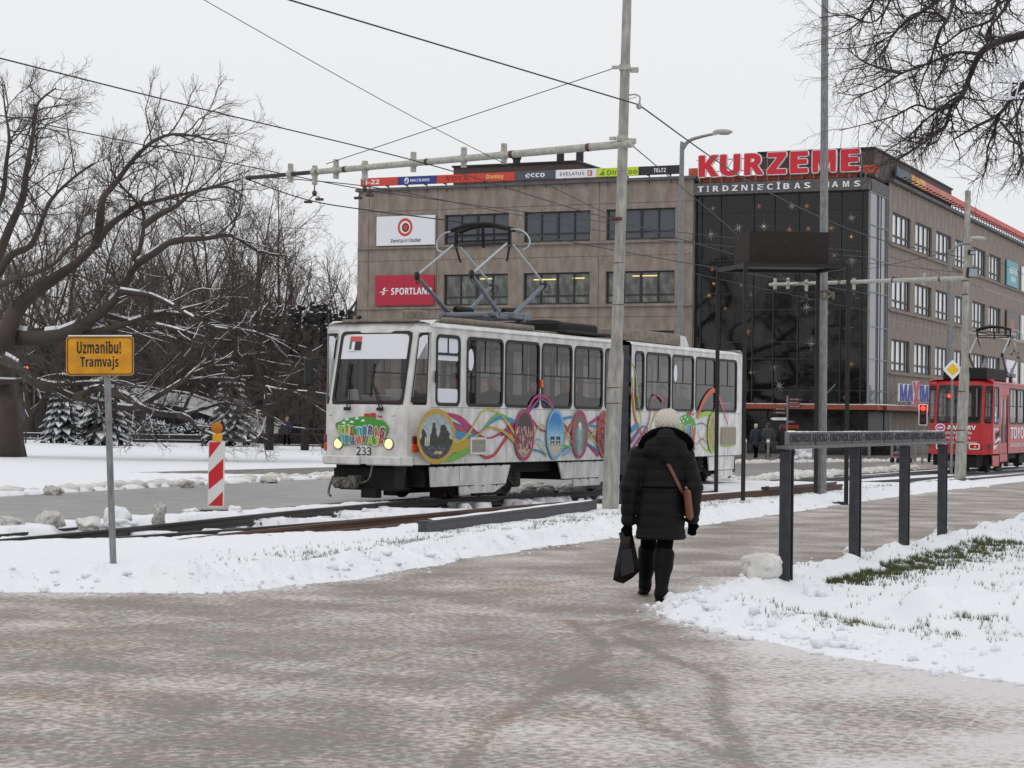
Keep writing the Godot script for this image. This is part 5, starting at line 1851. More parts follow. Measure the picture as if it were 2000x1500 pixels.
	tram_logo(wt, back * Transform3D(Basis.IDENTITY, Vector3(3.36, 1.13, 1.112)), 1.12, 0.86)
	# the front: logo, number, lamps, wipers, blinds, sticker
	var ft := Transform3D(Basis(Vector3(0, 0, 1), Vector3.UP, Vector3(-1, 0, 0)), Vector3(0.372, 0, 0))
	tram_logo(wt, ft * Transform3D(Basis.IDENTITY, Vector3(-0.05, 1.14, 0)), 1.06, 0.54)
	put("fleet_number", text_mesh("233", 0.31, 0.145, 0.004, "sans", 0.4), mats.black_print, wt, ft * Transform3D(Basis.IDENTITY, Vector3(-0.01, 0.795, -0.012)))
	for q in [[-0.56, 0.92], [0.5, 0.93]]:
		lamp_round("headlight", wt, Transform3D.IDENTITY, Vector3(0.405, q[1], q[0]), 0.088, mats.head_lens)
		var sp := SpotLight3D.new()
		sp.light_energy = 0.35
		sp.light_color = Color(1.0, 0.87, 0.65)
		sp.spot_range = 30.0
		sp.spot_angle = 35.0
		sp.spot_attenuation = 2.0
		sp.light_size = 0.1
		sp.shadow_enabled = true
		sp.name = "headlight_beam"
		wt.add_child(sp, true)
		sp.transform = Transform3D(Basis.looking_at(Vector3(-1, -0.12, 0)), Vector3(0.32, q[1], q[0]))
	for sg in [1.0, -1.0]:
		for k in 2:
			var tl := MB.new()
			tl.bbox(Vector3(0.56, 0.86 + 0.15 * k, 0.93 * sg), Vector3(0.1, 0.14, 0.08), 0.02, Basis(Vector3.UP, -0.7 * sg))
			put("turn_signal", tl.mesh(), mats.amber_lens if k == 0 else mats.dark_red_lens, wt)
	var sm := MB.new()
	sm.bbox(Vector3(4.9, 2.08, 1.125), Vector3(0.11, 0.16, 0.05), 0.015)
	put("side_marker", sm.mesh(), mats.amber_lens, wt)
	for q in [[-0.37, -0.44, 0.0], [0.32, 0.03, 0.06]]:
		var wp := MB.new()
		var pa := Vector3(nose_x(1.56) - 0.06, 1.54, q[0])
		var pb := Vector3(nose_x(2.0) - 0.07, 2.02, lerpf(q[0], q[1], 0.75))
		wp.rod(pa, pb, 0.012, 6)
		wp.rod(pa + Vector3(0, 0, 0.07), pb + Vector3(0, -0.03, 0.02), 0.009, 6)
		wp.bar(Vector3(nose_x(1.76) - 0.05, 1.76, pb.z - 0.02), Vector3(nose_x(2.33) - 0.05, 2.35, pb.z - 0.03), 0.03, 0.025)
		wp.bbox(pa, Vector3(0.06, 0.06, 0.12), 0.01)
		put("wiper", wp.mesh(), mats.rubber, wt)
	var bl := MB.new()
	for j in 8:
		var c := []
		for e in [[0, 2.43], [1, 2.43], [1, 2.875], [0, 2.875]]:
			var z := lerpf(-0.695, 0.695, (j + e[0]) / 8.0)
			c.append(Vector3(nose_x(e[1]) - 0.03 + 0.04 * pow(z / 0.75, 2.0) + 0.002, e[1], z))
		bl.quad(c[0], c[1], c[2], c[3], Vector3(-1, 0, 0))
	for sg in [1.0, -1.0]:
		var ca := Vector3(lerpf(nose_x(1.64) + 0.07, nose_x(2.9) + 0.03, 0.64) - 0.004, 2.43, 0.885 * sg)
		var cb := Vector3(lerpf(0.74, 0.8, 0.64) - 0.02, 2.43, 1.04 * sg)
		bl.quad(ca, cb, Vector3(0.775, 2.85, 1.042 * sg), Vector3(nose_x(2.9) + 0.02, 2.85, 0.885 * sg), Vector3(-1, 0, sg))
	put("blind", bl.mesh(), mats.blind_lit if mats.has("blind_lit") else mats.tram_blind, wt)
	var stx := Transform3D(Basis(Vector3(0, 0, 1), Vector3(0.235, 0.972, 0).normalized(), Vector3(-0.972, 0.235, 0)), Vector3(nose_x(2.71) - 0.028, 2.71, -0.4))
	var s1 := MB.new()
	s1.box(Vector3(0, 0, 0), Vector3(0.27, 0.28, 0.004))
	var stk := put("sticker", s1.mesh(), mats.white_print, wt, stx)
	for q in [["sticker_red", 196, 84, 76, 0.0, 0.08, 0.25, 0.1], ["sticker_green", 60, 128, 92, -0.1, -0.04, 0.05, 0.14], ["sticker_black", 34, 36, 42, 0.06, -0.05, 0.14, 0.16], ["sticker_pale", 206, 206, 206, 0.05, -0.02, 0.08, 0.05]]:
		var sb := MB.new()
		sb.box(Vector3(q[4], q[5], 0.003 + 0.001 * absf(q[6])), Vector3(q[6], q[7], 0.003))
		put("sticker_field", sb.mesh(), mat(q[0], rgb(q[1], q[2], q[3]), {"r": 0.5}), stk)
	var dash := MB.new()
	dash.bbox(Vector3(0.95, 1.5, 0.0), Vector3(0.7, 0.4, 1.5), 0.04)
	put("dashboard", dash.mesh(), mat("dash_brown", rgb(128, 78, 60), {"r": 0.7}), wt)
	var pap := MB.new()
	pap.box(Vector3(0.62, 1.78, -0.42), Vector3(0.01, 0.22, 0.26), Basis(Vector3(0, 0, 1), 0.3))
	pap.box(Vector3(0.66, 1.8, 0.45), Vector3(0.01, 0.2, 0.38), Basis(Vector3(0, 0, 1), 0.4))
	pap.box(Vector3(0.66, 1.74, 0.05), Vector3(0.01, 0.1, 0.6), Basis(Vector3(0, 0, 1), 0.7))
	put("paper", pap.mesh(), mats.white_print, wt)
	var vest := MB.new()
	vest.bbox(Vector3(1.06, 2.16, 0.98), Vector3(0.16, 0.5, 0.05), 0.02)
	put("safety_vest", vest.mesh(), mat("vest_lime", rgb(176, 226, 40), {"r": 0.7}), wt)
	var mr := MB.new()
	mr.bbox(Vector3(0.55, 2.2, -1.32), Vector3(0.06, 0.5, 0.2), 0.03)
	mr.bar(Vector3(0.7, 2.46, -1.08), Vector3(0.55, 2.42, -1.3), 0.025, 0.025)
	mr.bbox(Vector3(0.9, 2.12, 1.15), Vector3(0.05, 0.22, 0.06), 0.015)
	put("mirror", mr.mesh(), mats.rubber, wt)
	var hatch := MB.new()
	hatch.ring(square_rect(2.2, 0.78, 2.71, 1.01), square_rect(2.16, 0.74, 2.75, 1.05), 1.142, 0.03)
	put("vent_frame", hatch.mesh(), mats.tram_white, wt)
	var hs := MB.new()
	for k in 6:
		hs.box(Vector3(2.455, 0.8 + 0.038 * k, 1.138), Vector3(0.5, 0.026, 0.012), Basis(Vector3(1, 0, 0), 0.5))
	put("vent_slats", hs.mesh(), mat("vent_beige", rgb(176, 172, 160), {"r": 0.6}), wt)
	var vg := MB.new()
	vg.box(Vector3(6.18, 1.05, 1.117), Vector3(1.04, 0.42, 0.02))
	for k in 10:
		vg.box(Vector3(6.18, 0.86 + 0.042 * k, 1.13), Vector3(1.0, 0.022, 0.01))
	put("vent_panel", vg.mesh(), mat("vent_khaki", rgb(150, 144, 124), {"r": 0.6}), wt, back)
	for q in [[2.2, 2.46, Transform3D.IDENTITY], [2.66, 2.46, back]]:
		var pp := MB.new()
		pp.poly_flat(ellipse(q[0], q[1], 0.11, 0.2, 16), 1.096)
		put("paper_snowman", pp.mesh(), mats.tram_blind, wt, q[2])
	# roof gear
	var rg := MB.new()
	rg.tube(smooth_line(pv([[1.7, 3.14, 0.8], [2.1, 3.18, 0.75], [5.2, 3.18, 0.75]]), 5), same(11, 0.05), 8)
	rg.bbox(Vector3(1.45, 3.22, 0.35), Vector3(0.4, 0.22, 0.3), 0.02)
	rg.bbox(Vector3(4.0, 3.12, 0.0), Vector3(6.5, 0.05, 1.5), 0.01)
	put("roof_conduit", rg.mesh(), mats.tram_roof_grime, wt)
	for q in [[0.62, 0.68], [0.62, -0.5]]:
		var ah := MB.new()
		ah.lathe(Vector3(q[0] + 0.15, 3.09, q[1]), [Vector2(0.035, 0), Vector2(0.03, 0.1), Vector2(0.0, 0.13)], 8)
		put("roof_lamp", ah.mesh(), mats.tram_roof_grime, wt)
	var rb2 := MB.new()
	rb2.bbox(Vector3(7.2, 3.25, 0.1), Vector3(1.8, 0.24, 1.3), 0.04)
	rb2.lathe(Vector3(6.7, 3.3, 0.2), [Vector2(0.4, 0), Vector2(0.36, 0.1), Vector2(0.0, 0.14)], 14)
	rb2.bbox(Vector3(7.3, 3.16, 0.2), Vector3(2.1, 0.06, 1.5), 0.02)
	put("resistor_box", rb2.mesh(), mats.tram_black, wt)
	var rb3 := MB.new()
	rb3.xf = back
	rb3.bbox(Vector3(1.9, 3.24, 0.1), Vector3(3.4, 0.26, 1.5), 0.02)
	put("roof_box", rb3.mesh(), mats.tram_roof_grime, wt)
	var rb4 := MB.new()
	rb4.xf = back
	rb4.prism(PackedVector2Array([Vector2(3.6, 3.1), Vector2(4.3, 3.1), Vector2(4.05, 3.34), Vector2(3.6, 3.36)]), 1.3, Transform3D(Basis.IDENTITY, Vector3(0, 0, -0.5)))
	put("roof_box_end", rb4.mesh(), mats.tram_white, wt)
	var sn := MB.new()
	sn.bbox(Vector3(2.0, 3.13, -0.2), Vector3(1.6, 0.05, 0.8), 0.02)
	put("snow_patch", sn.mesh(), mats.snow_dirty, wt)
	pantograph(wt, 4.5)
	red_tram()

func bellows_between(t: Node3D, back: Transform3D, x0: float, x1: float) -> void:
	var b := MB.new()
	var m := 12
	for k in m:
		var f0 := float(k) / m
		var f1 := float(k + 1) / m
		var r0 := 1.04 if k % 2 == 0 else 0.97
		var r1 := 0.97 if k % 2 == 0 else 1.04
		for side in [1.0, -1.0]:
			var a := Vector3(x0, 0, r0 * side).lerp(back * Vector3(x1, 0, r0 * side), f0)
			var c := Vector3(x0, 0, r1 * side).lerp(back * Vector3(x1, 0, r1 * side), f1)
			b.quad(a + Vector3(0, 0.25, 0), c + Vector3(0, 0.25, 0), c + Vector3(0, 2.98, 0), a + Vector3(0, 2.98, 0), Vector3(0, 0, side))
		var p := Vector3(x0, 2.98, 1.0).lerp(back * Vector3(x1, 2.98, 1.0), f0)
		var q := Vector3(x0, 2.98, -1.0).lerp(back * Vector3(x1, 2.98, -1.0), f0)
		var r := Vector3(x0, 2.98, -1.0).lerp(back * Vector3(x1, 2.98, -1.0), f1)
		var s := Vector3(x0, 2.98, 1.0).lerp(back * Vector3(x1, 2.98, 1.0), f1)
		b.quad(p, q, r, s, Vector3.UP)
	put("bellows", b.mesh(), mats.bellows, t)

# the green cloud with the tram's name in coloured letters
func tram_logo(t: Node3D, at: Transform3D, w: float, h: float) -> void:
	var b := MB.new()
	var pl := PackedVector2Array()
	for k in 40:
		var a := TAU * k / 40.0
		var r := 1.0 + 0.05 * sin(a * 5.0) + 0.04 * sin(a * 9.0 + 1.0)
		pl.append(Vector2(signf(cos(a)) * pow(absf(cos(a)), 0.55) * w * 0.5 * r, signf(sin(a)) * pow(absf(sin(a)), 0.6) * h * 0.46 * r))
	b.prism(pl, 0.003)
	var o := put("logo", b.mesh(), mats.ink_leaf, t, at)
	var inks := ["lime", "yellow", "red", "cyan", "blue", "purple", "orange", "magenta"]
	var lines := [["KULTŪRAS", 0.02, 0.94, 0.34], ["TRAMVAJS", -0.27, 0.9, 0.3]]
	for j in 2:
		var s: String = lines[j][0]
		for k in s.length():
			var x: float = (-0.5 + (k + 0.5) / s.length()) * w * lines[j][2]
			var y: float = lines[j][1] * h + 0.03 * h * sin(k * 1.7 + j)
			var lw: float = w * lines[j][2] / s.length()
			var tilt := Basis(Vector3(0, 0, 1), 0.18 * sin(k * 2.3 + j))
			var lt := put("letter", text_mesh(s[k], lw * 0.98, h * lines[j][3] * 1.05, 0.003, "sans_bold", 1.2), mats.white_print, o, Transform3D(tilt, Vector3(x, y, 0.004 + 0.0003 * (k % 2))))
			put("letter", text_mesh(s[k], lw * 0.82, h * lines[j][3] * 0.92, 0.003, "sans_bold", 0.6), mats["ink_" + inks[(k + j * 3) % 8]], o, Transform3D(tilt, Vector3(x, y, 0.0075)))
	var c := MB.new()
	for q in [[-0.3, 0.36], [-0.1, 0.4], [-0.2, 0.28], [0.02, 0.33], [-0.36, 0.25]]:
		c.poly_flat(PackedVector2Array([Vector2(q[0] * w - 0.05, q[1] * h), Vector2(q[0] * w + 0.05, q[1] * h), Vector2(q[0] * w + 0.025, q[1] * h + 0.03), Vector2(q[0] * w - 0.01, q[1] * h + 0.045), Vector2(q[0] * w - 0.03, q[1] * h + 0.02)]), 0.0035)
	put("cloud_mark", c.mesh(), mats.white_print, o)
	var hs := MB.new()
	for q in [[0.1, 0.12, 0.13], [0.22, 0.1, 0.15], [0.36, 0.09, 0.07]]:
		hs.box(Vector3(q[0] * w, 0.46 * h + q[2] * 0.3, 0.004), Vector3(q[1], q[2] * 0.5, 0.003))
	put("house_mark", hs.mesh(), mats.ink_red, o)
	var bd := MB.new()
	for sg in [-1.0, 1.0]:
		bd.poly_flat(PackedVector2Array([Vector2(sg * w * 0.62 - 0.08, 0.52 * h), Vector2(sg * w * 0.62, 0.5 * h), Vector2(sg * w * 0.62 + 0.06, 0.58 * h), Vector2(sg * w * 0.62, 0.53 * h)]), 0.002)
	put("bird_mark", bd.mesh(), mats.ink_leaf, o)

func pantograph(t: Node3D, u: float) -> void:
	var pan := MB.new()
	# base
	for z in [-0.5, 0.5]:
		pan.bbox(Vector3(u, 3.36, z), Vector3(1.5, 0.1, 0.08), 0.02)
	for x in [-0.55, 0.55]:
		pan.rod(Vector3(u + x, 3.38, -0.62), Vector3(u + x, 3.38, 0.66), 0.06, 10)
	pan.bbox(Vector3(u + 0.5, 3.4, 0.5), Vector3(0.7, 0.14, 0.3), 0.02)
	for x in [-0.6, 0.6]:
		for z in [-0.5, 0.5]:
			pan.lathe(Vector3(u + x, 3.12, z), [Vector2(0.05, 0), Vector2(0.09, 0.03), Vector2(0.05, 0.06), Vector2(0.09, 0.1), Vector2(0.05, 0.13), Vector2(0.08, 0.17), Vector2(0.05, 0.2)], 10)
	var base := put("pantograph_base", pan.mesh(), mat("panto_grey", rgb(112, 118, 128), {"r": 0.5, "m": 0.3}), t)
	var spring := MB.new()
	for q in [[-0.4, -0.35], [0.35, 0.3]]:
		for k in 14:
			spring.lathe(Vector3(u + q[0] + k * 0.045, 3.5, q[1]), [Vector2(0.05, -0.02), Vector2(0.075, 0.0), Vector2(0.05, 0.02)], 8, Basis(Vector3(0, 1, 0), Vector3(1, 0, 0), Vector3(0, 0, 1)))
	put("spring", spring.mesh(), mats.rubber, base)
	var lower := MB.new()
	var upper := MB.new()
	var joint := MB.new()
	for sx in [-1.0, 1.0]:
		for z in [-0.6, 0.6]:
			lower.rod(Vector3(u + 0.3 * sx, 3.42, z * 0.92), Vector3(u + 1.45 * sx, 4.08, z), 0.055, 8, 0.035)
			upper.rod(Vector3(u + 1.45 * sx, 4.1, z), Vector3(u + 0.12 * sx, 4.78, z), 0.022, 6)
			joint.ball(Vector3(u + 1.45 * sx, 4.09, z), Vector3(0.07, 0.09, 0.06), 8)
			joint.tube(smooth_line(pv([[u + 1.45 * sx, 4.12, z], [u + 1.6 * sx, 4.05, z + 0.05], [u + 1.5 * sx, 3.92, z + 0.05], [u + 1.38 * sx, 4.0, z]]), 4), same(13, 0.01), 5)
	put("lower_arm", lower.mesh(), mats.panto_grey, t)
	put("upper_arm", upper.mesh(), mat("panto_light", rgb(176, 184, 188), {"r": 0.4, "m": 0.3}), t)
	put("knee_joint", joint.mesh(), mats.rubber, t)
	var head := MB.new()
	for x in [-0.16, 0.16]:
		head.tube(smooth_line(pv([[u + x, 5.06, -0.62], [u + x, 5.15, -0.3], [u + x, 5.17, 0.0], [u + x, 5.15, 0.3], [u + x, 5.06, 0.62]]), 5), same(21, 0.045), 6)
	for z in [-0.6, 0.6]:
		head.bar(Vector3(u, 4.76, z), Vector3(u, 5.08, z), 0.06, 0.05)
		head.bar(Vector3(u, 4.74, z), Vector3(u + 0.05, 4.45, z * 0.86), 0.03, 0.03)
	for sx in [-1.0, 1.0]:
		head.rod(Vector3(u + 0.12 * sx, 4.78, -0.6), Vector3(u + 0.12 * sx, 4.78, 0.6), 0.012, 6)
	head.bar(Vector3(u, 4.86, -0.6), Vector3(u, 4.86, 0.6), 0.03, 0.04)
	head.bar(Vector3(u, 4.98, -0.6), Vector3(u, 4.98, 0.6), 0.025, 0.03)
	head.bar(Vector3(u, 5.12, 0.0), Vector3(u, 4.72, 0.02), 0.04, 0.05)
	var ho := put("pan_head", head.mesh(), mats.tram_black, t)
	var horn := MB.new()
	for sg in [-1.0, 1.0]:
		horn.tube(smooth_line(pv([[u, 5.06, 0.6 * sg], [u, 5.04, 0.85 * sg], [u, 4.88, 1.03 * sg], [u, 4.72, 1.02 * sg], [u, 4.66, 0.9 * sg]]), 5), same(21, 0.016), 6)
	put("horn", horn.mesh(), mats.panto_light, ho)

func red_tram() -> void:
	var t := thing("articulated_tram", "red tram seen from behind at the right edge, white advertising letters", "tram")
	var yaw := 0.44
	t.transform = road_frame(yaw, Vector3(16.04, -0.06, -66.5) - Vector3(cos(yaw), 0, sin(yaw)) * 1.1)
	var wins := [[0.95, 1.72], [2.1, 3.4], [3.62, 4.9], [5.0, 6.28], [6.4, 7.7]]
	var far := [[0.95, 1.72], [2.1, 3.4], [3.62, 4.9], [5.0, 6.28], [6.4, 7.7]]
	tram_half(t, Transform3D.IDENTITY, 8.4, wins, [[2.1, 3.4]], mats.tram_red, [[[0.85, 0.53], [1.95, 0.53], [1.95, 0.16], [0.9, 0.16]]], far)
	var back := road_frame(-0.05, Vector3(9.0, 0, 0))
	back = Transform3D(Basis(Vector3.UP, -0.05), Vector3(9.0, 0, 0))
	var turned := back * Transform3D(Basis(Vector3(-1, 0, 0), Vector3.UP, Vector3(0, 0, -1)), Vector3(8.0, 0, 0))
	tram_half(t, turned, 7.95, far, [], mats.tram_red, [], far)
	bellows_between(t, back, 8.4, 0.05)
	var ft := Transform3D(Basis(Vector3(0, 0, 1), Vector3.UP, Vector3(-1, 0, 0)), Vector3(0.372, 0, 0))
	for q in [["AMSERV", 0.12, 1.47, 0.98, 0.15, "sans_bold"], ["Auto tirdzniecība", -0.02, 1.3, 0.98, 0.11, "sans"], ["Testa braucieni", 0.0, 1.13, 0.86, 0.1, "sans"], ["Rezerves daļas Serviss", 0.02, 0.96, 1.25, 0.1, "sans"]]:
		put("lettering", text_mesh(q[0], q[3], q[4], 0.004, q[5]), mats.white_print, t, ft * Transform3D(Basis.IDENTITY, Vector3(q[1], q[2], 0)))
	put("fleet_number", text_mesh("240", 0.3, 0.13, 0.004, "sans", 0.4), mats.black_print, t, ft * Transform3D(Basis.IDENTITY, Vector3(0.0, 0.83, -0.01)))
	var em := MB.new()
	em.prism(ellipse(-0.6, 1.46, 0.16, 0.13, 20), 0.004)
	em.xf = ft
	var e1 := MB.new()
	e1.xf = ft
	e1.prism(ellipse(-0.6, 1.46, 0.17, 0.14, 20), 0.004)
	var eo := obj("emblem", e1, mats.white_print, t)
	var e2 := MB.new()
	e2.xf = ft
	e2.ring(ellipse(-0.6, 1.46, 0.1, 0.02, 20), ellipse(-0.6, 1.46, 0.145, 0.115, 20), 0.006, 0.0)
	obj("emblem_ring", e2, mat("emblem_mauve", rgb(176, 92, 142), {"r": 0.5}), eo)
	for sg in [-1.0, 1.0]:
		var lf := MB.new()
		lf.xf = ft
		lf.ring(round_rect(0.56 * sg - 0.15, 0.76, 0.56 * sg + 0.15, 0.9, 0.03), round_rect(0.56 * sg - 0.18, 0.73, 0.56 * sg + 0.18, 0.93, 0.04), 0.012, 0.012)
		var lo := obj("tail_light", lf, mats.white_print, t)
		var ln := MB.new()
		ln.xf = ft
		ln.box(Vector3(0.56 * sg, 0.83, 0.004), Vector3(0.3, 0.14, 0.012))
		obj("lens", ln, mats.dark_red_lens, lo)
		var lb := MB.new()
		lb.xf = ft
		lb.box(Vector3(0.56 * sg + 0.03, 0.83, 0.012), Vector3(0.07, 0.06, 0.006))
		obj("bulb", lb, mats.red_lens, lo)
	var bt := MB.new()
	bt.ball(Vector3(nose_x(2.55) + 0.15, 2.55, -0.4), Vector3(0.05, 0.08, 0.09), 10)
	obj("brake_lamp", bt, mats.red_lens, t)
	var om := OmniLight3D.new()
	om.light_energy = 0.15
	om.light_color = Color(1, 0.25, 0.15)
	om.omni_range = 12.0
	om.shadow_enabled = true
	om.name = "brake_lamp_light"
	t.add_child(om, true)
	om.position = Vector3(nose_x(2.55) + 0.08, 2.55, -0.4)
	# heart, and lettering on the side
	var hp := PackedVector2Array()
	for k in 28:
		var a := TAU * k / 28.0
		hp.append(Vector2(16.0 * pow(sin(a), 3.0), 13.0 * cos(a) - 5.0 * cos(2.0 * a) - 2.0 * cos(3.0 * a) - cos(4.0 * a)))
	var hi := PackedVector2Array()
	var ho := PackedVector2Array()
	for q in hp:
		hi.append(Vector2(1.28, 1.16) + q * 0.021)
		ho.append(Vector2(1.28, 1.16) + q * 0.027)
	var hb := MB.new()
	hb.ring(hi, ho, 1.106, 0.0)
	hb.prism(PackedVector2Array([Vector2(0.95, 0.7), Vector2(1.45, 0.93), Vector2(2.05, 1.0), Vector2(2.05, 1.13), Vector2(1.4, 1.08), Vector2(0.9, 0.84)]), 0.004, Transform3D(Basis.IDENTITY, Vector3(0, 0, 1.102)))
	obj("heart_print", hb, mats.white_print, t)
	put("lettering", text_mesh("LABA DOMA", 0.62, 0.2, 0.004), mats.black_print, t, Transform3D(Basis(Vector3(0, 0, 1), 0.2), Vector3(1.55, 1.25, 1.107)))
	put("lettering", text_mesh("www.labadoma.lv", 0.9, 0.07, 0.004, "sans"), mats.black_print, t, Transform3D(Basis(Vector3(0, 0, 1), 0.16), Vector3(1.5, 0.97, 1.108)))
	put("lettering", text_mesh("TOYOTA", 3.6, 0.42, 0.004), mats.white_print, t, Transform3D(Basis.IDENTITY, Vector3(5.6, 1.3, 1.106)))
	put("lettering", text_mesh("autorizētais serviss", 3.4, 0.16, 0.004, "sans"), mats.white_print, t, Transform3D(Basis.IDENTITY, Vector3(5.4, 0.88, 1.106)))
	for q in [[1.05, 1.92], [1.05, 1.74]]:
		var sk := MB.new()
		sk.poly_flat(ellipse(q[0] + 0.05, q[1], 0.1, 0.08, 12), 1.115)
		obj("sticker", sk, mats.white_print, t)
	var sk2 := MB.new()
	sk2.box(Vector3(1.45, 1.73, 1.112), Vector3(0.4, 0.14, 0.004))
	obj("sticker", sk2, mat("sticker_blue", rgb(70, 110, 190), {"r": 0.5}), t)
	var rb := MB.new()
	rb.bbox(Vector3(2.6, 3.32, 0.1), Vector3(3.4, 0.42, 1.5), 0.03)
	obj("roof_box", rb, mats.tram_black, t)
	pantograph(t, 6.2)

# ---- poles, arms and overhead wires --------------------------------------------------------------
func build_poles_and_wires() -> void:
	mat("floodlight_glass", rgb(150, 156, 158), {"r": 0.1})
	# concrete pole between the path and the track, leaning a little
	var p := thing("tram_pole", "leaning round concrete pole on the grass left of the walking woman", "pole", Vector3(1.66, -0.05, -32.9))
	var b := MB.new()
	b.tube(pv([[0, 0, 0], [0.03, 1.4, 0], [0.07, 2.62, 0], [0.075, 2.82, 0]]), PackedFloat32Array([0.142, 0.134, 0.128, 0.1]), 24)
	b.tube(pv([[0.075, 2.8, 0], [0.12, 5.0, 0], [0.2, 9.9, 0]]), PackedFloat32Array([0.098, 0.089, 0.07]), 24)
	obj("shaft", b, mats.concrete, p)
	var cr := MB.new()
	for v in [[1.86, 0.135, 0.042], [2.12, 0.133, 0.05], [3.5, 0.097, 0.09], [4.2, 0.094, 0.1]]:
		cr.lathe(Vector3(v[2], v[0], 0), [Vector2(v[1] - 0.002, -0.008), Vector2(v[1] + 0.003, 0.0), Vector2(v[1] - 0.002, 0.008)], 20, Basis(Vector3(0, 0, 1), 0.04))
	obj("band", cr, mats.rail_rust, p)
	var cl := MB.new()
	for q in [[6.28, 0.13], [7.47, 0.155]]:
		cl.lathe(Vector3(q[1], q[0], 0), [Vector2(0.083, -0.05), Vector2(0.095, -0.05), Vector2(0.095, 0.05), Vector2(0.083, 0.05)], 18)
		cl.bbox(Vector3(q[1] + 0.16, q[0] - 0.04, 0), Vector3(0.14, 0.09, 0.05), 0.01)
		cl.bbox(Vector3(q[1] - 0.16, q[0], 0), Vector3(0.12, 0.06, 0.04), 0.01)
	cl.tube(smooth_line(pv([[0.2, 7.0, 0], [0.33, 7.02, 0], [0.41, 6.98, 0], [0.41, 6.9, 0]]), 5), same(16, 0.014), 6)
	cl.bar(Vector3(0.2, 6.93, 0), Vector3(0.36, 6.98, 0), 0.012, 0.012)
	cl.bbox(Vector3(0.17, 6.97, 0), Vector3(0.03, 0.22, 0.08), 0.008)
	cl.ball(Vector3(0.4, 6.82, 0), Vector3(0.05, 0.055, 0.05), 8)
	cl.rod(Vector3(0.41, 6.9, 0), Vector3(0.4, 6.84, 0), 0.02, 6)
	obj("clamp", cl, mats.old_white_paint, p)
	var bo := MB.new()
	bo.bbox(Vector3(0.04, 4.93, 0.06), Vector3(0.2, 0.06, 0.12), 0.02)
	obj("rusty_bolt", bo, mats.rail_rust, p)
	# the arm over the tracks hangs on that pole
	bracket_arm("white rusty bracket arm reaching over the tracks from the near concrete pole", Vector3(1.95, 6.13, -32.75), Vector3(-5.19, 6.12, -38.2), 0.068, 0.05, [[0.66, 1], [0.74, 0], [0.8, 1], [0.87, 0], [0.4, 0], [0.53, 0], [0.3, 0]], true)
	# far concrete pole with floodlights
	var q := thing("tram_pole", "farther round concrete pole in front of the red tram, with floodlights", "pole", Vector3(13.38, -0.2, -58.9))
	var b2 := MB.new()
	b2.tube(pv([[0, 0, 0], [0.1, 3.2, 0], [0.105, 3.45, 0]]), PackedFloat32Array([0.17, 0.15, 0.115]), 24)
	b2.tube(pv([[0.105, 3.44, 0], [0.16, 8.7, 0]]), PackedFloat32Array([0.112, 0.085]), 24)
	obj("shaft", b2, mats.concrete, q)
	var c2 := MB.new()
	for v in [[1.2, 0.165], [1.55, 0.163], [2.7, 0.155], [6.0, 0.105], [7.1, 0.1], [5.6, 0.107]]:
		c2.lathe(Vector3(0.02 * v[0], v[0], 0), [Vector2(v[1], -0.015), Vector2(v[1] + 0.008, 0.0), Vector2(v[1], 0.015)], 16)
	obj("band", c2, mats.rail_rust, q)
	for f in [[0.28, 6.25, 0.3, 0.24, "white"], [0.26, 6.85, 0.16, 0.1, "small"]]:
		var fl := thing("floodlight", "square grey floodlight on the farther concrete pole" if f[4] == "white" else "small dark floodlight high on the farther concrete pole", "floodlight", q.position + Vector3(f[0], f[1], 0.1))
		var fm := MB.new()
		fm.bbox(Vector3.ZERO, Vector3(f[2] + 0.05, f[3] + 0.05, 0.12), 0.02, Basis(Vector3.UP, 0.4) * Basis(Vector3(1, 0, 0), 0.15))
		fm.bar(Vector3(0, -f[3] / 2, 0), Vector3(-0.15, -f[3] * 0.7, -0.1), 0.04, 0.04)
		obj("housing", fm, mats.black_steel, fl)
		var fg := MB.new()
		fg.box(Basis(Vector3.UP, 0.4) * Vector3(0, -0.008, 0.063), Vector3(f[2], f[3], 0.01), Basis(Vector3.UP, 0.4) * Basis(Vector3(1, 0, 0), 0.15))
		obj("glass", fg, mats.floodlight_glass, fl)
	bracket_arm("white bracket arm on the farther concrete pole, in front of the glass front", Vector3(13.5, 5.88, -58.85), Vector3(8.31, 5.97, -64.0), 0.075, 0.05, [[0.2, 0], [0.55, 1], [0.8, 1], [0.9, 0], [0.97, 0]], false)
	bracket_arm("thin white bracket arm reaching in from the right edge, above the red tram", Vector3(24.5, 4.6, -84.0), Vector3(18.5, 5.3, -81.0), 0.07, 0.045, [[0.6, 1]], false)
	# tall galvanised pole behind the steel frame
	var g := thing("tall_pole", "tall galvanised steel pole behind the dark box on its frame", "pole", Vector3(6.35, -0.05, -40.3))
	var gb := MB.new()
	gb.tube(pv([[0, 0, 0], [-0.02, 5.5, 0], [-0.05, 10.4, 0], [-0.07, 12.2, 0]]), PackedFloat32Array([0.085, 0.083, 0.072, 0.064]), 16)
	for v in [5.55, 7.3, 9.1]:
		gb.lathe(Vector3(-0.03, v, 0), [Vector2(0.078, -0.02), Vector2(0.083, 0.0), Vector2(0.078, 0.02)], 14)
	obj("shaft", gb, mats.zinc, g)
	var gs := MB.new()
	gs.tube(smooth_line(pv([[-0.14, 4.18, 0.06], [0.0, 4.12, 0.11], [0.14, 4.2, 0.06], [0.0, 4.28, 0.1], [-0.14, 4.24, 0.06]]), 4), same(17, 0.03), 6)
	gs.bbox(Vector3(0.17, 4.17, 0.05), Vector3(0.06, 0.16, 0.1), 0.02)
	obj("rope_wrap", gs, mat("rope", rgb(110, 100, 84), {"r": 0.9}), g)
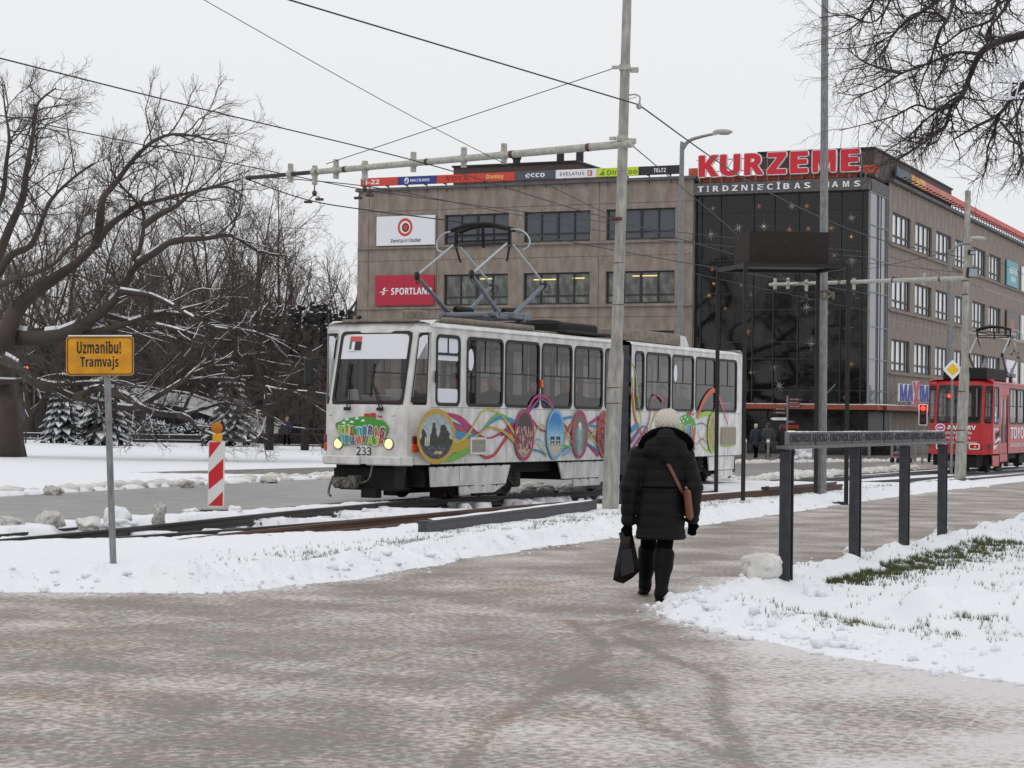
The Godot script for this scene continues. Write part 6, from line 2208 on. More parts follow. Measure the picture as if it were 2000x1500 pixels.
	# street lamps
	lamp_post("grey street lamp in front of the brown facade", Vector3(6.35, -0.2, -75.0), 12.1, 1.25)
	lamp_post("slim far street lamp before the side windows, behind the farther pole", Vector3(18.78, -0.3, -85.0), 9.2, 0.9)
	# wires
	var wires := [
		[[[-7.04, 6.03, -24.0], [-6.6, 6.06, -25.2], [-4.65, 6.1, -29.5], [-1.58, 6.06, -35.2], [1.12, 6.01, -41.6], [2.26, 5.98, -44.0], [6.96, 5.85, -54.0], [10.7, 5.67, -60.0]], 0.011, "upper left overhead wire that crosses the bracket arm near its middle"],
		[[[-9.08, 6.39, -31.0], [-5.19, 6.35, -38.2], [-3.25, 6.27, -41.0], [-1.84, 6.4, -44.0], [0.46, 6.75, -50.0], [2.8, 7.0, -55.0], [5.54, 7.2, -60.0], [13.5, 8.0, -75.0]], 0.011, "overhead wire passing the tip of the bracket arm, behind the bare tree top"],
		[[[-5.19, 6.15, -38.2], [-4.1, 6.19, -39.0], [-2.67, 6.26, -41.0], [-0.16, 6.32, -46.0], [2.42, 6.38, -51.0], [4.6, 6.6, -56.0], [12.6, 7.4, -70.0]], 0.01, "thin overhead wire below the bracket arm, in front of the roof edge"],
		[[[-5.2, 6.1, -38.1], [-4.05, 5.75, -38.5], [-2.8, 5.6, -39.0], [-0.6, 5.33, -39.0], [3.42, 5.4, -47.0], [10.86, 5.44, -60.0]], 0.012, "contact wire that the pantograph of the white tram touches"],
		[[[-3.97, 7.13, -25.0], [-3.06, 7.13, -26.5], [2.05, 6.8, -32.9]], 0.013, "thick wire from the top edge to the insulator on the near concrete pole"],
		[[[2.05, 6.8, -32.9], [5.42, 6.78, -44.0], [9.53, 6.55, -53.0], [13.48, 6.5, -59.0]], 0.013, "wire from the insulator down past the red roof letters"],
		[[[-4.62, 7.16, -25.0], [-1.5, 5.95, -29.0], [1.73, 4.88, -32.9]], 0.006, "thin stay wire from the top left to the rusty bolt on the near pole"],
		[[[1.68, 7.42, -32.9], [-3.53, 6.25, -36.9]], 0.008, "stay wire from the pole clamp down to the bracket arm"],
		[[[1.95, 6.1, -32.8], [5.21, 5.88, -46.0], [8.36, 5.76, -60.0]], 0.009, "wire from the arm end at the near pole down behind the dark box"],
		[[[4.54, 5.27, -50.0], [6.27, 5.28, -54.0], [11.18, 5.03, -62.0]], 0.009, "low thin wire in front of the dark glass"],
		[[[6.9, 6.35, -56.0], [13.5, 6.05, -59.0]], 0.008, "thin wire to the right of the dark box, before the glass"],
		[[[13.5, 6.9, -59.0], [20.0, 5.9, -70.0]], 0.008, "thin wire from the farther pole to the right edge"],
		[[[8.4, 5.8, -63.5], [13.4, 6.75, -59.0]], 0.008, "thin stay above the farther bracket arm"],
	]
	for w in wires:
		var wb := MB.new()
		var pts := smooth_line(pv(w[0]), 8)
		wb.tube(pts, same(pts.size(), w[1]), 6)
		tag(obj("overhead_wire", wb, mats.wire), w[2], "wire", "overhead tram wires")

func lamp_post(label: String, at: Vector3, h: float, reach: float) -> void:
	var o := thing("street_lamp", label, "street lamp", at)
	var b := MB.new()
	var pts := smooth_line(pv([[0, 0, 0], [0, h * 0.5, 0], [0, h - 0.3, 0], [0.06, h, 0], [0.28, h + 0.27, 0], [0.7, h + 0.42, 0], [reach, h + 0.55, 0]]), 5)
	var r := PackedFloat32Array()
	for k in pts.size():
		r.append(lerpf(0.11, 0.045, float(k) / pts.size()))
	b.tube(pts, r, 12)
	obj("post", b, mats.zinc, o)
	var hd := MB.new()
	var t := Basis(Vector3(0, 0, 1), 0.24)
	hd.ball(Vector3(reach + 0.3, h + 0.63, 0), Vector3(0.38, 0.1, 0.15), 14)
	hd.bbox(Vector3(reach, h + 0.56, 0), Vector3(0.24, 0.12, 0.14), 0.03, t)
	obj("lamp_head", hd, mats.old_white_paint, o)
	var gl := MB.new()
	gl.ball(Vector3(reach + 0.33, h + 0.57, 0), Vector3(0.28, 0.07, 0.12), 12)
	obj("lens", gl, mats.floodlight_glass, o)

func bracket_arm(label: String, a: Vector3, e: Vector3, r0: float, r1: float, fit: Array, dark_tip: bool) -> void:
	var o := thing("bracket_arm", label, "bracket arm", a)
	var d := e - a
	var b := MB.new()
	var tip := 0.79 if dark_tip else 1.0
	var pts := PackedVector3Array()
	var rr := PackedFloat32Array()
	for k in 13:
		pts.append(d * tip * k / 12.0)
		rr.append(lerpf(r0, r1, k / 12.0 * tip))
	b.tube(pts, rr, 12)
	obj("arm", b, mats.old_white_paint, o)
	if dark_tip:
		var t := MB.new()
		t.rod(d * 0.785, d, r1 * 0.8, 10)
		obj("arm_tip", t, mats.rail_dark, o)
	var rs := MB.new()
	for k in [0.12, 0.35, 0.62, 0.9]:
		rs.rod(d * k * tip, d * (k * tip + 0.008), lerpf(r0, r1, k * tip) + 0.004, 12)
	obj("rust_band", rs, mats.rail_rust, o)
	for f in fit:
		var br := MB.new()
		var ins := MB.new()
		var p: Vector3 = d * f[0]
		br.box(p + Vector3(0, 0.02 if f[1] == 0 else -0.06, 0), Vector3(0.09, 0.36, 0.06), Basis(Vector3.UP, 0.7))
		br.rod(p - d.normalized() * 0.05, p + d.normalized() * 0.05, r0 + 0.012, 10)
		if f[1] == 1:
			ins.rod(p + Vector3(0, -0.22, 0), p + Vector3(0, -0.36, 0), 0.012, 6)
			ins.ball(p + Vector3(0, -0.4, 0), Vector3(0.05, 0.06, 0.05), 8)
			ins.bbox(p + Vector3(0.1, -0.52, 0.05), Vector3(0.16, 0.05, 0.04), 0.01)
			ins.bbox(p + Vector3(-0.12, -0.56, -0.05), Vector3(0.16, 0.05, 0.04), 0.01)
			ins.rod(p + Vector3(0, -0.42, 0), p + Vector3(0.1, -0.5, 0.05), 0.01, 5)
			ins.rod(p + Vector3(0, -0.42, 0), p + Vector3(-0.12, -0.54, -0.05), 0.01, 5)
		var ho := obj("hanger", br, mats.old_white_paint, o)
		if f[1] == 1:
			obj("insulator", ins, mats.insulator, ho)

# ---- things along the street ---------------------------------------------------------------------
func build_street_things() -> void:
	# yellow warning sign
	mat("sign_yellow", rgb(216, 150, 10), {"r": 0.5, "t": "faint", "s": 1.0})
	var s := thing("warning_sign", "yellow sign on a thin galvanised pole, warning of trams in black letters", "sign", Vector3(-3.91, -0.06, -19.55))
	var b := MB.new()
	b.tube(pv([[0, 0, 0], [-0.05, 1.0, -0.0], [-0.11, 2.25, -0.01]]), same(3, 0.033), 14)
	obj("pole", b, mats.zinc, s)
	var tilt := Transform3D(Basis(Vector3(0, 0, 1), 0.02) * Basis(Vector3.UP, 0.12), Vector3(-0.16, 2.165, 0.045))
	var pl := MB.new()
	pl.prism(round_rect(-0.33, -0.195, 0.33, 0.195, 0.035), 0.012)
	var po := put("panel", pl.mesh(), mats.zinc, s, tilt)
	var f := MB.new()
	f.poly_flat(round_rect(-0.326, -0.191, 0.326, 0.191, 0.033), 0.014)
	put("face", f.mesh(), mats.sign_yellow, po)
	var br := MB.new()
	br.ring(round_rect(-0.31, -0.175, 0.31, 0.175, 0.028), round_rect(-0.318, -0.183, 0.318, 0.183, 0.03), 0.016, 0.0)
	put("border", br.mesh(), mats.black_print, po)
	put("lettering", text_mesh("Uzmanību!", 0.425, 0.128, 0.002, "sans_bold"), mats.black_print, po, Transform3D(Basis.IDENTITY, Vector3(-0.01, 0.085, 0.0145)))
	put("lettering", text_mesh("Tramvajs", 0.37, 0.135, 0.002, "sans_bold"), mats.black_print, po, Transform3D(Basis.IDENTITY, Vector3(-0.005, -0.07, 0.0145)))
	var cap := MB.new()
	cap.bbox(Vector3(0, 0.2, 0.0), Vector3(0.62, 0.012, 0.025), 0.004)
	put("snow_cap", cap.mesh(), mats.snow, po)
	# striped hazard beacon with a lamp
	mat("beacon_white", rgb(216, 216, 214), {"r": 0.5})
	mat("beacon_red", rgb(196, 24, 34), {"r": 0.4})
	mat("beacon_amber", rgb(232, 150, 28), {"r": 0.25, "bl": rgb(200, 120, 20), "t": "fine", "s": 8.0})
	mat("beacon_yellow", rgb(226, 164, 16), {"r": 0.5})
	var h := thing("hazard_beacon", "red and white striped beacon panel with a round amber lamp on top", "traffic beacon", Vector3(-4.57, 0.0, -30.7), 0.1)
	var hb := MB.new()
	hb.prism(round_rect(-0.125, 0.1, 0.125, 1.13, 0.015), 0.06)
	obj("panel", hb, mats.beacon_white, h)
	var hr := MB.new()
	for q in [[[-0.11, 0.86], [-0.11, 1.11], [0.075, 1.11]], [[-0.11, 0.64], [0.11, 0.86], [0.11, 0.56], [-0.11, 0.37]], [[-0.11, 0.125], [0.11, 0.35], [0.11, 0.125]]]:
		hr.prism(poly_of(q), 0.003, Transform3D(Basis.IDENTITY, Vector3(-0.005, 0, 0.06)))
	obj("stripe", hr, mats.beacon_red, h)
	var hf := MB.new()
	hf.bbox(Vector3(0, 0.03, 0.02), Vector3(0.5, 0.06, 0.3), 0.02)
	obj("foot", hf, mats.black_steel, h)
	var hl := MB.new()
	hl.bbox(Vector3(0.03, 1.18, 0.03), Vector3(0.1, 0.14, 0.08), 0.015)
	hl.bbox(Vector3(-0.04, 1.17, 0.03), Vector3(0.05, 0.12, 0.06), 0.01)
	obj("lamp_holder", hl, mats.beacon_yellow, h)
	var hd := MB.new()
	hd.lathe(Vector3(0.0, 1.33, 0.0), [Vector2(0.0, 0.0), Vector2(0.07, 0.005), Vector2(0.088, 0.02), Vector2(0.088, 0.06), Vector2(0.07, 0.075), Vector2(0.0, 0.085)], 24, Basis(Vector3(1, 0, 0), Vector3(0, 0, 1), Vector3(0, -1, 0)))
	hd.bbox(Vector3(0, 1.42, 0.04), Vector3(0.04, 0.02, 0.03), 0.005)
	obj("lamp", hd, mats.beacon_amber, h)
	# the memorial frame with a rusty box
	var m := thing("steel_frame_sculpture", "dark rusty box raised on four thin black steel legs", "sculpture", Vector3(4.36, -0.03, -37.1))
	var legs := [[0.0, 0.0], [1.93, 0.03], [-0.36, -1.42], [1.58, -1.4]]
	for q in legs:
		var lg := MB.new()
		lg.bbox(Vector3(q[0], 2.26, q[1]), Vector3(0.075, 4.52, 0.075), 0.006)
		obj("leg", lg, mats.black_steel, m)
	for e in [[0, 1], [0, 2], [1, 3], [2, 3]]:
		for y in [4.5, 0.045]:
			var fr := MB.new()
			fr.bar(Vector3(legs[e[0]][0], y, legs[e[0]][1]), Vector3(legs[e[1]][0], y, legs[e[1]][1]), 0.06, 0.07)
			obj("rail", fr, mats.black_steel, m)
	var pf := MB.new()
	pf.prism(PackedVector2Array([Vector2(-0.02, -0.02), Vector2(1.93, 0.0), Vector2(1.58, 1.4), Vector2(-0.36, 1.42)]), 0.02, Transform3D(Basis(Vector3(1, 0, 0), Vector3(0, 0, -1), Vector3(0, 1, 0)), Vector3(0, 4.53, 0)))
	obj("platform", pf, mats.black_steel, m)
	var bx := MB.new()
	bx.prism(PackedVector2Array([Vector2(0.1, 0.4), Vector2(1.6, 0.4), Vector2(1.4, 1.2), Vector2(-0.1, 1.2)]), 0.62, Transform3D(Basis(Vector3(1, 0, 0), Vector3(0, 0, -1), Vector3(0, 1, 0)), Vector3(0.02, 4.56, 0)))
	obj("box", bx, mats.rust_box, m)
	# letter strip on four posts beside the path
	var a := Vector3(2.43, 0, -17.6)
	var e := Vector3(5.33, 0, -24.35)
	var dir := (e - a).normalized()
	var ang := atan2(dir.x, -dir.z)
	var st := thing("letter_stand", "charcoal steel stand of four posts carrying a strip of reversed cut out letters", "railing", a - Vector3(0, 0.05, 0))
	st.basis = Basis(dir, Vector3.UP, dir.cross(Vector3.UP))
	var len := a.distance_to(e)
	for k in 4:
		var x: float = [0.1, 2.72, 5.08, 7.28][k]
		var po2 := MB.new()
		po2.bbox(Vector3(x, 0.66, 0.0), Vector3(0.13, 1.36, 0.012), 0.003)
		po2.bbox(Vector3(x - 0.055, 0.66, 0.0), Vector3(0.014, 1.36, 0.1), 0.003)
		po2.bbox(Vector3(x + 0.055, 0.66, 0.0), Vector3(0.014, 1.36, 0.1), 0.003)
		obj("post", po2, mats.charcoal, st)
	var rl := MB.new()
	rl.bbox(Vector3(len / 2 + 0.03, 1.365, 0.0), Vector3(len + 0.15, 0.03, 0.12), 0.004)
	rl.bbox(Vector3(len / 2 + 0.05, 1.44, 0.0), Vector3(len + 0.06, 0.13, 0.008), 0.002)
	obj("rail", rl, mat("strip_grey", rgb(104, 104, 104), {"r": 0.6, "t": "grain", "s": 1.5}), st)
	mat("cut_letter", rgb(34, 34, 36), {"r": 0.7})
	var back := Basis(Vector3(-1, 0, 0), Vector3.UP, Vector3(0, 0, -1))
	for k in 5:
		var x := 0.12 + (k + 0.5) * 1.46
		put("lettering", text_mesh("LIEPĀJA IEDVESMO", 1.34, 0.112, 0.018, "serif_bold"), mats.cut_letter, st, Transform3D(back, Vector3(x, 1.442, 0.009)))
		var dt := MB.new()
		dt.box(Vector3(x + 0.73, 1.44, 0), Vector3(0.025, 0.025, 0.018), Basis(Vector3(0, 0, 1), PI / 4))
		obj("dot", dt, mats.cut_letter, st)
	var sc := MB.new()
	var sp := PackedVector3Array()
	var sr := PackedFloat32Array()
	for k in 60:
		sp.append(Vector3(0.05 + len * k / 60.0, 1.504, 0))
		sr.append(0.003 + 0.004 * absf(sin(k * 1.3)) * (0.5 + 0.5 * sin(k * 0.37)))
	sc.tube(sp, sr, 6)
	obj("snow_cap", sc, mats.snow, st)
	# priority road sign on the slim lamp post
	mat("diamond_yellow", rgb(226, 184, 20), {"r": 0.5})
	var d := thing("priority_sign", "yellow diamond sign with a white rim, above the red tram's left corner", "sign", Vector3(14.85, 3.36, -66.6))
	var dm := MB.new()
	var rot := Basis(Vector3(0, 0, 1), PI / 4)
	dm.prism(round_rect(-0.24, -0.24, 0.24, 0.24, 0.03), 0.012, Transform3D(rot, Vector3.ZERO))
	obj("panel", dm, mats.white_sign, d)
	var di := MB.new()
	di.prism(round_rect(-0.155, -0.155, 0.155, 0.155, 0.015), 0.002, Transform3D(rot, Vector3(0, 0, 0.0125)))
	obj("face", di, mats.diamond_yellow, d)
	var dp := MB.new()
	dp.rod(Vector3(0.0, -3.5, -0.06), Vector3(0.0, 2.6, -0.06), 0.045, 10)
	obj("post", dp, mats.zinc, d)
	# traffic light
	var tl := thing("traffic_light", "traffic light with a white rim showing red, left of the red tram", "traffic light", Vector3(19.12, -0.35, -91.9), -0.15)
	var tp := MB.new()
	tp.rod(Vector3.ZERO, Vector3(0, 2.0, 0), 0.06, 10)
	obj("post", tp, mats.zinc, tl)
	var th := MB.new()
	th.bbox(Vector3(0, 2.28, 0.1), Vector3(0.36, 0.96, 0.2), 0.03)
	obj("housing", th, mats.rubber, tl)
	var tr := MB.new()
	tr.ring(round_rect(-0.17, 1.82, 0.17, 2.74, 0.03), round_rect(-0.2, 1.79, 0.2, 2.77, 0.04), 0.21, 0.02)
	obj("rim", tr, mats.white_print, tl)
	mat("signal_red", rgb(255, 60, 40), {"e": rgb(255, 50, 34), "ee": 3.0})
	mat("signal_off", rgb(30, 26, 26), {"r": 0.3})
	for k in 3:
		var tb := MB.new()
		tb.lathe(Vector3(0, 2.58 - 0.3 * k, 0.21), [Vector2(0.11, 0.0), Vector2(0.09, 0.02), Vector2(0.0, 0.035)], 16, Basis(Vector3(1, 0, 0), Vector3(0, 0, 1), Vector3(0, -1, 0)))
		obj("signal_lamp", tb, mats.signal_red if k == 0 else mats.signal_off, tl)
	var ol := OmniLight3D.new()
	ol.light_energy = 0.15
	ol.light_color = Color(1, 0.2, 0.12)
	ol.omni_range = 10.0
	ol.light_size = 0.1
	ol.shadow_enabled = true
	ol.name = "signal_light"
	tl.add_child(ol, true)
	ol.position = Vector3(0, 2.58, 0.32)
	# finger posts
	mat("finger_maroon", rgb(86, 46, 48), {"r": 0.5})
	var fp := thing("finger_post", "post with maroon and white direction fingers before the shop fronts", "signpost", Vector3(14.78, -0.38, -106.0))
	var fb := MB.new()
	fb.rod(Vector3.ZERO, Vector3(0, 3.3, 0), 0.05, 10)
	obj("post", fb, mats.zinc, fp)
	for q in [[0.5, 3.1, 1, 0], [0.45, 2.92, 1, 0], [0.55, 2.72, 1, 0], [-0.5, 2.58, -1, 0], [-0.5, 2.38, -1, 0], [-0.55, 2.05, -1, 1], [0.25, 1.9, 1, 0]]:
		var fm := MB.new()
		var L: float = absf(q[0])
		fm.prism(PackedVector2Array([Vector2(0.05 * q[2], -0.07), Vector2(L * 1.4 * q[2], -0.07), Vector2((L * 1.4 + 0.14) * q[2], 0.0), Vector2(L * 1.4 * q[2], 0.07), Vector2(0.05 * q[2], 0.07)]), 0.02, Transform3D(Basis.IDENTITY, Vector3(0, q[1], 0.04)))
		var fo := obj("finger", fm, mats.finger_maroon if q[3] == 0 else mats.letter_white, fp)
		put("lettering", text_mesh("Muzejs" if q[3] == 0 else "Tirgus", L * 0.9, 0.06, 0.003, "sans"), mats.letter_white if q[3] == 0 else mats.black_print, fo, Transform3D(Basis.IDENTITY, Vector3(L * 0.72 * q[2], q[1], 0.061)))
	# bollards along the store pavement
	var first: Node3D = null
	for k in 10:
		var bx2 := 10.6 + 1.12 * k + (0.5 if k > 4 else 0.0)
		var bz := -99.0 - 1.0 * (k % 2) * 0.05 + 0.1 * k
		if first == null:
			first = thing("bollard", "leftmost light grey bollard before the shop fronts", "bollard", Vector3(bx2, ground_y(bz), bz), 0.0, "bollards before the shop fronts")
			var bb := MB.new()
			bb.lathe(Vector3.ZERO, [Vector2(0.07, 0), Vector2(0.07, 1.0), Vector2(0.055, 1.05), Vector2(0.0, 1.07)], 12)
			obj("shaft", bb, mats.zinc, first)
			var bt := MB.new()
			bt.lathe(Vector3(0, 0.86, 0), [Vector2(0.072, 0), Vector2(0.076, 0.02), Vector2(0.076, 0.1), Vector2(0.072, 0.12)], 12)
			obj("band", bt, mats.white_print, first)
		else:
			copy_thing(first, "%s light grey bollard from the left in the row before the shop fronts" % ["first", "second", "third", "fourth", "fifth", "sixth", "seventh", "eighth", "ninth", "tenth"][k], Transform3D(Basis.IDENTITY, Vector3(bx2, ground_y(bz), bz)), "bollards before the shop fronts")
	# pushchair
	var pc := thing("pushchair", "grey pushchair with red trim beside the traffic light", "pushchair", Vector3(18.35, -0.36, -93.0), 0.5)
	var pf2 := MB.new()
	pf2.rod(Vector3(-0.35, 0.18, 0.22), Vector3(0.35, 0.95, 0.22), 0.02, 6)
	pf2.rod(Vector3(-0.35, 0.18, -0.22), Vector3(0.35, 0.95, -0.22), 0.02, 6)
	pf2.rod(Vector3(0.35, 0.18, 0.22), Vector3(-0.1, 0.6, 0.22), 0.02, 6)
	pf2.rod(Vector3(0.35, 0.18, -0.22), Vector3(-0.1, 0.6, -0.22), 0.02, 6)
	pf2.rod(Vector3(0.35, 0.95, -0.22), Vector3(0.35, 0.95, 0.22), 0.02, 6)
	obj("frame", pf2, mats.zinc, pc)
	var ps := MB.new()
	ps.bbox(Vector3(-0.08, 0.5, 0), Vector3(0.6, 0.2, 0.4), 0.05, Basis(Vector3(0, 0, 1), 0.3))
	ps.ball(Vector3(0.05, 0.75, 0), Vector3(0.32, 0.25, 0.24), 12)
	obj("seat", ps, mat("pram_grey", rgb(88, 90, 104), {"r": 0.8}), pc)
	var ptrim := MB.new()
	ptrim.bbox(Vector3(-0.28, 0.42, 0), Vector3(0.2, 0.08, 0.42), 0.02)
	obj("trim", ptrim, mats.sign_crimson, pc)
	for q in [[-0.35, 0.22], [-0.35, -0.22], [0.35, 0.22], [0.35, -0.22]]:
		var pw := MB.new()
		pw.lathe(Vector3(q[0], 0.14, q[1]), [Vector2(0.0, -0.025), Vector2(0.13, -0.025), Vector2(0.14, 0.0), Vector2(0.13, 0.025), Vector2(0.08, 0.03), Vector2(0.0, 0.03)], 14, Basis(Vector3(1, 0, 0), Vector3(0, 0, 1), Vector3(0, -1, 0)))
		obj("wheel", pw, mats.rubber, pc)
	# lantern outline hung in the branches at the upper right
	var ln := thing("hanging_lantern", "white wire outline of a lantern hanging in the bare branches at the upper right", "decoration", Vector3(5.6, 5.42, -22.5))
	var lb := MB.new()
	var top := Vector3(0, 0.34, 0)
	for k in 5:
		var a0 := TAU * k / 5.0 + 0.3
		var a1 := TAU * (k + 1) / 5.0 + 0.3
		var u0 := Vector3(cos(a0) * 0.19, 0.17, sin(a0) * 0.19)
		var u1 := Vector3(cos(a1) * 0.19, 0.17, sin(a1) * 0.19)
		var d0 := Vector3(cos(a0) * 0.11, -0.16, sin(a0) * 0.11)
		var d1 := Vector3(cos(a1) * 0.11, -0.16, sin(a1) * 0.11)
		for pr in [[top, u0], [u0, u1], [u0, d0], [d0, d1], [u0 + Vector3(0, -0.03, 0), u1 + Vector3(0, -0.03, 0)]]:
			lb.rod(pr[0] * 0.92, pr[1] * 0.92, 0.0085, 6)
	lb.rod(top, top + Vector3(0, 0.15, 0), 0.005, 5)
	obj("outline", lb, mat("lantern_white", rgb(214, 218, 224), {"r": 0.5}), ln)

# ---- what stands behind on the park side -----------------------------------------------------------
func build_background() -> void:
	mat("old_brick", rgb(112, 84, 78), {"r": 0.9, "t": "grain", "s": 0.3})
	mat("dark_house", rgb(84, 78, 78), {"r": 0.9, "t": "grain", "s": 0.3})
	mat("dark_fence", rgb(58, 52, 52), {"r": 0.8, "t": "grain", "s": 0.8})
	mat("clipped_hedge", rgb(58, 50, 46), {"r": 0.95, "t": "blotch", "s": 1.5, "n": "snow_n", "ns": 2.0})
	mat("conifer", rgb(34, 42, 36), {"r": 0.9, "t": "fine", "s": 2.0})
	mat("pale_steel", rgb(196, 200, 202), {"r": 0.5})
	mat("far_glass", rgb(206, 210, 212), {"r": 0.2, "a": 0.72})
	# dark low building behind the trees
	var h := thing("dark_house", "dark flat roofed building behind the bare trees, left of the tram", "building", Vector3(-23.0, -0.4, -165.0), 0.06)
	var hb := MB.new()
	var holes := []
	for k in range(-6, 8):
		holes.append([-12.5 + 3.3 * k, 1.0, -10.6 + 3.3 * k, 3.2])
		holes.append([-12.5 + 3.3 * k, 4.8, -10.6 + 3.3 * k, 6.8])
	wall(hb, -34.0, 14.0, 0.0, 8.6, holes, 0.3)
	hb.box(Vector3(-10, 4.2, -6.5), Vector3(47.9, 8.4, 11.0))
	obj("wall", hb, mats.dark_house, h)
	var hr := MB.new()
	hr.bbox(Vector3(-10, 8.72, -5.5), Vector3(48.8, 0.25, 12.6), 0.03)
	obj("roof", hr, mats.frame_dark, h)
	for q in holes:
		window_in(h, Transform3D.IDENTITY, q, [0.5], 0.0, -0.2, 0.08, mats.pane_upper)
	# brick gable beyond the store
	var c := thing("brick_tower", "far reddish brick gable with small pinnacles left of the store", "building", Vector3(-16.0, -0.4, -195.0))
	var cb := MB.new()
	cb.box(Vector3(0.6, 6.0, 0), Vector3(0.7, 12.0, 2.0))
	cb.box(Vector3(0.9, 5.0, 0.2), Vector3(2.0, 10.0, 3.0))
	obj("wall", cb, mats.old_brick, c)
	var cr := MB.new()
	cr.lathe(Vector3(0.6, 12.0, 0), [Vector2(0.34, 0), Vector2(0.1, 1.2), Vector2(0.0, 2.2)], 6)
	cr.lathe(Vector3(1.6, 10.0, 0.2), [Vector2(0.3, 0), Vector2(0.1, 0.8), Vector2(0.0, 1.2)], 6)
	obj("pinnacle", cr, mats.old_brick, c)
	# low dark fence along the far edge of the lawn
	var f := thing("low_fence", "long low dark fence at the far edge of the snowy lawn", "fence", Vector3(-32.0, -0.4, -128.0), 0.0)
	var fb := MB.new()
	fb.bbox(Vector3(7.5, 0.52, 0), Vector3(22.0, 0.06, 0.1), 0.01)
	fb.bbox(Vector3(7.5, 0.16, 0), Vector3(22.0, 0.1, 0.12), 0.01)
	obj("rail", fb, mats.dark_fence, f)
	for k in 44:
		var p := MB.new()
		p.box(Vector3(-3.4 + 0.5 * k, 0.34, -0.02), Vector3(0.44, 0.3, 0.03))
		obj("board", p, mats.dark_fence, f)
	for k in 8:
		var p := MB.new()
		p.bbox(Vector3(-3.4 + 3.1 * k, 0.3, 0.06), Vector3(0.1, 0.6, 0.1), 0.01)
		obj("post", p, mats.dark_fence, f)
	var fs := MB.new()
	fs.bbox(Vector3(7.5, 0.565, 0), Vector3(21.8, 0.04, 0.1), 0.01)
	fs.bbox(Vector3(7.5, 0.225, 0.04), Vector3(21.8, 0.03, 0.1), 0.01)
	obj("snow_cap", fs, mats.snow, f)
	var hg := thing("clipped_hedge", "low brown clipped hedge right of the fence, behind the hazard beacon", "hedge", Vector3(-17.0, -0.4, -128.2))
	var hm := MB.new()
	hm.bbox(Vector3(3.0, 0.36, 0), Vector3(10.2, 0.72, 0.9), 0.08)
	obj("twigs", hm, mats.clipped_hedge, hg)
	var hc := MB.new()
	hc.bbox(Vector3(3.0, 0.02, 0.7), Vector3(10.2, 0.08, 0.3), 0.02)
	obj("snow_edge", hc, mats.snow_dirty, hg)
	# snow covered hedge
	var eh := thing("evergreen_hedge", "dark evergreen hedge dusted with snow behind the sign pole", "hedge", Vector3(-31.0, -0.4, -132.0))
	hedge(eh, 13.0, 1.45)
	# white stair with railings, a glazed kiosk
	var br := thing("white_footbridge", "white sloping footbridge with railings behind the snowy hedge", "bridge", Vector3(-33.0, -0.4, -150.0))
	var bm := MB.new()
	var rm := MB.new()
	var pts := [[0.0, 2.3], [4.6, 3.0], [8.4, 2.5], [12.5, 1.2], [15.4, 0.1]]
	for k in 4:
		var a := Vector3(pts[k][0], pts[k][1], 0)
		var e := Vector3(pts[k + 1][0], pts[k + 1][1], 0)
		bm.bar(a, e, 0.25, 1.6)
		for z in [-0.75, 0.75]:
			rm.bar(a + Vector3(0, 1.05, z), e + Vector3(0, 1.05, z), 0.09, 0.06)
			rm.bar(a + Vector3(0, 0.8, z), e + Vector3(0, 0.8, z), 0.05, 0.04)
			for j in 5:
				var p := a.lerp(e, j / 5.0) + Vector3(0, 0, z)
				rm.bar(p, p + Vector3(0, 1.05, 0), 0.05, 0.05)
	obj("deck", bm, mats.pale_steel, br)
	obj("railing", rm, mats.snow_dirty, br)
	var gm := MB.new()
	for k in 4:
		var a := Vector3(pts[k][0], pts[k][1], 0.75)
		var e := Vector3(pts[k + 1][0], pts[k + 1][1], 0.75)
		gm.quad(a, e, e + Vector3(0, 0.8, 0), a + Vector3(0, 0.8, 0), Vector3(0, 0, 1))
	obj("pane", gm, mats.far_glass, br)
	var ki := thing("kiosk", "low glazed kiosk with white frames and a red poster behind the hedge", "kiosk", Vector3(-30.5, -0.4, -139.0))
	var km := MB.new()
	km.bbox(Vector3(2.0, 2.2, 0), Vector3(6.0, 0.16, 2.6), 0.03)
	for q in [-0.9, 0.8, 2.4, 4.0, 4.9]:
		km.bar(Vector3(q, 0, 1.2), Vector3(q - 0.2 * sin(q), 2.2, 1.2), 0.08, 0.08)
	km.tube(smooth_line(pv([[1.5, 2.3, 1.0], [1.55, 2.55, 1.0], [2.0, 2.55, 1.0], [2.05, 2.3, 1.0]]), 4), same(13, 0.04), 6)
	km.tube(smooth_line(pv([[3.0, 2.3, 1.0], [3.05, 2.6, 1.0], [3.6, 2.6, 1.0], [3.65, 2.3, 1.0]]), 4), same(13, 0.04), 6)
	obj("frame", km, mats.pale_steel, ki)
	var kg := MB.new()
	kg.box(Vector3(2.0, 1.15, -1.1), Vector3(5.8, 2.1, 0.1))
	obj("back_wall", kg, mats.dark_house, ki)
	var kp := MB.new()
	kp.box(Vector3(2.6, 1.6, 0.9), Vector3(0.9, 0.9, 0.04))
	obj("poster", kp, mats.sign_crimson, ki)
	# snowy conifers
	var k := 0
	for q in [[-24.3, -118.0, 6.2, "snow laden dark conifer behind the left end of the yellow sign"], [-17.2, -121.0, 5.6, "snow laden dark conifer right of the sign, by the end of the white footbridge"], [-28.2, -124.0, 4.5, "small snowy conifer by the trunk of the old tree"]]:
		conifer(Vector3(q[0], -0.4, q[1]), q[2], q[3], k)
		k += 1
	# amber lamp seen through the twigs
	var al := thing("amber_lamp", "small glowing amber lamp among the twigs at the far left", "lamp", Vector3(-29.5, 4.2, -120.0))
	var am := MB.new()
	am.bbox(Vector3.ZERO, Vector3(0.2, 0.16, 0.1), 0.02)
	obj("lens", am, mat("amber_glow", rgb(255, 120, 50), {"e": rgb(255, 110, 40), "ee": 1.3}), al)
	var ap := MB.new()
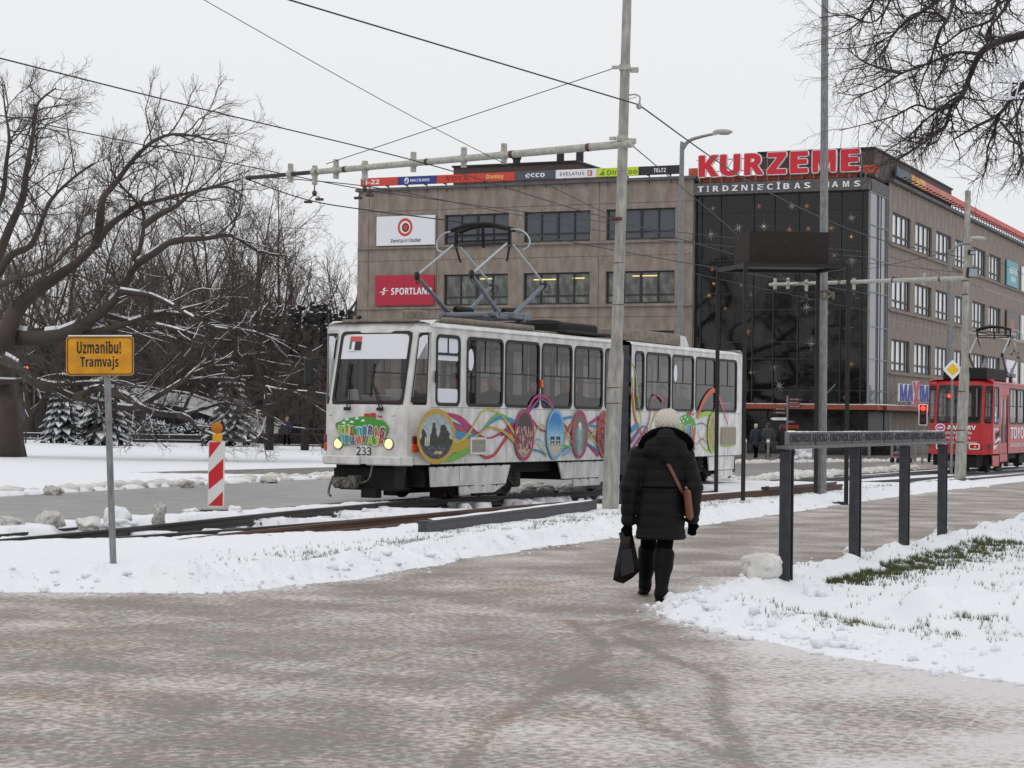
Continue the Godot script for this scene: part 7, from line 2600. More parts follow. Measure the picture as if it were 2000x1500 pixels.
	ap.rod(Vector3(0, -4.6, -0.1), Vector3(0, 0.1, -0.1), 0.05, 6)
	obj("post", ap, mats.frame_dark, al)

func hedge(o: Node3D, length: float, h: float) -> void:
	var rg := RandomNumberGenerator.new()
	rg.seed = 61
	var leaf := MB.new()
	var snow := MB.new()
	for k in 2600:
		var p := Vector3(rg.randf() * length, 0, rg.randf_range(-0.7, 0.7))
		p.y = h * sqrt(rg.randf()) * (0.85 + 0.15 * sin(p.x * 2.0))
		var d := Vector3(rg.randf_range(-1, 1), rg.randf_range(-0.3, 1), rg.randf_range(0, 1)).normalized() * 0.3
		var s := Vector3(-d.z, 0.0, d.x).normalized() * 0.08
		var m := snow if rg.randf() < 0.45 + 0.4 * p.y / h else leaf
		m.tri(p - s, p + s, p + d, Vector3(0, 1, 0.3))
		m.tri(p - s * 0.8 + Vector3(0, -0.05, 0), p + d * 0.9, p + s + Vector3(0, 0.06, 0), Vector3(0, 0, 1))
	var core := MB.new()
	core.bbox(Vector3(length / 2, h * 0.42, -0.2), Vector3(length, h * 0.84, 1.0), 0.2)
	obj("core", core, mats.conifer, o)
	obj("foliage", leaf, mats.conifer, o)
	obj("snow_cap", snow, mats.snow, o)

func conifer(at: Vector3, h: float, label: String, seed_: int) -> void:
	var o := thing("conifer_tree", label, "conifer", at)
	var rg := RandomNumberGenerator.new()
	rg.seed = 200 + seed_
	var tr := MB.new()
	tr.rod(Vector3.ZERO, Vector3(0, h, 0), 0.16, 8, 0.02)
	obj("trunk", tr, mats.tree_bark if mats.has("tree_bark") else mats.rail_dark, o)
	var lf := MB.new()
	var sn := MB.new()
	var y := 0.4
	while y < h * 0.98:
		var reach := (h - y) * 0.36 + 0.25
		var m := 11
		for k in m:
			var a := TAU * k / m + y * 2.4 + rg.randf() * 0.3
			var d := Vector3(cos(a), 0, sin(a))
			var L := reach * rg.randf_range(0.75, 1.1)
			var s := Vector3(-d.z, 0, d.x)
			var p0 := Vector3(0, y + 0.2, 0)
			var p1 := d * L * 0.55 + Vector3(0, y + 0.02, 0)
			var p2 := d * L + Vector3(0, y - 0.22 * L, 0)
			var w := 0.26 * L
			lf.quad(p0, p1 - s * w, p2, p1 + s * w, Vector3.UP)
			for j in 5:
				var q := p0.lerp(p2, 0.3 + 0.15 * j) + s * rg.randf_range(-w, w)
				lf.tri(q - s * 0.1, q + s * 0.1, q + d * 0.15 + Vector3(0, -0.35, 0), d)
			if rg.randf() < 0.8:
				var up := Vector3(0, 0.06, 0)
				sn.quad(p0.lerp(p1, 0.5) + up, p1 - s * w * 0.7 + up, p2.lerp(p1, 0.15) + up * 0.6, p1 + s * w * 0.7 + up, Vector3.UP)
				sn.quad(p1 - s * w * 0.7 + up, p2.lerp(p1, 0.15) + up * 0.6, p2.lerp(p1, 0.15) - up, p1 - s * w * 0.72 - up, d)
				sn.quad(p1 + s * w * 0.7 + up, p2.lerp(p1, 0.15) + up * 0.6, p2.lerp(p1, 0.15) - up, p1 + s * w * 0.72 - up, d)
		y += 0.34 + 0.1 * rg.randf()
	obj("needles", lf, mats.conifer, o)
	obj("snow_cap", sn, mats.snow, o)

# limbs: first and last radius, snow on top, points
const OLD_TREE := [
	[0.62, 0.5, 0, [[-19.96,-0.26,-78.47],[-19.89,0.8,-77.82],[-20.27,2.01,-78.9],[-20.73,3.06,-80.13],[-20.96,3.87,-79.7]]],
	[0.5, 0.13, 0, [[-20.29,2.82,-78.47],[-19.99,4.43,-77.82],[-19.68,5.81,-78.9],[-18.76,6.87,-80.13],[-17.72,7.49,-79.7],[-16.51,8.23,-78.25]]],
	[0.2, 0.03, 0, [[-16.59,8.26,-78.62],[-16.19,9.26,-77.17],[-16.03,9.94,-76.94],[-15.95,10.5,-78.26],[-15.29,11.75,-79.2],[-14.25,12.43,-78.38],[-12.98,12.45,-77.01],[-11.23,12.1,-77.09]]],
	[0.19, 0.03, 0, [[-16.75,8.19,-78.81],[-16.39,8.99,-79.55],[-16.05,9.63,-80.95],[-15.47,10.04,-80.96],[-14.28,10.13,-79.56],[-12.56,10.48,-78.81],[-11.09,11.05,-79.8]]],
	[0.34, 0.1, 1, [[-19.79,4.46,-78.62],[-17.63,4.53,-77.17],[-16.11,5.4,-76.94],[-15.57,6.33,-78.26],[-15.3,7.22,-79.2],[-14.86,7.53,-78.38]]],
	[0.18, 0.03, 1, [[-14.91,7.45,-78.2],[-14.1,7.79,-77.29],[-13.08,8.19,-75.95],[-11.93,8.3,-76.15],[-11.11,8.56,-77.59],[-10.15,8.02,-78.16],[-8.86,7.74,-77.03]]],
	[0.12, 0.03, 0, [[-15.09,7.6,-78.81],[-15.0,8.49,-79.55],[-15.19,9.62,-80.95],[-15.43,10.12,-80.96],[-15.9,10.73,-79.56],[-16.17,11.27,-78.81]]],
	[0.16, 0.02, 0, [[-14.39,8.84,-76.68],[-13.9,9.29,-77.13],[-13.0,9.53,-75.93],[-12.14,9.95,-74.83],[-11.06,10.23,-75.44],[-10.47,10.01,-76.88]]],
	[0.22, 0.03, 0, [[-21.64,7.58,-82.38],[-21.3,9.19,-83.2],[-20.51,10.41,-82.27],[-20.05,11.35,-80.94],[-19.92,12.45,-81.17],[-20.14,13.75,-82.61],[-20.13,14.59,-83.16],[-19.14,15.01,-82.01]]],
	[0.2, 0.03, 0, [[-20.9,6.5,-78.81],[-20.29,7.8,-79.55],[-19.81,8.34,-80.95],[-19.37,9.4,-80.96],[-18.68,10.1,-79.56],[-17.7,10.84,-78.81],[-17.1,11.6,-79.8]]],
	[0.16, 0.02, 0, [[-22.37,9.68,-84.16],[-21.69,10.72,-83.6],[-21.19,11.85,-82.16],[-21.03,12.89,-81.95],[-21.56,14.26,-83.28],[-21.95,15.61,-84.2]]],
	[0.16, 0.03, 0, [[-20.53,6.47,-78.2],[-19.3,6.82,-77.29],[-17.79,7.14,-75.95],[-16.87,8.16,-76.15],[-16.19,8.9,-77.59]]],
	[0.3, 0.09, 1, [[-20.29,4.18,-76.68],[-20.0,3.66,-77.13],[-18.96,3.24,-75.93],[-18.11,2.64,-74.83],[-17.47,2.39,-75.44],[-16.84,2.04,-76.88]]],
	[0.13, 0.06, 1, [[-16.33,2.12,-74.53],[-16.2,1.98,-75.94],[-14.63,1.71,-75.97],[-13.44,2.14,-74.58],[-12.39,2.7,-73.8],[-11.73,3.35,-74.78],[-10.86,3.69,-76.08],[-9.44,3.89,-75.79]]],
	[0.17, 0.09, 1, [[-16.41,2.12,-74.53],[-16.33,2.31,-75.94],[-15.86,2.42,-75.97],[-14.5,2.13,-74.58],[-13.79,1.71,-73.8],[-13.31,1.51,-74.78],[-12.7,1.46,-76.08]]],
	[0.11, 0.04, 1, [[-12.25,1.46,-72.82],[-12.04,1.31,-73.88],[-11.87,0.96,-75.12],[-11.02,0.68,-74.72],[-10.03,0.54,-73.26],[-9.45,0.55,-72.89]]],
	[0.06, 0.02, 1, [[-9.44,0.55,-72.82],[-9.32,0.96,-73.88],[-9.32,1.48,-75.12],[-8.8,2.32,-74.72],[-8.35,2.78,-73.26]]],
	[0.08, 0.02, 1, [[-12.44,1.46,-74.53],[-12.43,2.09,-75.94],[-12.16,2.58,-75.97],[-11.6,2.9,-74.58],[-10.72,3.05,-73.8]]],
	[0.08, 0.02, 1, [[-12.34,1.54,-74.53],[-11.79,1.76,-75.94],[-11.01,1.97,-75.97],[-9.84,1.72,-74.58],[-9.16,1.58,-73.8],[-8.27,1.07,-74.78],[-7.07,1.02,-76.08]]],
	[0.12, 0.02, 1, [[-19.05,2.79,-78.2],[-17.82,2.59,-77.29],[-16.53,2.67,-75.95],[-15.59,2.72,-76.15],[-15.08,2.63,-77.59],[-14.18,2.8,-78.16]]],
	[0.12, 0.02, 1, [[-20.07,2.69,-76.68],[-19.39,2.71,-77.13],[-18.5,2.76,-75.93],[-17.83,2.01,-74.83],[-18.36,1.62,-75.44]]],
	[0.18, 0.03, 1, [[-17.96,4.59,-78.62],[-16.43,4.65,-77.17],[-14.99,5.02,-76.94],[-13.83,5.5,-78.26],[-13.48,4.98,-79.2],[-12.63,4.85,-78.38],[-11.59,3.91,-77.01],[-10.8,3.32,-77.09]]],
	[0.12, 0.02, 1, [[-16.38,5.47,-78.2],[-14.86,5.08,-77.29],[-13.22,4.84,-75.95],[-11.87,4.47,-76.15],[-10.68,4.34,-77.59],[-9.33,3.97,-78.16],[-8.0,3.75,-77.03]]],
	[0.12, 0.02, 1, [[-15.26,6.24,-76.68],[-14.05,6.08,-77.13],[-12.63,5.43,-75.93],[-11.28,4.81,-74.83],[-9.8,4.66,-75.44],[-8.38,3.94,-76.88],[-7.39,2.96,-77.02]]],
	[0.1, 0.02, 1, [[-12.52,2.71,-74.53],[-11.42,2.89,-75.94],[-10.24,2.81,-75.97],[-8.89,2.51,-74.58],[-7.65,2.42,-73.8],[-6.97,2.34,-74.78]]],
	[0.1, 0.02, 1, [[-13.9,5.52,-78.62],[-12.24,5.3,-77.17],[-11.0,4.91,-76.94],[-9.56,4.58,-78.26],[-8.23,4.23,-79.2]]],
]
const NEAR_TREE := [
	[0.075, 0.018, 0, [[7.19,6.53,-23.64],[6.24,6.34,-24.21],[5.97,6.27,-24.31],[5.68,6.08,-23.71],[5.58,5.99,-23.77],[5.63,5.9,-24.35],[5.51,5.66,-24.14],[5.34,5.46,-23.61],[5.3,5.41,-23.96],[5.33,5.24,-24.4],[5.12,5.07,-23.94],[4.75,4.81,-23.62],[4.64,4.74,-24.16]]],
	[0.035, 0.008, 0, [[5.7,6.1,-24.26],[5.54,6.22,-24.85],[5.17,6.05,-24.65],[4.71,5.82,-24.11],[4.44,5.67,-24.45],[4.27,5.68,-24.9],[3.98,5.64,-24.44]]],
	[0.045, 0.01, 0, [[5.52,7.24,-23.1],[5.32,6.92,-23.53],[5.31,6.69,-23.89],[5.11,6.33,-23.37],[4.96,6.14,-23.14],[4.98,5.88,-23.72],[4.92,5.73,-23.8],[4.72,5.32,-23.2]]],
	[0.045, 0.008, 0, [[5.77,7.7,-24.95],[5.55,7.27,-25.4],[5.32,6.91,-24.95],[5.04,6.67,-24.61],[4.93,6.63,-25.15],[4.84,6.53,-25.35],[4.64,6.25,-24.76],[4.45,6.04,-24.71],[4.25,6.07,-25.31]]],
	[0.04, 0.008, 0, [[5.4,8.16,-26.31],[4.91,7.45,-26.22],[4.65,7.05,-25.64],[4.62,6.95,-25.88],[4.48,6.82,-26.39],[4.17,6.63,-26.02]]],
	[0.06, 0.014, 0, [[7.01,6.28,-23.64],[6.24,5.71,-24.21],[6.12,5.56,-24.31],[5.81,5.27,-23.71],[5.53,5.12,-23.77],[5.42,5.06,-24.35]]],
	[0.03, 0.008, 0, [[5.8,5.26,-23.64],[5.88,5.14,-24.21],[5.82,4.92,-24.31],[5.66,4.58,-23.71],[5.46,4.43,-23.77]]],
	[0.03, 0.008, 0, [[5.69,5.08,-23.1],[5.99,4.9,-23.53],[6.16,4.77,-23.89],[5.94,4.45,-23.37]]],
	[0.05, 0.01, 0, [[7.07,7.32,-24.95],[6.47,7.15,-25.4],[6.17,6.79,-24.95],[5.89,6.46,-24.61],[5.99,6.31,-25.15],[5.87,6.14,-25.35]]],
	[0.04, 0.01, 0, [[6.7,7.63,-26.31],[6.41,7.19,-26.22],[6.17,6.8,-25.64],[5.86,6.71,-25.88],[5.7,6.6,-26.39],[5.35,6.46,-26.02]]],
	[0.035, 0.008, 0, [[5.13,7.72,-25.64],[4.97,7.3,-25.85],[4.73,6.84,-25.27],[4.53,6.66,-25.21],[4.3,6.88,-25.81],[3.95,6.82,-25.71]]],
	[0.03, 0.008, 0, [[5.45,6.66,-24.95],[5.35,6.84,-25.4],[5.0,6.71,-24.95],[4.68,6.38,-24.61],[4.45,6.35,-25.15],[4.16,6.35,-25.35]]],
	[0.03, 0.008, 0, [[4.62,5.74,-23.64],[4.42,5.92,-24.21],[4.24,6.03,-24.31],[3.98,6.04,-23.71]]],
	[0.03, 0.008, 0, [[5.28,5.39,-23.88],[5.17,5.44,-24.48],[4.97,5.49,-24.45],[4.61,5.27,-23.86],[4.33,5.2,-24.04],[4.04,5.18,-24.58]]],
	[0.028, 0.008, 0, [[5.4,5.53,-23.88],[5.36,5.53,-24.48],[5.04,5.27,-24.45],[4.73,4.99,-23.86],[4.46,4.83,-24.04]]],
	[0.03, 0.008, 0, [[6.28,5.86,-23.41],[6.17,5.52,-23.94],[6.14,5.24,-24.15],[6.05,4.78,-23.57],[6.01,4.5,-23.51]]],
]

# ---- bodies: capsules joined by a smooth minimum, meshed as surface nets ----------------------------
# a bone is [from, to, radius at from, radius at to, depth factor]
func flesh(bones: Array, cell: float, k: float, quilt := 0.0, cut := -9.0) -> MB:
	var lo := Vector3.ONE * 1e9
	var hi := -lo
	for q in bones:
		var r: float = maxf(q[2], q[3]) + 2.5 * cell + 0.01
		for e in 2:
			lo = lo.min(q[e] - Vector3.ONE * r)
			hi = hi.max(q[e] + Vector3.ONE * r)
	var nx := int((hi.x - lo.x) / cell) + 2
	var ny := int((hi.y - lo.y) / cell) + 2
	var nz := int((hi.z - lo.z) / cell) + 2
	var f := PackedFloat32Array()
	f.resize(nx * ny * nz)
	f.fill(1.0)
	for q in bones:
		var zs: float = q[4] if q.size() > 4 else 1.0
		var a: Vector3 = q[0]
		var b: Vector3 = q[1]
		var ra: float = q[2]
		var rb: float = q[3]
		var m := maxf(ra, rb) + k + 2.5 * cell
		var b0 := (a.min(b) - Vector3.ONE * m - lo) / cell
		var b1 := (a.max(b) + Vector3.ONE * m - lo) / cell
		var sc := Vector3(1, 1, 1.0 / zs)
		var aa := a * sc
		var ab := b * sc - aa
		var l2 := maxf(ab.length_squared(), 1e-9)
		for z in range(maxi(int(b0.z), 0), mini(int(b1.z) + 1, nz)):
			for y in range(maxi(int(b0.y), 0), mini(int(b1.y) + 1, ny)):
				var i := (z * ny + y) * nx
				for x in range(maxi(int(b0.x), 0), mini(int(b1.x) + 1, nx)):
					var p := Vector3(lo.x + x * cell, lo.y + y * cell, (lo.z + z * cell) / zs) - aa
					var t := clampf(p.dot(ab) / l2, 0.0, 1.0)
					var d := (p - ab * t).length() - (ra + (rb - ra) * t)
					var o := f[i + x]
					var h := maxf(k - absf(d - o), 0.0) / k
					f[i + x] = minf(d, o) - h * h * k * 0.25
	if quilt > 0.0:
		for z in nz:
			for y in ny:
				var w := quilt * (pow(absf(sin(PI * (lo.y + y * cell - 0.52) / 0.1)), 0.6) - 0.6)
				var i := (z * ny + y) * nx
				for x in nx:
					if absf(f[i + x]) < 0.06:
						f[i + x] -= w
	if cut > -9.0:
		for z in nz:
			for y in ny:
				var over := cut - (lo.y + y * cell)
				if over < -0.1:
					continue
				var i := (z * ny + y) * nx
				for x in nx:
					f[i + x] = maxf(f[i + x], over)
	var mb := MB.new()
	var at := {}
	var sy := nx
	var sz := nx * ny
	for z in nz - 1:
		for y in ny - 1:
			var row := z * sz + y * sy
			for x in nx - 1:
				var i := row + x
				var g0 := f[i]
				if absf(g0) > 3.0 * cell:
					continue
				var g := [g0, f[i + 1], f[i + sy], f[i + sy + 1], f[i + sz], f[i + sz + 1], f[i + sz + sy], f[i + sz + sy + 1]]
				var neg := 0
				for c in 8:
					if g[c] < 0.0:
						neg += 1
				if neg == 0 or neg == 8:
					continue
				var s := Vector3.ZERO
				var cnt := 0
				for e in [[0, 1], [2, 3], [4, 5], [6, 7], [0, 2], [1, 3], [4, 6], [5, 7], [0, 4], [1, 5], [2, 6], [3, 7]]:
					var ga: float = g[e[0]]
					var gb: float = g[e[1]]
					if (ga < 0.0) != (gb < 0.0):
						var t := ga / (ga - gb)
						var pa := Vector3(e[0] & 1, (e[0] >> 1) & 1, e[0] >> 2)
						var pb := Vector3(e[1] & 1, (e[1] >> 1) & 1, e[1] >> 2)
						s += pa.lerp(pb, t)
						cnt += 1
				var grad := Vector3(g[1] - g[0] + g[3] - g[2] + g[5] - g[4] + g[7] - g[6], g[2] - g[0] + g[3] - g[1] + g[6] - g[4] + g[7] - g[5], g[4] - g[0] + g[5] - g[1] + g[6] - g[2] + g[7] - g[3])
				at[i] = mb.v.size()
				mb.v.append(lo + (Vector3(x, y, z) + s / cnt) * cell)
				mb.n.append(grad.normalized())
				mb.uv.append(Vector2.ZERO)
				mb.c.append(Color.WHITE)
	for i in at:
		for e in [[1, sy, sz], [sy, sz, 1], [sz, 1, sy]]:
			if (f[i] < 0.0) == (f[i + e[0]] < 0.0):
				continue
			var b: int = i - e[1]
			var c: int = i - e[1] - e[2]
			var d: int = i - e[2]
			if at.has(b) and at.has(c) and at.has(d):
				mb.tri_i(at[i], at[b], at[c])
				mb.tri_i(at[i], at[c], at[d])
	return mb

func v3(x: float, y: float, z: float) -> Vector3:
	return Vector3(x, y, z)

func hand_bones(p: Vector3, sx: float, curl: float) -> Array:
	# a gloved hand hanging down from the wrist at p, fingers curled forward
	var o := [[p, p + v3(0, -0.05, 0), 0.026, 0.034, 0.6], [p + v3(0, -0.05, 0), p + v3(0, -0.085, -0.004), 0.036, 0.034, 0.55]]
	for k in 4:
		var x := sx * (-0.027 + 0.018 * k)
		var L: float = [0.9, 1.0, 0.95, 0.75][k]
		var a := p + v3(x, -0.088, -0.004)
		var b := a + v3(0, -0.034 * L, -0.008 - 0.01 * curl)
		var c := b + v3(0, -0.022 * L * (1.0 - curl * 0.5), -0.022 * curl)
		var d := c + v3(0, 0.016 * L * curl - 0.012 * (1.0 - curl), -0.012)
		o.append_array([[a, b, 0.0105, 0.0095], [b, c, 0.0095, 0.009], [c, d, 0.009, 0.0075]])
	var t0 := p + v3(-sx * 0.03, -0.035, -0.006)
	var t1 := t0 + v3(-sx * 0.018, -0.03, -0.018)
	o.append_array([[t0, t1, 0.013, 0.011], [t1, t1 + v3(sx * 0.012, -0.026, -0.012), 0.011, 0.009]])
	return o

func build_people() -> void:
	mat("coat_black", rgb(14, 14, 16), {"r": 0.62, "sp": 0.32, "t": "fine", "s": 3.0, "n": "grain_n", "ns": 0.35})
	mat("boot_black", rgb(12, 12, 13), {"r": 0.6, "sp": 0.25, "t": "fine", "s": 5.0, "n": "snow_n", "ns": 0.5})
	mat("fur_black", rgb(8, 8, 9), {"r": 0.95, "sp": 0.15})
	mat("knit_cream", rgb(216, 210, 200), {"r": 0.95, "t": "fine", "s": 7.0})
	mat("bag_brown", rgb(122, 70, 46), {"r": 0.45, "t": "grain", "s": 4.0})
	mat("bag_plastic", rgb(12, 10, 11), {"r": 0.35, "sp": 0.35, "t": "blotch", "s": 5.0, "n": "snow_n", "ns": 0.8})
	mat("bag_print", rgb(30, 15, 16), {"r": 0.4, "t": "blotch", "s": 9.0})
	mat("hair_brown", rgb(60, 44, 36), {"r": 0.7})
	mat("coat_navy", rgb(44, 50, 68), {"r": 0.85})
	mat("coat_grey", rgb(62, 62, 66), {"r": 0.85})
	mat("coat_brown", rgb(74, 64, 56), {"r": 0.85})
	mat("trouser_dark", rgb(9, 9, 10), {"r": 0.95, "sp": 0.15})
	mat("hair_grey", rgb(170, 164, 158), {"r": 0.7})
	var w := thing("person", "person walking away in a black puffer coat, cream knit hat and tall black boots", "person", Vector3(1.29, 0.0, -17.0), 0.0)
	var legs := [[v3(0.09, 0.86, 0.0), v3(0.035, 0.47, 0.06), 0.1, 0.066], [v3(0.035, 0.47, 0.06), v3(0.0, 0.1, 0.2), 0.06, 0.044], [v3(0.0, 0.06, 0.24), v3(0.03, 0.045, 0.02), 0.042, 0.036], [v3(-0.09, 0.86, 0.0), v3(-0.085, 0.47, -0.2), 0.1, 0.066], [v3(-0.085, 0.47, -0.2), v3(-0.1, 0.14, -0.36), 0.06, 0.044], [v3(-0.1, 0.11, -0.34), v3(-0.1, 0.05, -0.56), 0.042, 0.036]]
	var body := legs + [[v3(0, 0.9, 0), v3(0.01, 1.22, 0.0), 0.15, 0.15, 0.7], [v3(0.01, 1.25, 0), v3(0.04, 1.45, -0.02), 0.06, 0.055], [v3(0.045, 1.5, -0.03), v3(0.05, 1.56, -0.03), 0.085, 0.092], [v3(0.05, 1.52, -0.12), v3(0.05, 1.5, -0.135), 0.014, 0.016], [v3(-0.17, 1.27, 0), v3(-0.26, 0.97, 0.02), 0.055, 0.042], [v3(-0.26, 0.97, 0.02), v3(-0.272, 0.66, -0.02), 0.042, 0.03], [v3(0.17, 1.27, 0), v3(0.27, 0.97, 0.02), 0.055, 0.042], [v3(0.27, 0.97, 0.02), v3(0.275, 0.68, -0.03), 0.042, 0.03]]
	obj("body", flesh(body, 0.013, 0.03), mats.trouser_dark, w)
	# boots
	var boots := [[v3(0.03, 0.39, 0.07), v3(0.022, 0.3, 0.1), 0.09, 0.08], [v3(0.022, 0.3, 0.1), v3(0.0, 0.1, 0.2), 0.078, 0.05], [v3(0.0, 0.075, 0.22), v3(0.03, 0.05, 0.0), 0.062, 0.05, 1.1], [v3(0.0, 0.05, 0.23), v3(0.0, 0.035, 0.22), 0.05, 0.05], [v3(-0.085, 0.4, -0.24), v3(-0.09, 0.3, -0.27), 0.088, 0.078], [v3(-0.09, 0.3, -0.27), v3(-0.1, 0.14, -0.36), 0.08, 0.054], [v3(-0.1, 0.1, -0.34), v3(-0.1, 0.055, -0.56), 0.058, 0.045]]
	obj("boots", flesh(boots, 0.009, 0.025), mats.boot_black, w)
	var sole := MB.new()
	sole.bbox(v3(0.012, 0.014, 0.11), Vector3(0.105, 0.028, 0.3), 0.01, Basis(Vector3.UP, -0.12))
	sole.bbox(v3(0.002, 0.03, 0.225), Vector3(0.085, 0.05, 0.075), 0.01)
	sole.bbox(v3(-0.1, 0.035, -0.46), Vector3(0.1, 0.028, 0.3), 0.01, Basis(Vector3(1, 0, 0), -0.2))
	obj("soles", sole, mats.rubber, w)
	# the coat
	var coat := [[v3(0.005, 0.5, 0.0), v3(0.0, 0.78, 0.0), 0.212, 0.2, 0.72], [v3(0.0, 0.78, 0.0), v3(0.005, 0.97, 0.0), 0.2, 0.19, 0.74], [v3(0.005, 0.97, 0.0), v3(0.01, 1.17, 0.0), 0.19, 0.192, 0.74], [v3(-0.12, 1.24, 0.0), v3(0.14, 1.25, 0.0), 0.105, 0.105, 0.95], [v3(-0.19, 1.24, 0.0), v3(-0.268, 0.97, 0.02), 0.088, 0.08], [v3(-0.268, 0.97, 0.02), v3(-0.275, 0.68, -0.01), 0.08, 0.06], [v3(0.2, 1.24, 0.0), v3(0.275, 0.97, 0.02), 0.088, 0.08], [v3(0.275, 0.97, 0.02), v3(0.278, 0.71, -0.02), 0.08, 0.058],
		[v3(-0.06, 1.3, 0.1), v3(0.12, 1.3, 0.1), 0.1, 0.1, 0.8], [v3(0.03, 1.24, 0.13), v3(0.03, 1.36, 0.08), 0.07, 0.12]]
	obj("coat", flesh(coat, 0.0095, 0.03, 0.01, 0.535), mats.coat_black, w)
	var hem := MB.new()
	var hp := PackedVector3Array()
	for k in 25:
		var a := TAU * k / 24.0
		hp.append(v3(0.005 + cos(a) * 0.196, 0.545, sin(a) * 0.138))
	hem.tube(hp, same(25, 0.024), 8, false)
	obj("coat_hem", hem, mats.coat_black, w)
	var belt := MB.new()
	hp = PackedVector3Array()
	for k in 25:
		var a := TAU * k / 24.0
		hp.append(v3(0.005 + cos(a) * 0.192, 0.97, sin(a) * 0.144))
	belt.tube(hp, same(25, 0.012), 6, false)
	obj("belt", belt, mats.fur_black, w)
	# fur along the hood
	var arc := smooth_line(pv([[-0.175, 1.315, 0.05], [-0.14, 1.38, 0.08], [-0.06, 1.43, 0.09], [0.04, 1.445, 0.09], [0.14, 1.425, 0.09], [0.22, 1.375, 0.08], [0.245, 1.31, 0.05]]), 8)
	var fur := MB.new()
	var fr := PackedFloat32Array()
	for k in arc.size():
		fr.append(0.032 + 0.012 * sin(PI * k / (arc.size() - 1.0)))
	fur.tube(arc, fr, 10)
	var rg := RandomNumberGenerator.new()
	rg.seed = 77
	for k in 2600:
		var i := rg.randi_range(0, arc.size() - 2)
		var p := arc[i].lerp(arc[i + 1], rg.randf())
		var d := Vector3(rg.randfn(), rg.randfn(), rg.randfn()).normalized()
		var s := d.cross(Vector3(0.3, 0.5, 0.8)).normalized() * 0.0022
		var q := p + d * fr[i] * 0.9
		fur.tri(q - s, q + s, q + d * rg.randf_range(0.012, 0.03) + Vector3(0, -0.008, 0), d)
	obj("hood_fur", fur, mats.fur_black, w)
	# knitted hat with cables
	var hat := MB.new()
	var rows := 44
	var cols := 96
	var hc := v3(0.052, 1.535, -0.025)
	for j in rows + 1:
		var t := PI * 0.66 * j / rows
		for k in cols + 1:
			var a := TAU * k / cols
			var bump := 0.0035 * sin(a * 14.0 + 0.9 * sin(t * 14.0)) + 0.0015 * sin(t * 70.0 + a * 7.0)
			var d := Vector3(sin(t) * cos(a), cos(t), sin(t) * sin(a))
			hat.vert(hc + d * (Vector3(0.108, 0.114, 0.116) + Vector3.ONE * bump * minf(1.0, sin(t) * 2.0)), d)
	for j in rows:
		for k in cols:
			var a := j * (cols + 1) + k
			hat.tri_i(a, a + 1, a + cols + 2)
			hat.tri_i(a, a + cols + 2, a + cols + 1)
	for j in range(1, rows):
		for k in cols + 1:
			var i := j * (cols + 1) + k
			var kk := k % cols
			var du := hat.v[j * (cols + 1) + (kk + 1)] - hat.v[j * (cols + 1) + (kk - 1 + cols) % cols]
			var dv := hat.v[i + cols + 1] - hat.v[i - cols - 1]
			var nn := du.cross(dv).normalized()
			hat.n[i] = nn * signf(nn.dot(hat.v[i] - hc))
	obj("knit_hat", hat, mats.knit_cream, w)
	# hands in dark gloves, the bag they carry, the shoulder bag
	obj("glove", flesh(hand_bones(v3(-0.275, 0.66, -0.01), 1.0, 0.9), 0.004, 0.012), mats.fur_black, w)
	obj("glove", flesh(hand_bones(v3(0.277, 0.7, -0.025), -1.0, 0.6), 0.004, 0.012), mats.fur_black, w)
	var strap := MB.new()
	var sp := smooth_line(pv([[-0.12, 1.31, 0.02], [-0.02, 1.26, 0.15], [0.05, 1.17, 0.16], [0.12, 1.04, 0.15], [0.18, 0.93, 0.11], [0.22, 0.9, 0.06]]), 6)
	for i in sp.size() - 1:
		var d := (sp[i + 1] - sp[i]).normalized()
		var s := d.cross(Vector3(0.15, 0.1, 1)).normalized() * 0.014
		strap.quad(sp[i] - s, sp[i + 1] - s, sp[i + 1] + s, sp[i] + s, Vector3(0.2, 0.1, 1))
	obj("bag_strap", strap, mats.bag_brown, w)
	var hbag := thing("shoulder_bag", "slim brown leather bag hanging at the walking person's right hip", "bag", Vector3(1.29 + 0.228, 0.83, -17.0 + 0.06), 0.0)
	var hb := MB.new()
	hb.bbox(v3(0, 0, 0), Vector3(0.06, 0.27, 0.26), 0.025, Basis(Vector3(0, 0, 1), 0.12))
	obj("pouch", hb, mats.bag_brown, hbag)
	var hbu := MB.new()
	hbu.ball(v3(-0.02, 0.14, 0.05), Vector3(0.013, 0.013, 0.006), 8)
	obj("buckle", hbu, mats.zinc, hbag)
	var pb := thing("carrier_bag", "dark plastic carrier bag held in the walking person's left hand", "bag", Vector3(1.29 - 0.28, 0.1, -17.0 - 0.03), 0.0)
	var outline := [[-0.075, 0.47], [0.03, 0.5], [0.05, 0.44], [0.075, 0.33], [0.1, 0.21], [0.118, 0.15], [0.05, 0.085], [-0.03, 0.035], [-0.075, 0.045], [-0.12, 0.065], [-0.1, 0.19], [-0.075, 0.32], [-0.055, 0.42]]
	var bag := MB.new()
	for sg in [1.0, -1.0]:
		var cz := v3(-0.01, 0.2, 0.055 * sg)
		for ring_ in 3:
			for k in outline.size():
				var a := v3(outline[k][0], outline[k][1], 0)
				var b: Vector3 = v3(outline[(k + 1) % outline.size()][0], outline[(k + 1) % outline.size()][1], 0)
				var f0: float = [0.0, 0.35, 0.7][ring_]
				var f1: float = [0.35, 0.7, 1.0][ring_]
				var bz := func(p: Vector3, f: float, kk: int) -> Vector3:
					var q := p.lerp(v3(cz.x, cz.y, 0), f)
					q.z = sg * 0.055 * sqrt(f) * (1.0 + 0.25 * sin(kk * 2.4))
					return q
				bag.quad(bz.call(a, f0, k), bz.call(b, f0, k + 1), bz.call(b, f1, k + 1), bz.call(a, f1, k), Vector3(0, 0, sg))
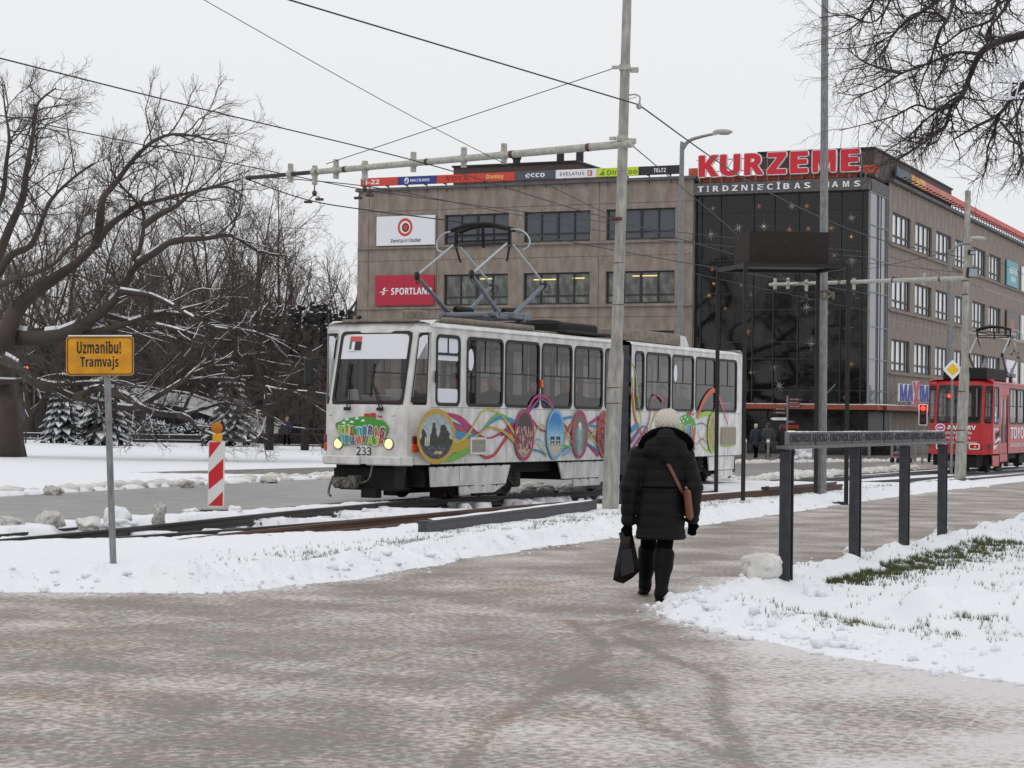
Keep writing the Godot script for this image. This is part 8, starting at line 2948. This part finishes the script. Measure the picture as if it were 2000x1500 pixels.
	obj("sack", bag, mats.bag_plastic, pb)
	var bp := MB.new()
	bp.poly_flat(PackedVector2Array([Vector2(-0.055, 0.1), Vector2(0.06, 0.14), Vector2(0.03, 0.34), Vector2(-0.05, 0.33)]), 0.066)
	obj("print", bp, mats.bag_print, pb)
	var hd := MB.new()
	for x in [-0.05, 0.02]:
		hd.bar(v3(x, 0.47, 0), v3(-0.005, 0.555, 0.0), 0.02, 0.006)
	obj("handle", hd, mats.bag_plastic, pb)
	# people farther off
	var k := 0
	for q in [[12.55, -101.5, 0.3, "coat_navy", "hair_grey", "person in a navy coat with a pale cap, leftmost of three walkers before the shops", 1.0], [13.15, -101.2, 0.2, "coat_grey", "hair_brown", "tall person in a dark grey coat, middle of three walkers before the shops", 1.05], [13.95, -102.2, 0.4, "cloth_black", "hair_brown", "bareheaded person in black, rightmost of three walkers before the shops", 1.0], [19.9, -93.4, -0.6, "cloth_black", "hair_brown", "person in black standing behind the pushchair", 0.98], [-14.3, -126.0, 2.8, "coat_navy", "hair_grey", "grey haired person in dark blue beyond the low hedge, left of the tram", 1.02], [-15.6, -127.0, 2.4, "cloth_black", "hair_grey", "small person in black at the foot of the white footbridge", 0.92]]:
		walker(q[5], Vector3(q[0], ground_y(q[1]) + 0.02, q[1]), q[2], mats[q[3]], mats[q[4]], q[6], k)
		k += 1
	# passengers of the white tram
	var tram_at := road_frame(0.5022, Vector3(-2.774, 0.13, -34.53))
	var back_at := road_frame(0.4495, Vector3(1.519, 0.13, -42.348))
	var sit := []
	for q in [["coat_brown", "hair_brown"], ["cloth_black", "cloth_black"], ["coat_grey", "hair_grey"]]:
		sit.append(q)
	for q in [[1.35, 0.25, 0, 0, "driver in a brown coat behind the corner window of the white tram", 3.14], [2.32, 0.68, 0, 0, "passenger with a brown coat in the first big side window of the white tram", 0.4], [2.72, 0.6, 0, 1, "passenger in a dark cap in the first big side window of the white tram", 0.0], [3.72, 0.7, 0, 2, "passenger with pale hair in the second big side window of the white tram", 0.2], [5.45, 0.66, 0, 1, "passenger in black in the third big side window of the white tram", 0.0], [6.85, 0.66, 0, 2, "left passenger in the fourth big side window of the white tram", 0.0], [7.3, 0.62, 0, 1, "right passenger in the fourth big side window of the white tram", 0.0], [1.05, 0.66, 1, 1, "left passenger in the window right behind the bellows of the white tram", 0.0], [1.65, 0.7, 1, 0, "passenger above the walker's hat, behind the bellows of the white tram", 0.0], [2.95, 0.66, 1, 1, "passenger behind the green scribble in the rear of the white tram", 0.0], [4.15, 0.7, 1, 0, "passenger beside the orange arch in the rear of the white tram", 0.0]]:
		var fr2: Transform3D = tram_at if q[2] == 0 else back_at
		var m = sit[q[3]]
		seated(q[4], fr2 * Transform3D(Basis(Vector3.UP, q[5] + PI / 2), Vector3(q[0], 0.83, q[1])), mats[m[0]], mats[m[1]])

var seated_mesh := []
func seated(label: String, at: Transform3D, coat: Material, hair: Material) -> void:
	if seated_mesh.is_empty():
		var b := [[v3(0, 0.52, 0), v3(0, 0.95, 0), 0.14, 0.15, 0.75], [v3(0, 1.0, 0), v3(0, 1.15, -0.01), 0.055, 0.05], [v3(0, 1.2, -0.02), v3(0, 1.27, -0.01), 0.082, 0.09], [v3(0, 1.22, -0.1), v3(0, 1.2, -0.115), 0.012, 0.014], [v3(-0.19, 0.97, 0), v3(-0.24, 0.72, -0.05), 0.05, 0.042], [v3(-0.24, 0.72, -0.05), v3(-0.12, 0.6, -0.26), 0.042, 0.034], [v3(0.19, 0.97, 0), v3(0.24, 0.72, -0.05), 0.05, 0.042], [v3(0.24, 0.72, -0.05), v3(0.12, 0.6, -0.26), 0.042, 0.034], [v3(-0.1, 0.52, 0), v3(-0.11, 0.52, -0.42), 0.09, 0.065], [v3(0.1, 0.52, 0), v3(0.11, 0.52, -0.42), 0.09, 0.065], [v3(-0.11, 0.52, -0.42), v3(-0.11, 0.1, -0.42), 0.06, 0.045], [v3(0.11, 0.52, -0.42), v3(0.11, 0.1, -0.42), 0.06, 0.045]]
		seated_mesh.append(flesh(b, 0.022, 0.04).mesh())
		var c := [[v3(0, 0.52, 0), v3(0, 0.95, 0), 0.185, 0.175, 0.8], [v3(-0.15, 0.98, 0), v3(0.15, 0.98, 0), 0.09, 0.09], [v3(0, 1.0, 0.02), v3(0, 1.08, 0.02), 0.08, 0.07], [v3(-0.2, 0.95, 0), v3(-0.25, 0.7, -0.05), 0.075, 0.065], [v3(-0.25, 0.7, -0.05), v3(-0.12, 0.6, -0.22), 0.065, 0.05], [v3(0.2, 0.95, 0), v3(0.25, 0.7, -0.05), 0.075, 0.065], [v3(0.25, 0.7, -0.05), v3(0.12, 0.6, -0.22), 0.065, 0.05]]
		seated_mesh.append(flesh(c, 0.022, 0.04).mesh())
		seated_mesh.append(flesh([[v3(0, 1.3, 0.0), v3(0, 1.28, 0.03), 0.095, 0.095], [v3(0, 1.2, 0.05), v3(0, 1.24, 0.04), 0.07, 0.08]], 0.018, 0.03).mesh())
	var o := thing("person", label, "person")
	o.transform = at
	put("body", seated_mesh[0], mats.skin, o)
	put("coat", seated_mesh[1], coat, o)
	put("hair", seated_mesh[2], hair, o)

var walker_mesh := []
func walker(label: String, at: Vector3, yaw: float, coat: Material, hair: Material, s: float, k: int) -> void:
	if walker_mesh.is_empty():
		var b := [[v3(0.09, 0.9, 0), v3(0.09, 0.5, -0.08), 0.09, 0.065], [v3(0.09, 0.5, -0.08), v3(0.09, 0.1, -0.1), 0.06, 0.045], [v3(0.09, 0.06, -0.08), v3(0.1, 0.05, -0.26), 0.05, 0.04], [v3(-0.09, 0.9, 0), v3(-0.09, 0.5, 0.06), 0.09, 0.065], [v3(-0.09, 0.5, 0.06), v3(-0.09, 0.1, 0.2), 0.06, 0.045], [v3(-0.09, 0.06, 0.2), v3(-0.1, 0.05, 0.04), 0.05, 0.04], [v3(0, 0.92, 0), v3(0, 1.35, 0), 0.14, 0.16, 0.7], [v3(0, 1.4, 0), v3(0, 1.54, -0.01), 0.06, 0.055], [v3(0, 1.58, -0.02), v3(0, 1.65, -0.01), 0.082, 0.09], [v3(0, 1.6, -0.1), v3(0, 1.58, -0.115), 0.013, 0.015], [v3(-0.2, 1.38, 0), v3(-0.25, 1.1, 0.03), 0.055, 0.045], [v3(-0.25, 1.1, 0.03), v3(-0.26, 0.84, -0.04), 0.045, 0.035], [v3(0.2, 1.38, 0), v3(0.25, 1.1, 0.03), 0.055, 0.045], [v3(0.25, 1.1, 0.03), v3(0.26, 0.84, -0.04), 0.045, 0.035]]
		walker_mesh.append(flesh(b, 0.022, 0.035).mesh())
		var c := [[v3(0, 0.72, 0), v3(0, 1.0, 0), 0.2, 0.18, 0.75], [v3(0, 1.0, 0), v3(0, 1.32, 0), 0.18, 0.18, 0.75], [v3(-0.16, 1.38, 0), v3(0.16, 1.38, 0), 0.09, 0.09], [v3(0, 1.4, 0.02), v3(0, 1.48, 0.02), 0.08, 0.075], [v3(-0.2, 1.36, 0), v3(-0.265, 1.1, 0.03), 0.078, 0.068], [v3(-0.265, 1.1, 0.03), v3(-0.27, 0.88, -0.03), 0.068, 0.055], [v3(0.2, 1.36, 0), v3(0.265, 1.1, 0.03), 0.078, 0.068], [v3(0.265, 1.1, 0.03), v3(0.27, 0.88, -0.03), 0.068, 0.055]]
		walker_mesh.append(flesh(c, 0.02, 0.04).mesh())
		walker_mesh.append(flesh([[v3(0, 1.68, 0.0), v3(0, 1.66, 0.03), 0.093, 0.095], [v3(0, 1.58, 0.05), v3(0, 1.62, 0.04), 0.07, 0.08]], 0.018, 0.03).mesh())
		walker_mesh.append(flesh([[v3(0.09, 0.9, 0), v3(0.09, 0.5, -0.08), 0.1, 0.078], [v3(0.09, 0.5, -0.08), v3(0.09, 0.1, -0.1), 0.075, 0.062], [v3(0.09, 0.07, -0.08), v3(0.1, 0.055, -0.26), 0.058, 0.046], [v3(-0.09, 0.9, 0), v3(-0.09, 0.5, 0.06), 0.1, 0.078], [v3(-0.09, 0.5, 0.06), v3(-0.09, 0.1, 0.2), 0.075, 0.062], [v3(-0.09, 0.07, 0.2), v3(-0.1, 0.055, 0.04), 0.058, 0.046]], 0.02, 0.03).mesh())
	var o := thing("person", label, "person", at, yaw)
	o.scale = Vector3.ONE * s
	put("body", walker_mesh[0], mats.skin, o)
	put("coat", walker_mesh[1], coat, o)
	put("hair", walker_mesh[2], hair, o)
	put("trousers", walker_mesh[3], mats.trouser_dark, o)

# ---- bare trees ------------------------------------------------------------------------------------
# grows side branches from a limb; keys: gap, len (share of parent), up, droop, min, wood/twig/snow builders
func grow(p: PackedVector3Array, r0: float, r1: float, level: int, o: Dictionary, rg: RandomNumberGenerator) -> void:
	var m := p.size()
	var rr := PackedFloat32Array()
	var length := 0.0
	for k in m:
		rr.append(lerpf(r0, r1, pow(float(k) / (m - 1), 0.8)))
		if k > 0:
			length += p[k].distance_to(p[k - 1])
	var b: MB = o.wood if r0 > o.get("thick", 0.05) else o.twig
	b.tube(p, rr, 8 if r0 > 0.12 else (5 if r0 > 0.03 else 3), r0 > 0.03)
	if o.get("snow_on", false) and r0 > 0.026:
		var s: MB = o.snow
		for k in m - 1:
			var d := (p[k + 1] - p[k]).normalized()
			if absf(d.y) > 0.8 or rg.randf() < o.get("snow_gap", 0.25) + (0.25 if rr[k] > 0.12 else 0.0):
				continue
			var side := d.cross(Vector3.UP).normalized()
			var ra := rr[k]
			var rb := rr[k + 1]
			var lift := 0.008 + minf(0.2 * ra, 0.02)
			var a0 := p[k] + Vector3.UP * ra * (0.55 if ra < 0.08 else 0.9)
			var a1 := p[k + 1] + Vector3.UP * rb * (0.55 if rb < 0.08 else 0.9)
			s.quad(a0 - side * minf(ra * 0.8, 0.05), a1 - side * minf(rb * 0.8, 0.05), a1 + Vector3.UP * (rb * 0.5 + lift), a0 + Vector3.UP * (ra * 0.5 + lift), -side + Vector3.UP)
			s.quad(a0 + side * minf(ra * 0.8, 0.05), a1 + side * minf(rb * 0.8, 0.05), a1 + Vector3.UP * (rb * 0.5 + lift), a0 + Vector3.UP * (ra * 0.5 + lift), side + Vector3.UP)
	if level <= 0:
		return
	var gap: float = o.gap[level]
	var run := gap * rg.randf()
	var start: float = o.get("start", 0.2)
	var done := 0.0
	for k in m - 1:
		var seg := p[k].distance_to(p[k + 1])
		while run < seg:
			var f := (done + run) / length
			if f > start:
				var t := run / seg
				var q := p[k].lerp(p[k + 1], t)
				var d := (p[k + 1] - p[k]).normalized()
				var side := d.cross(Vector3(rg.randfn(), rg.randfn(), rg.randfn())).normalized()
				var dir: Vector3 = (d * rg.randf_range(0.45, 1.0) + side * rg.randf_range(0.5, 0.9) + Vector3.UP * o.up * rg.randf_range(0.3, 1.0)).normalized()
				var L: float = minf(length * o.len * (1.15 - f * 0.6) * rg.randf_range(0.55, 1.1), o.most[level])
				var r := minf(lerpf(r0, r1, f) * 0.62, 0.0125 * L + 0.003)
				r = maxf(r, o.thin)
				grow(wander(q, dir, L, o.get("segs", 3) if level == 1 else [3, 4, 6, 7][level - 1], o, rg), r, maxf(r * 0.35, o.thin * 0.6), level - 1, o, rg)
			run += gap * rg.randf_range(0.6, 1.4)
		run -= seg
		done += seg

func wander(q: Vector3, dir: Vector3, L: float, m: int, o: Dictionary, rg: RandomNumberGenerator) -> PackedVector3Array:
	var p := PackedVector3Array([q])
	var d := dir
	for k in m:
		d = (d + Vector3(rg.randfn(), rg.randfn(), rg.randfn()) * o.get("kink", 0.16) + Vector3.UP * o.droop).normalized()
		q += d * L / m
		p.append(q)
	return p

func build_trees() -> void:
	mat("tree_bark", rgb(84, 76, 70), {"r": 0.95, "t": "fine", "s": 1.5, "n": "bark_n", "ns": 0.8})
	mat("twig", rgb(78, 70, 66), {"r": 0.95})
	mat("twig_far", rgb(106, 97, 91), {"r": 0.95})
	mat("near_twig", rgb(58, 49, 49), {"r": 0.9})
	mat("pollard_black", rgb(34, 30, 30), {"r": 0.95})
	var rg := RandomNumberGenerator.new()
	# the old spreading tree at the left
	rg.seed = 101
	var t := thing("old_tree", "old spreading bare tree at the left edge with snow on its low limbs", "tree", Vector3(-20.1, -0.35, -79.0))
	var o := {"wood": MB.new(), "twig": MB.new(), "snow": MB.new(), "gap": [0.0, 0.1, 0.2, 0.42], "len": 0.5, "most": [0.0, 0.7, 1.5, 2.7], "up": 0.35, "droop": 0.03, "thin": 0.0065, "kink": 0.2, "snow_on": true, "thick": 0.05, "snow_gap": 0.35}
	for limb in OLD_TREE:
		o.snow_on = limb[2] == 1
		o.up = 0.12 if limb[2] == 1 else 0.22
		o.droop = 0.015 if limb[2] == 1 else 0.03
		var pts := smooth_line(pv(limb[3]), 3)
		for k in pts.size():
			pts[k] -= t.position
		grow(pts, limb[0], limb[1], 3, o, rg)
	var wood: MB = o.wood
	wood.tube(pv([[-0.1, -0.3, 0], [0, 0.15, 0], [0.0, 0.6, 0], [-0.05, 1.6, 0]]), PackedFloat32Array([1.0, 0.76, 0.63, 0.58]), 14)
	obj("trunk", wood, mats.tree_bark, t)
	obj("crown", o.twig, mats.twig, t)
	obj("snow_cap", o.snow, mats.snow, t)
	# fan shaped trees behind: two patterns, copied
	var pat := []
	for j in 2:
		rg.seed = 300 + j
		var f := thing("park_tree", "", "tree")
		var q := {"wood": MB.new(), "twig": MB.new(), "snow": MB.new(), "gap": [0.0, 0.15, 0.29, 0.62], "len": 0.42, "most": [0.0, 1.3, 2.8, 5.2], "up": 0.25, "droop": 0.02, "thin": 0.009, "kink": 0.13, "thick": 0.06, "start": 0.15}
		var stems := 11 if j == 0 else 9
		for k in stems:
			var a := TAU * k / stems + rg.randf() * 0.4
			var lean := rg.randf_range(0.2, 1.15)
			var dir := Vector3(cos(a) * lean, 1.0, sin(a) * lean).normalized()
			var pts := wander(Vector3(cos(a), 0, sin(a)) * 0.25 + Vector3(0, 1.2 + rg.randf() * 0.8, 0), dir, rg.randf_range(12.0, 15.5) * (1.0 - 0.25 * lean), 10, {"kink": 0.11, "droop": 0.035}, rg)
			grow(pts, 0.15, 0.02, 3, q, rg)
		var w2: MB = q.wood
		w2.tube(pv([[0, -0.3, 0], [0, 0.2, 0], [0.05, 1.2, 0], [0, 2.2, 0]]), PackedFloat32Array([0.42, 0.3, 0.27, 0.22]), 12)
		obj("trunk", w2, mats.tree_bark, f)
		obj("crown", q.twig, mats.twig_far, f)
		pat.append(f)
	var spots := [[-17.9, -155.0, 1.36, 0, 0.0, "bare fan shaped tree just left of the store's left edge"], [-21.5, -157.0, 1.28, 1, 1.0, "bare tree with many upright stems behind the old tree's right limbs"], [-25.0, -153.0, 1.34, 0, 2.2, "bare tree behind the yellow sign, in the middle of the park trees"], [-28.8, -156.0, 1.3, 1, 3.0, "bare tall tree right of the old trunk"], [-33.9, -154.0, 1.36, 0, 4.0, "bare tree behind the old trunk"], [-38.5, -158.0, 1.3, 1, 5.0, "bare tree at the far left edge of the park"], [-14.6, -157.0, 0.95, 0, 1.4, "small bare tree behind the pollarded trees"]]
	for k in spots.size():
		var s = spots[k]
		var at := Transform3D(Basis(Vector3.UP, s[4]).scaled(Vector3.ONE * s[2]), Vector3(s[0], -0.4, s[1]))
		if k < 2:
			pat[k].transform = at
			pat[k].set_meta("label", s[5])
			pat[k].set_meta("group", "bare park trees")
		else:
			copy_thing(pat[s[3]], s[5], at, "bare park trees")
	# pollarded trees with knobbly black stubs
	for j in 4:
		rg.seed = 500 + j
		var pt := thing("pollarded_tree", ["leftmost black pollarded tree with knobbly stubs", "second black pollarded tree, right of the leftmost one", "third black pollarded tree, above the tram's left roof edge", "rightmost black pollarded tree, in front of the brown facade"][j], "tree", Vector3([-13.2, -11.4, -9.8, -8.1][j], -0.4, -108.0 - j * 1.2), 0.0, "pollarded trees")
		var pm := MB.new()
		var ps := MB.new()
		pm.rod(Vector3.ZERO, Vector3(0, 4.6, 0), 0.24, 10, 0.2)
		for k in 16:
			var a := TAU * k / 16.0 + rg.randf() * 0.4
			var reach := rg.randf_range(0.2, 1.15)
			var hgt: float = rg.randf_range(6.9, 8.1) * [0.97, 1.0, 0.97, 0.9][j]
			var pts := smooth_line(pv([[cos(a) * 0.1, rg.randf_range(3.0, 4.6), sin(a) * 0.1], [cos(a) * reach * 0.8, 5.2, sin(a) * reach * 0.8], [cos(a) * reach + rg.randfn() * 0.1, 6.3, sin(a) * reach], [cos(a) * reach + rg.randfn() * 0.2, hgt, sin(a) * reach]]), 3)
			var rr := PackedFloat32Array()
			for q in pts.size():
				rr.append(0.1 - 0.02 * q / pts.size() + 0.025 * rg.randf())
			pm.tube(pts, rr, 7)
			for e in 3:
				var c := pts[pts.size() - 1 - e] + Vector3(rg.randfn() * 0.07, 0, rg.randfn() * 0.07)
				pm.ball(c, Vector3(0.15, 0.13, 0.15) * rg.randf_range(0.8, 1.3), 8, 0.25, k * 3 + e)
				if rg.randf() < 0.7:
					ps.ball(c + Vector3(0, 0.12, 0.02), Vector3(0.1, 0.04, 0.1), 6)
			for e in 5:
				var c := pts[rg.randi_range(2, pts.size() - 2)]
				pm.rod(c, c + Vector3(rg.randfn() * 0.3, rg.randf_range(-0.1, 0.4), rg.randfn() * 0.3), 0.05, 5, 0.06)
		obj("trunk", pm, mats.pollard_black, pt)
		obj("snow_cap", ps, mats.snow, pt)
	# the tree that hangs into the upper right corner; its trunk stands right of the picture
	rg.seed = 711
	var nt := thing("linden_tree", "bare tree whose fine drooping twigs hang into the upper right corner", "tree", Vector3(10.2, 0.0, -23.5))
	var n := {"wood": MB.new(), "twig": MB.new(), "snow": MB.new(), "gap": [0.0, 0.066, 0.13, 0.2], "len": 0.55, "most": [0.0, 0.3, 0.7, 1.2], "up": -0.15, "droop": -0.035, "thin": 0.0017, "kink": 0.26, "segs": 5, "thick": 0.02, "start": 0.06}
	for limb in NEAR_TREE:
		var pts := smooth_line(pv(limb[3]), 3)
		for k in pts.size():
			pts[k] -= nt.position
		grow(pts, limb[0] * 0.8, limb[1] * 0.7, 2, n, rg)
	var nw: MB = n.wood
	nw.tube(smooth_line(pv([[0, -0.2, 0], [0.05, 1.5, 0], [0.0, 4.0, 0], [-0.3, 6.0, -0.2], [-0.6, 8.5, -0.3], [-0.5, 11.0, 0.0]]), 4), PackedFloat32Array([0.42, 0.34, 0.31, 0.3, 0.29, 0.28, 0.27, 0.26, 0.25, 0.24, 0.22, 0.21, 0.2, 0.18, 0.16, 0.14, 0.12, 0.1, 0.08, 0.06, 0.04]), 14)
	for e in [[4.5, NEAR_TREE[0][3][0]], [5.2, NEAR_TREE[5][3][0]], [5.8, NEAR_TREE[2][3][0]], [6.0, NEAR_TREE[3][3][0]], [6.4, NEAR_TREE[4][3][0]], [5.6, NEAR_TREE[8][3][0]], [6.2, NEAR_TREE[9][3][0]], [6.6, NEAR_TREE[10][3][0]], [5.0, NEAR_TREE[15][3][0]]]:
		var tip := Vector3(e[1][0], e[1][1], e[1][2]) - nt.position
		var root_at := Vector3(-0.2, e[0], -0.1)
		nw.tube(smooth_line(PackedVector3Array([root_at, root_at.lerp(tip, 0.5) + Vector3(0, 0.3, 0), tip]), 5), same(11, 0.06), 7)
	obj("trunk", nw, mats.near_twig, nt)
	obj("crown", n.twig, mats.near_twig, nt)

# ---- loose snow, ice lumps, grass ------------------------------------------------------------------
func build_snow_and_grass() -> void:
	var rg := RandomNumberGenerator.new()
	rg.seed = 900
	mat("ice_grey", rgb(214, 211, 207), {"r": 0.55, "t": "grain", "n": "snow_n", "s": 2.5, "ns": 1.0})
	# ploughed banks along the road
	var bank := MB.new()
	for line in [[[-14.5, -25.2], [-9.7, -36.6], [-4.9, -50.0], [2.6, -68.0], [9.6, -84.0], [12.2, -89.0], [17.0, -95.5], [21.0, -101.5]], [[0.3, -42.0], [5.9, -52.2], [16.0, -77.8]]]:
		for k in line.size() - 1:
			var a := Vector2(line[k][0], line[k][1])
			var e := Vector2(line[k + 1][0], line[k + 1][1])
			var m := int(a.distance_to(e) / 0.07)
			for j in m:
				var p := a.lerp(e, (j + rg.randf()) / m) + Vector2(rg.randfn(), rg.randfn()) * 0.3
				var s := 0.04 + 0.17 * pow(rg.randf(), 3.0)
				bank.ball(Vector3(p.x, ground_y(p.y) + s * 0.1, p.y), Vector3(s * 1.4, s * 0.75, s), 7, 0.4, j + k * 100)
	struct("snow_bank", bank, mats.snow_dirty)
	# crumbs of snow along the path edges
	var crumbs := MB.new()
	for k in 1700:
		var i := rg.randi_range(2, path_poly.size() - 6)
		var p := path_poly[i].lerp(path_poly[i + 1], rg.randf())
		if p.y < -50.0:
			continue
		p += Vector2(rg.randfn(), rg.randfn()) * 0.25
		var d := -inside(p, path_poly)
		if d < -0.18 and rg.randf() < 0.8:
			continue
		var s := 0.008 + 0.042 * pow(rg.randf(), 6.0)
		var y := maxf(snow_height(p.x, p.y), ground_y(p.y)) + s * 0.3
		crumbs.ball(Vector3(p.x, y, p.y), Vector3(s * rg.randf_range(0.9, 1.5), s * rg.randf_range(0.6, 1.0), s), 7, 0.5, k)
	var co := obj("snow_crumbs", crumbs, mats.snow)
	co.set_meta("kind", "stuff")
	# single lumps
	for q in [
		[2.22, -17.45, 0.2, 0.13, "big rounded snow lump at the foot of the nearest letter stand post", "snow_dirty"],
		[1.77, -16.95, 0.075, 0.03, "small flat snow lump on the path right of the walker's boots", "snow"],
		[2.62, -17.0, 0.14, 0.09, "snow lump right beside the nearest letter stand post", "snow"],
		[3.25, -20.4, 0.16, 0.06, "snow lump by the second letter stand post", "snow"],
		[4.0, -23.0, 0.13, 0.07, "snow lump between the last two letter stand posts", "snow"],
		[-6.1, -26.2, 0.21, 0.12, "pale rounded ice block at the left kerb, left of the heap", "ice_grey"],
		[-5.62, -26.4, 0.22, 0.1, "flat ice lump in the heap at the left kerb", "snow_dirty"],
		[-5.3, -26.6, 0.2, 0.2, "topmost ice lump of the heap at the left kerb", "snow"],
		[-5.15, -26.2, 0.25, 0.1, "low ice lump at the right end of the heap at the left kerb", "snow"],
		[-6.5, -25.8, 0.2, 0.07, "small ice lump at the left end by the kerb", "ice_grey"],
		[-4.85, -27.3, 0.11, 0.22, "grey ice shard standing upright right of the yellow sign's pole", "ice_grey"],
		[-4.25, -30.5, 0.12, 0.06, "snow lump at the right foot of the hazard beacon", "snow"],
		[-4.95, -30.6, 0.13, 0.06, "snow lump at the left foot of the hazard beacon", "snow"],
		[-8.55, -36.9, 0.2, 0.12, "grey ice lump on the far road bank behind the sign pole", "ice_grey"],
		[-6.75, -41.3, 0.2, 0.11, "dark ice lump on the far road bank left of the beacon", "ice_grey"],
		[-5.5, -45.0, 0.22, 0.1, "ice lump on the far road bank right of the beacon", "ice_grey"],
		[14.9, -99.8, 0.7, 0.45, "round snow heap on the far kerb behind the letter stand", "snow"],
	]:
		var b := MB.new()
		b.chunk(Vector3.ZERO, Vector3(q[2], q[3], q[2] * 0.75), int(q[2] * 1000) + int(q[0] * 10) + 60, 0.55)
		var o := obj("snow_lump", b, mats[q[5]])
		o.position = Vector3(q[0], maxf(snow_height(q[0], q[1]), ground_y(q[1])) + q[3] * 0.45, q[1])
		o.rotation = Vector3(0.15 * sin(q[0] * 7.0), q[0] * 3.0, 0.2 * cos(q[1] * 5.0))
		tag(o, q[4], "snow lump")
	# grass blades through thin snow: green beside the letter stand, sparse elsewhere
	mat("grass_blade", rgb(84, 92, 50), {"r": 0.9, "t": "grain", "s": 6.0, "world": true})
	mat("grass_blade_dull", rgb(96, 98, 72), {"r": 0.9})
	var blade := MB.new()
	blade.tri(Vector3(-0.003, 0, 0), Vector3(0.003, 0, 0), Vector3(0.012, 0.06, 0.004), Vector3(0, 0.3, 1))
	blade.tri(Vector3(-0.002, 0, 0.006), Vector3(0.004, 0, 0.004), Vector3(-0.016, 0.048, 0.012), Vector3(0, 0.3, 1))
	blade.tri(Vector3(0.0, 0, -0.003), Vector3(0.004, 0, 0.003), Vector3(0.002, 0.052, -0.014), Vector3(1, 0.3, 0))
	var bm := blade.mesh()
	var dense := []
	var a := Vector2(2.75, -18.0)
	var e := Vector2(5.9, -25.0)
	var dirv := (e - a).normalized()
	var rightv := Vector2(-dirv.y, dirv.x)
	for k in 7000:
		var f := rg.randf()
		var p := a.lerp(e, f) + rightv * (0.1 + absf(rg.randfn()) * (0.18 + 0.28 * f))
		if wave.get_noise_2d(p.x * 5.0, p.y * 5.0) + 0.7 * lump.get_noise_2d(p.x * 2.0, p.y * 2.0) > rg.randf_range(-0.35, 0.2):
			continue
		dense.append([p, rg.randf_range(0.7, 1.3)])
	scatter("green_grass", bm, dense, mats.grass_blade, rg, 0.0)
	var sparse := []
	for k in 26000:
		var p := Vector2.ZERO
		var z: int = [0, 0, 0, 1, 2, 2, 3][rg.randi_range(0, 6)]
		if z == 0:
			var f := rg.randf()
			p = Vector2(-2.5, -19.8).lerp(Vector2(4.2, -36.5), f) + Vector2(rg.randfn(), rg.randfn()) * (0.35 if f > 0.1 else 0.5)
		elif z == 1:
			p = Vector2(2.1, -14.9).lerp(Vector2(4.4, -13.0), rg.randf()) + Vector2(rg.randfn(), rg.randfn()) * 0.28
		elif z == 2:
			p = Vector2(rg.randf_range(2.6, 8.0), rg.randf_range(-27.0, -16.0))
		else:
			p = Vector2(4.6, -37.6).lerp(Vector2(12.0, -52.5), rg.randf()) + Vector2(rg.randfn(), rg.randfn()) * 0.4
		if inside(p, path_poly) > -0.3 or inside(p, trench_poly) > -0.2:
			continue
		if wave.get_noise_2d(p.x * 2.0 + 40.0, p.y * 2.0) + 0.6 * lump.get_noise_2d(p.x * 1.5, p.y * 1.5) < rg.randf_range(-0.1, 0.75):
			continue
		sparse.append([p, rg.randf_range(0.5, 1.1)])
	scatter("sparse_grass", bm, sparse, mats.grass_blade_dull, rg, -0.008)

func scatter(called: String, m: Mesh, at: Array, material: Material, rg: RandomNumberGenerator, sink: float) -> void:
	var mm := MultiMesh.new()
	mm.transform_format = MultiMesh.TRANSFORM_3D
	mm.mesh = m
	mm.instance_count = at.size()
	for k in at.size():
		var p: Vector2 = at[k][0]
		var b := Basis(Vector3.UP, rg.randf() * TAU).scaled(Vector3.ONE * at[k][1])
		mm.set_instance_transform(k, Transform3D(b, Vector3(p.x, snow_height(p.x, p.y) + sink, p.y)))
	var o := MultiMeshInstance3D.new()
	o.multimesh = mm
	o.material_override = material
	o.name = numbered(called)
	add_child(o)
	o.set_meta("kind", "stuff")
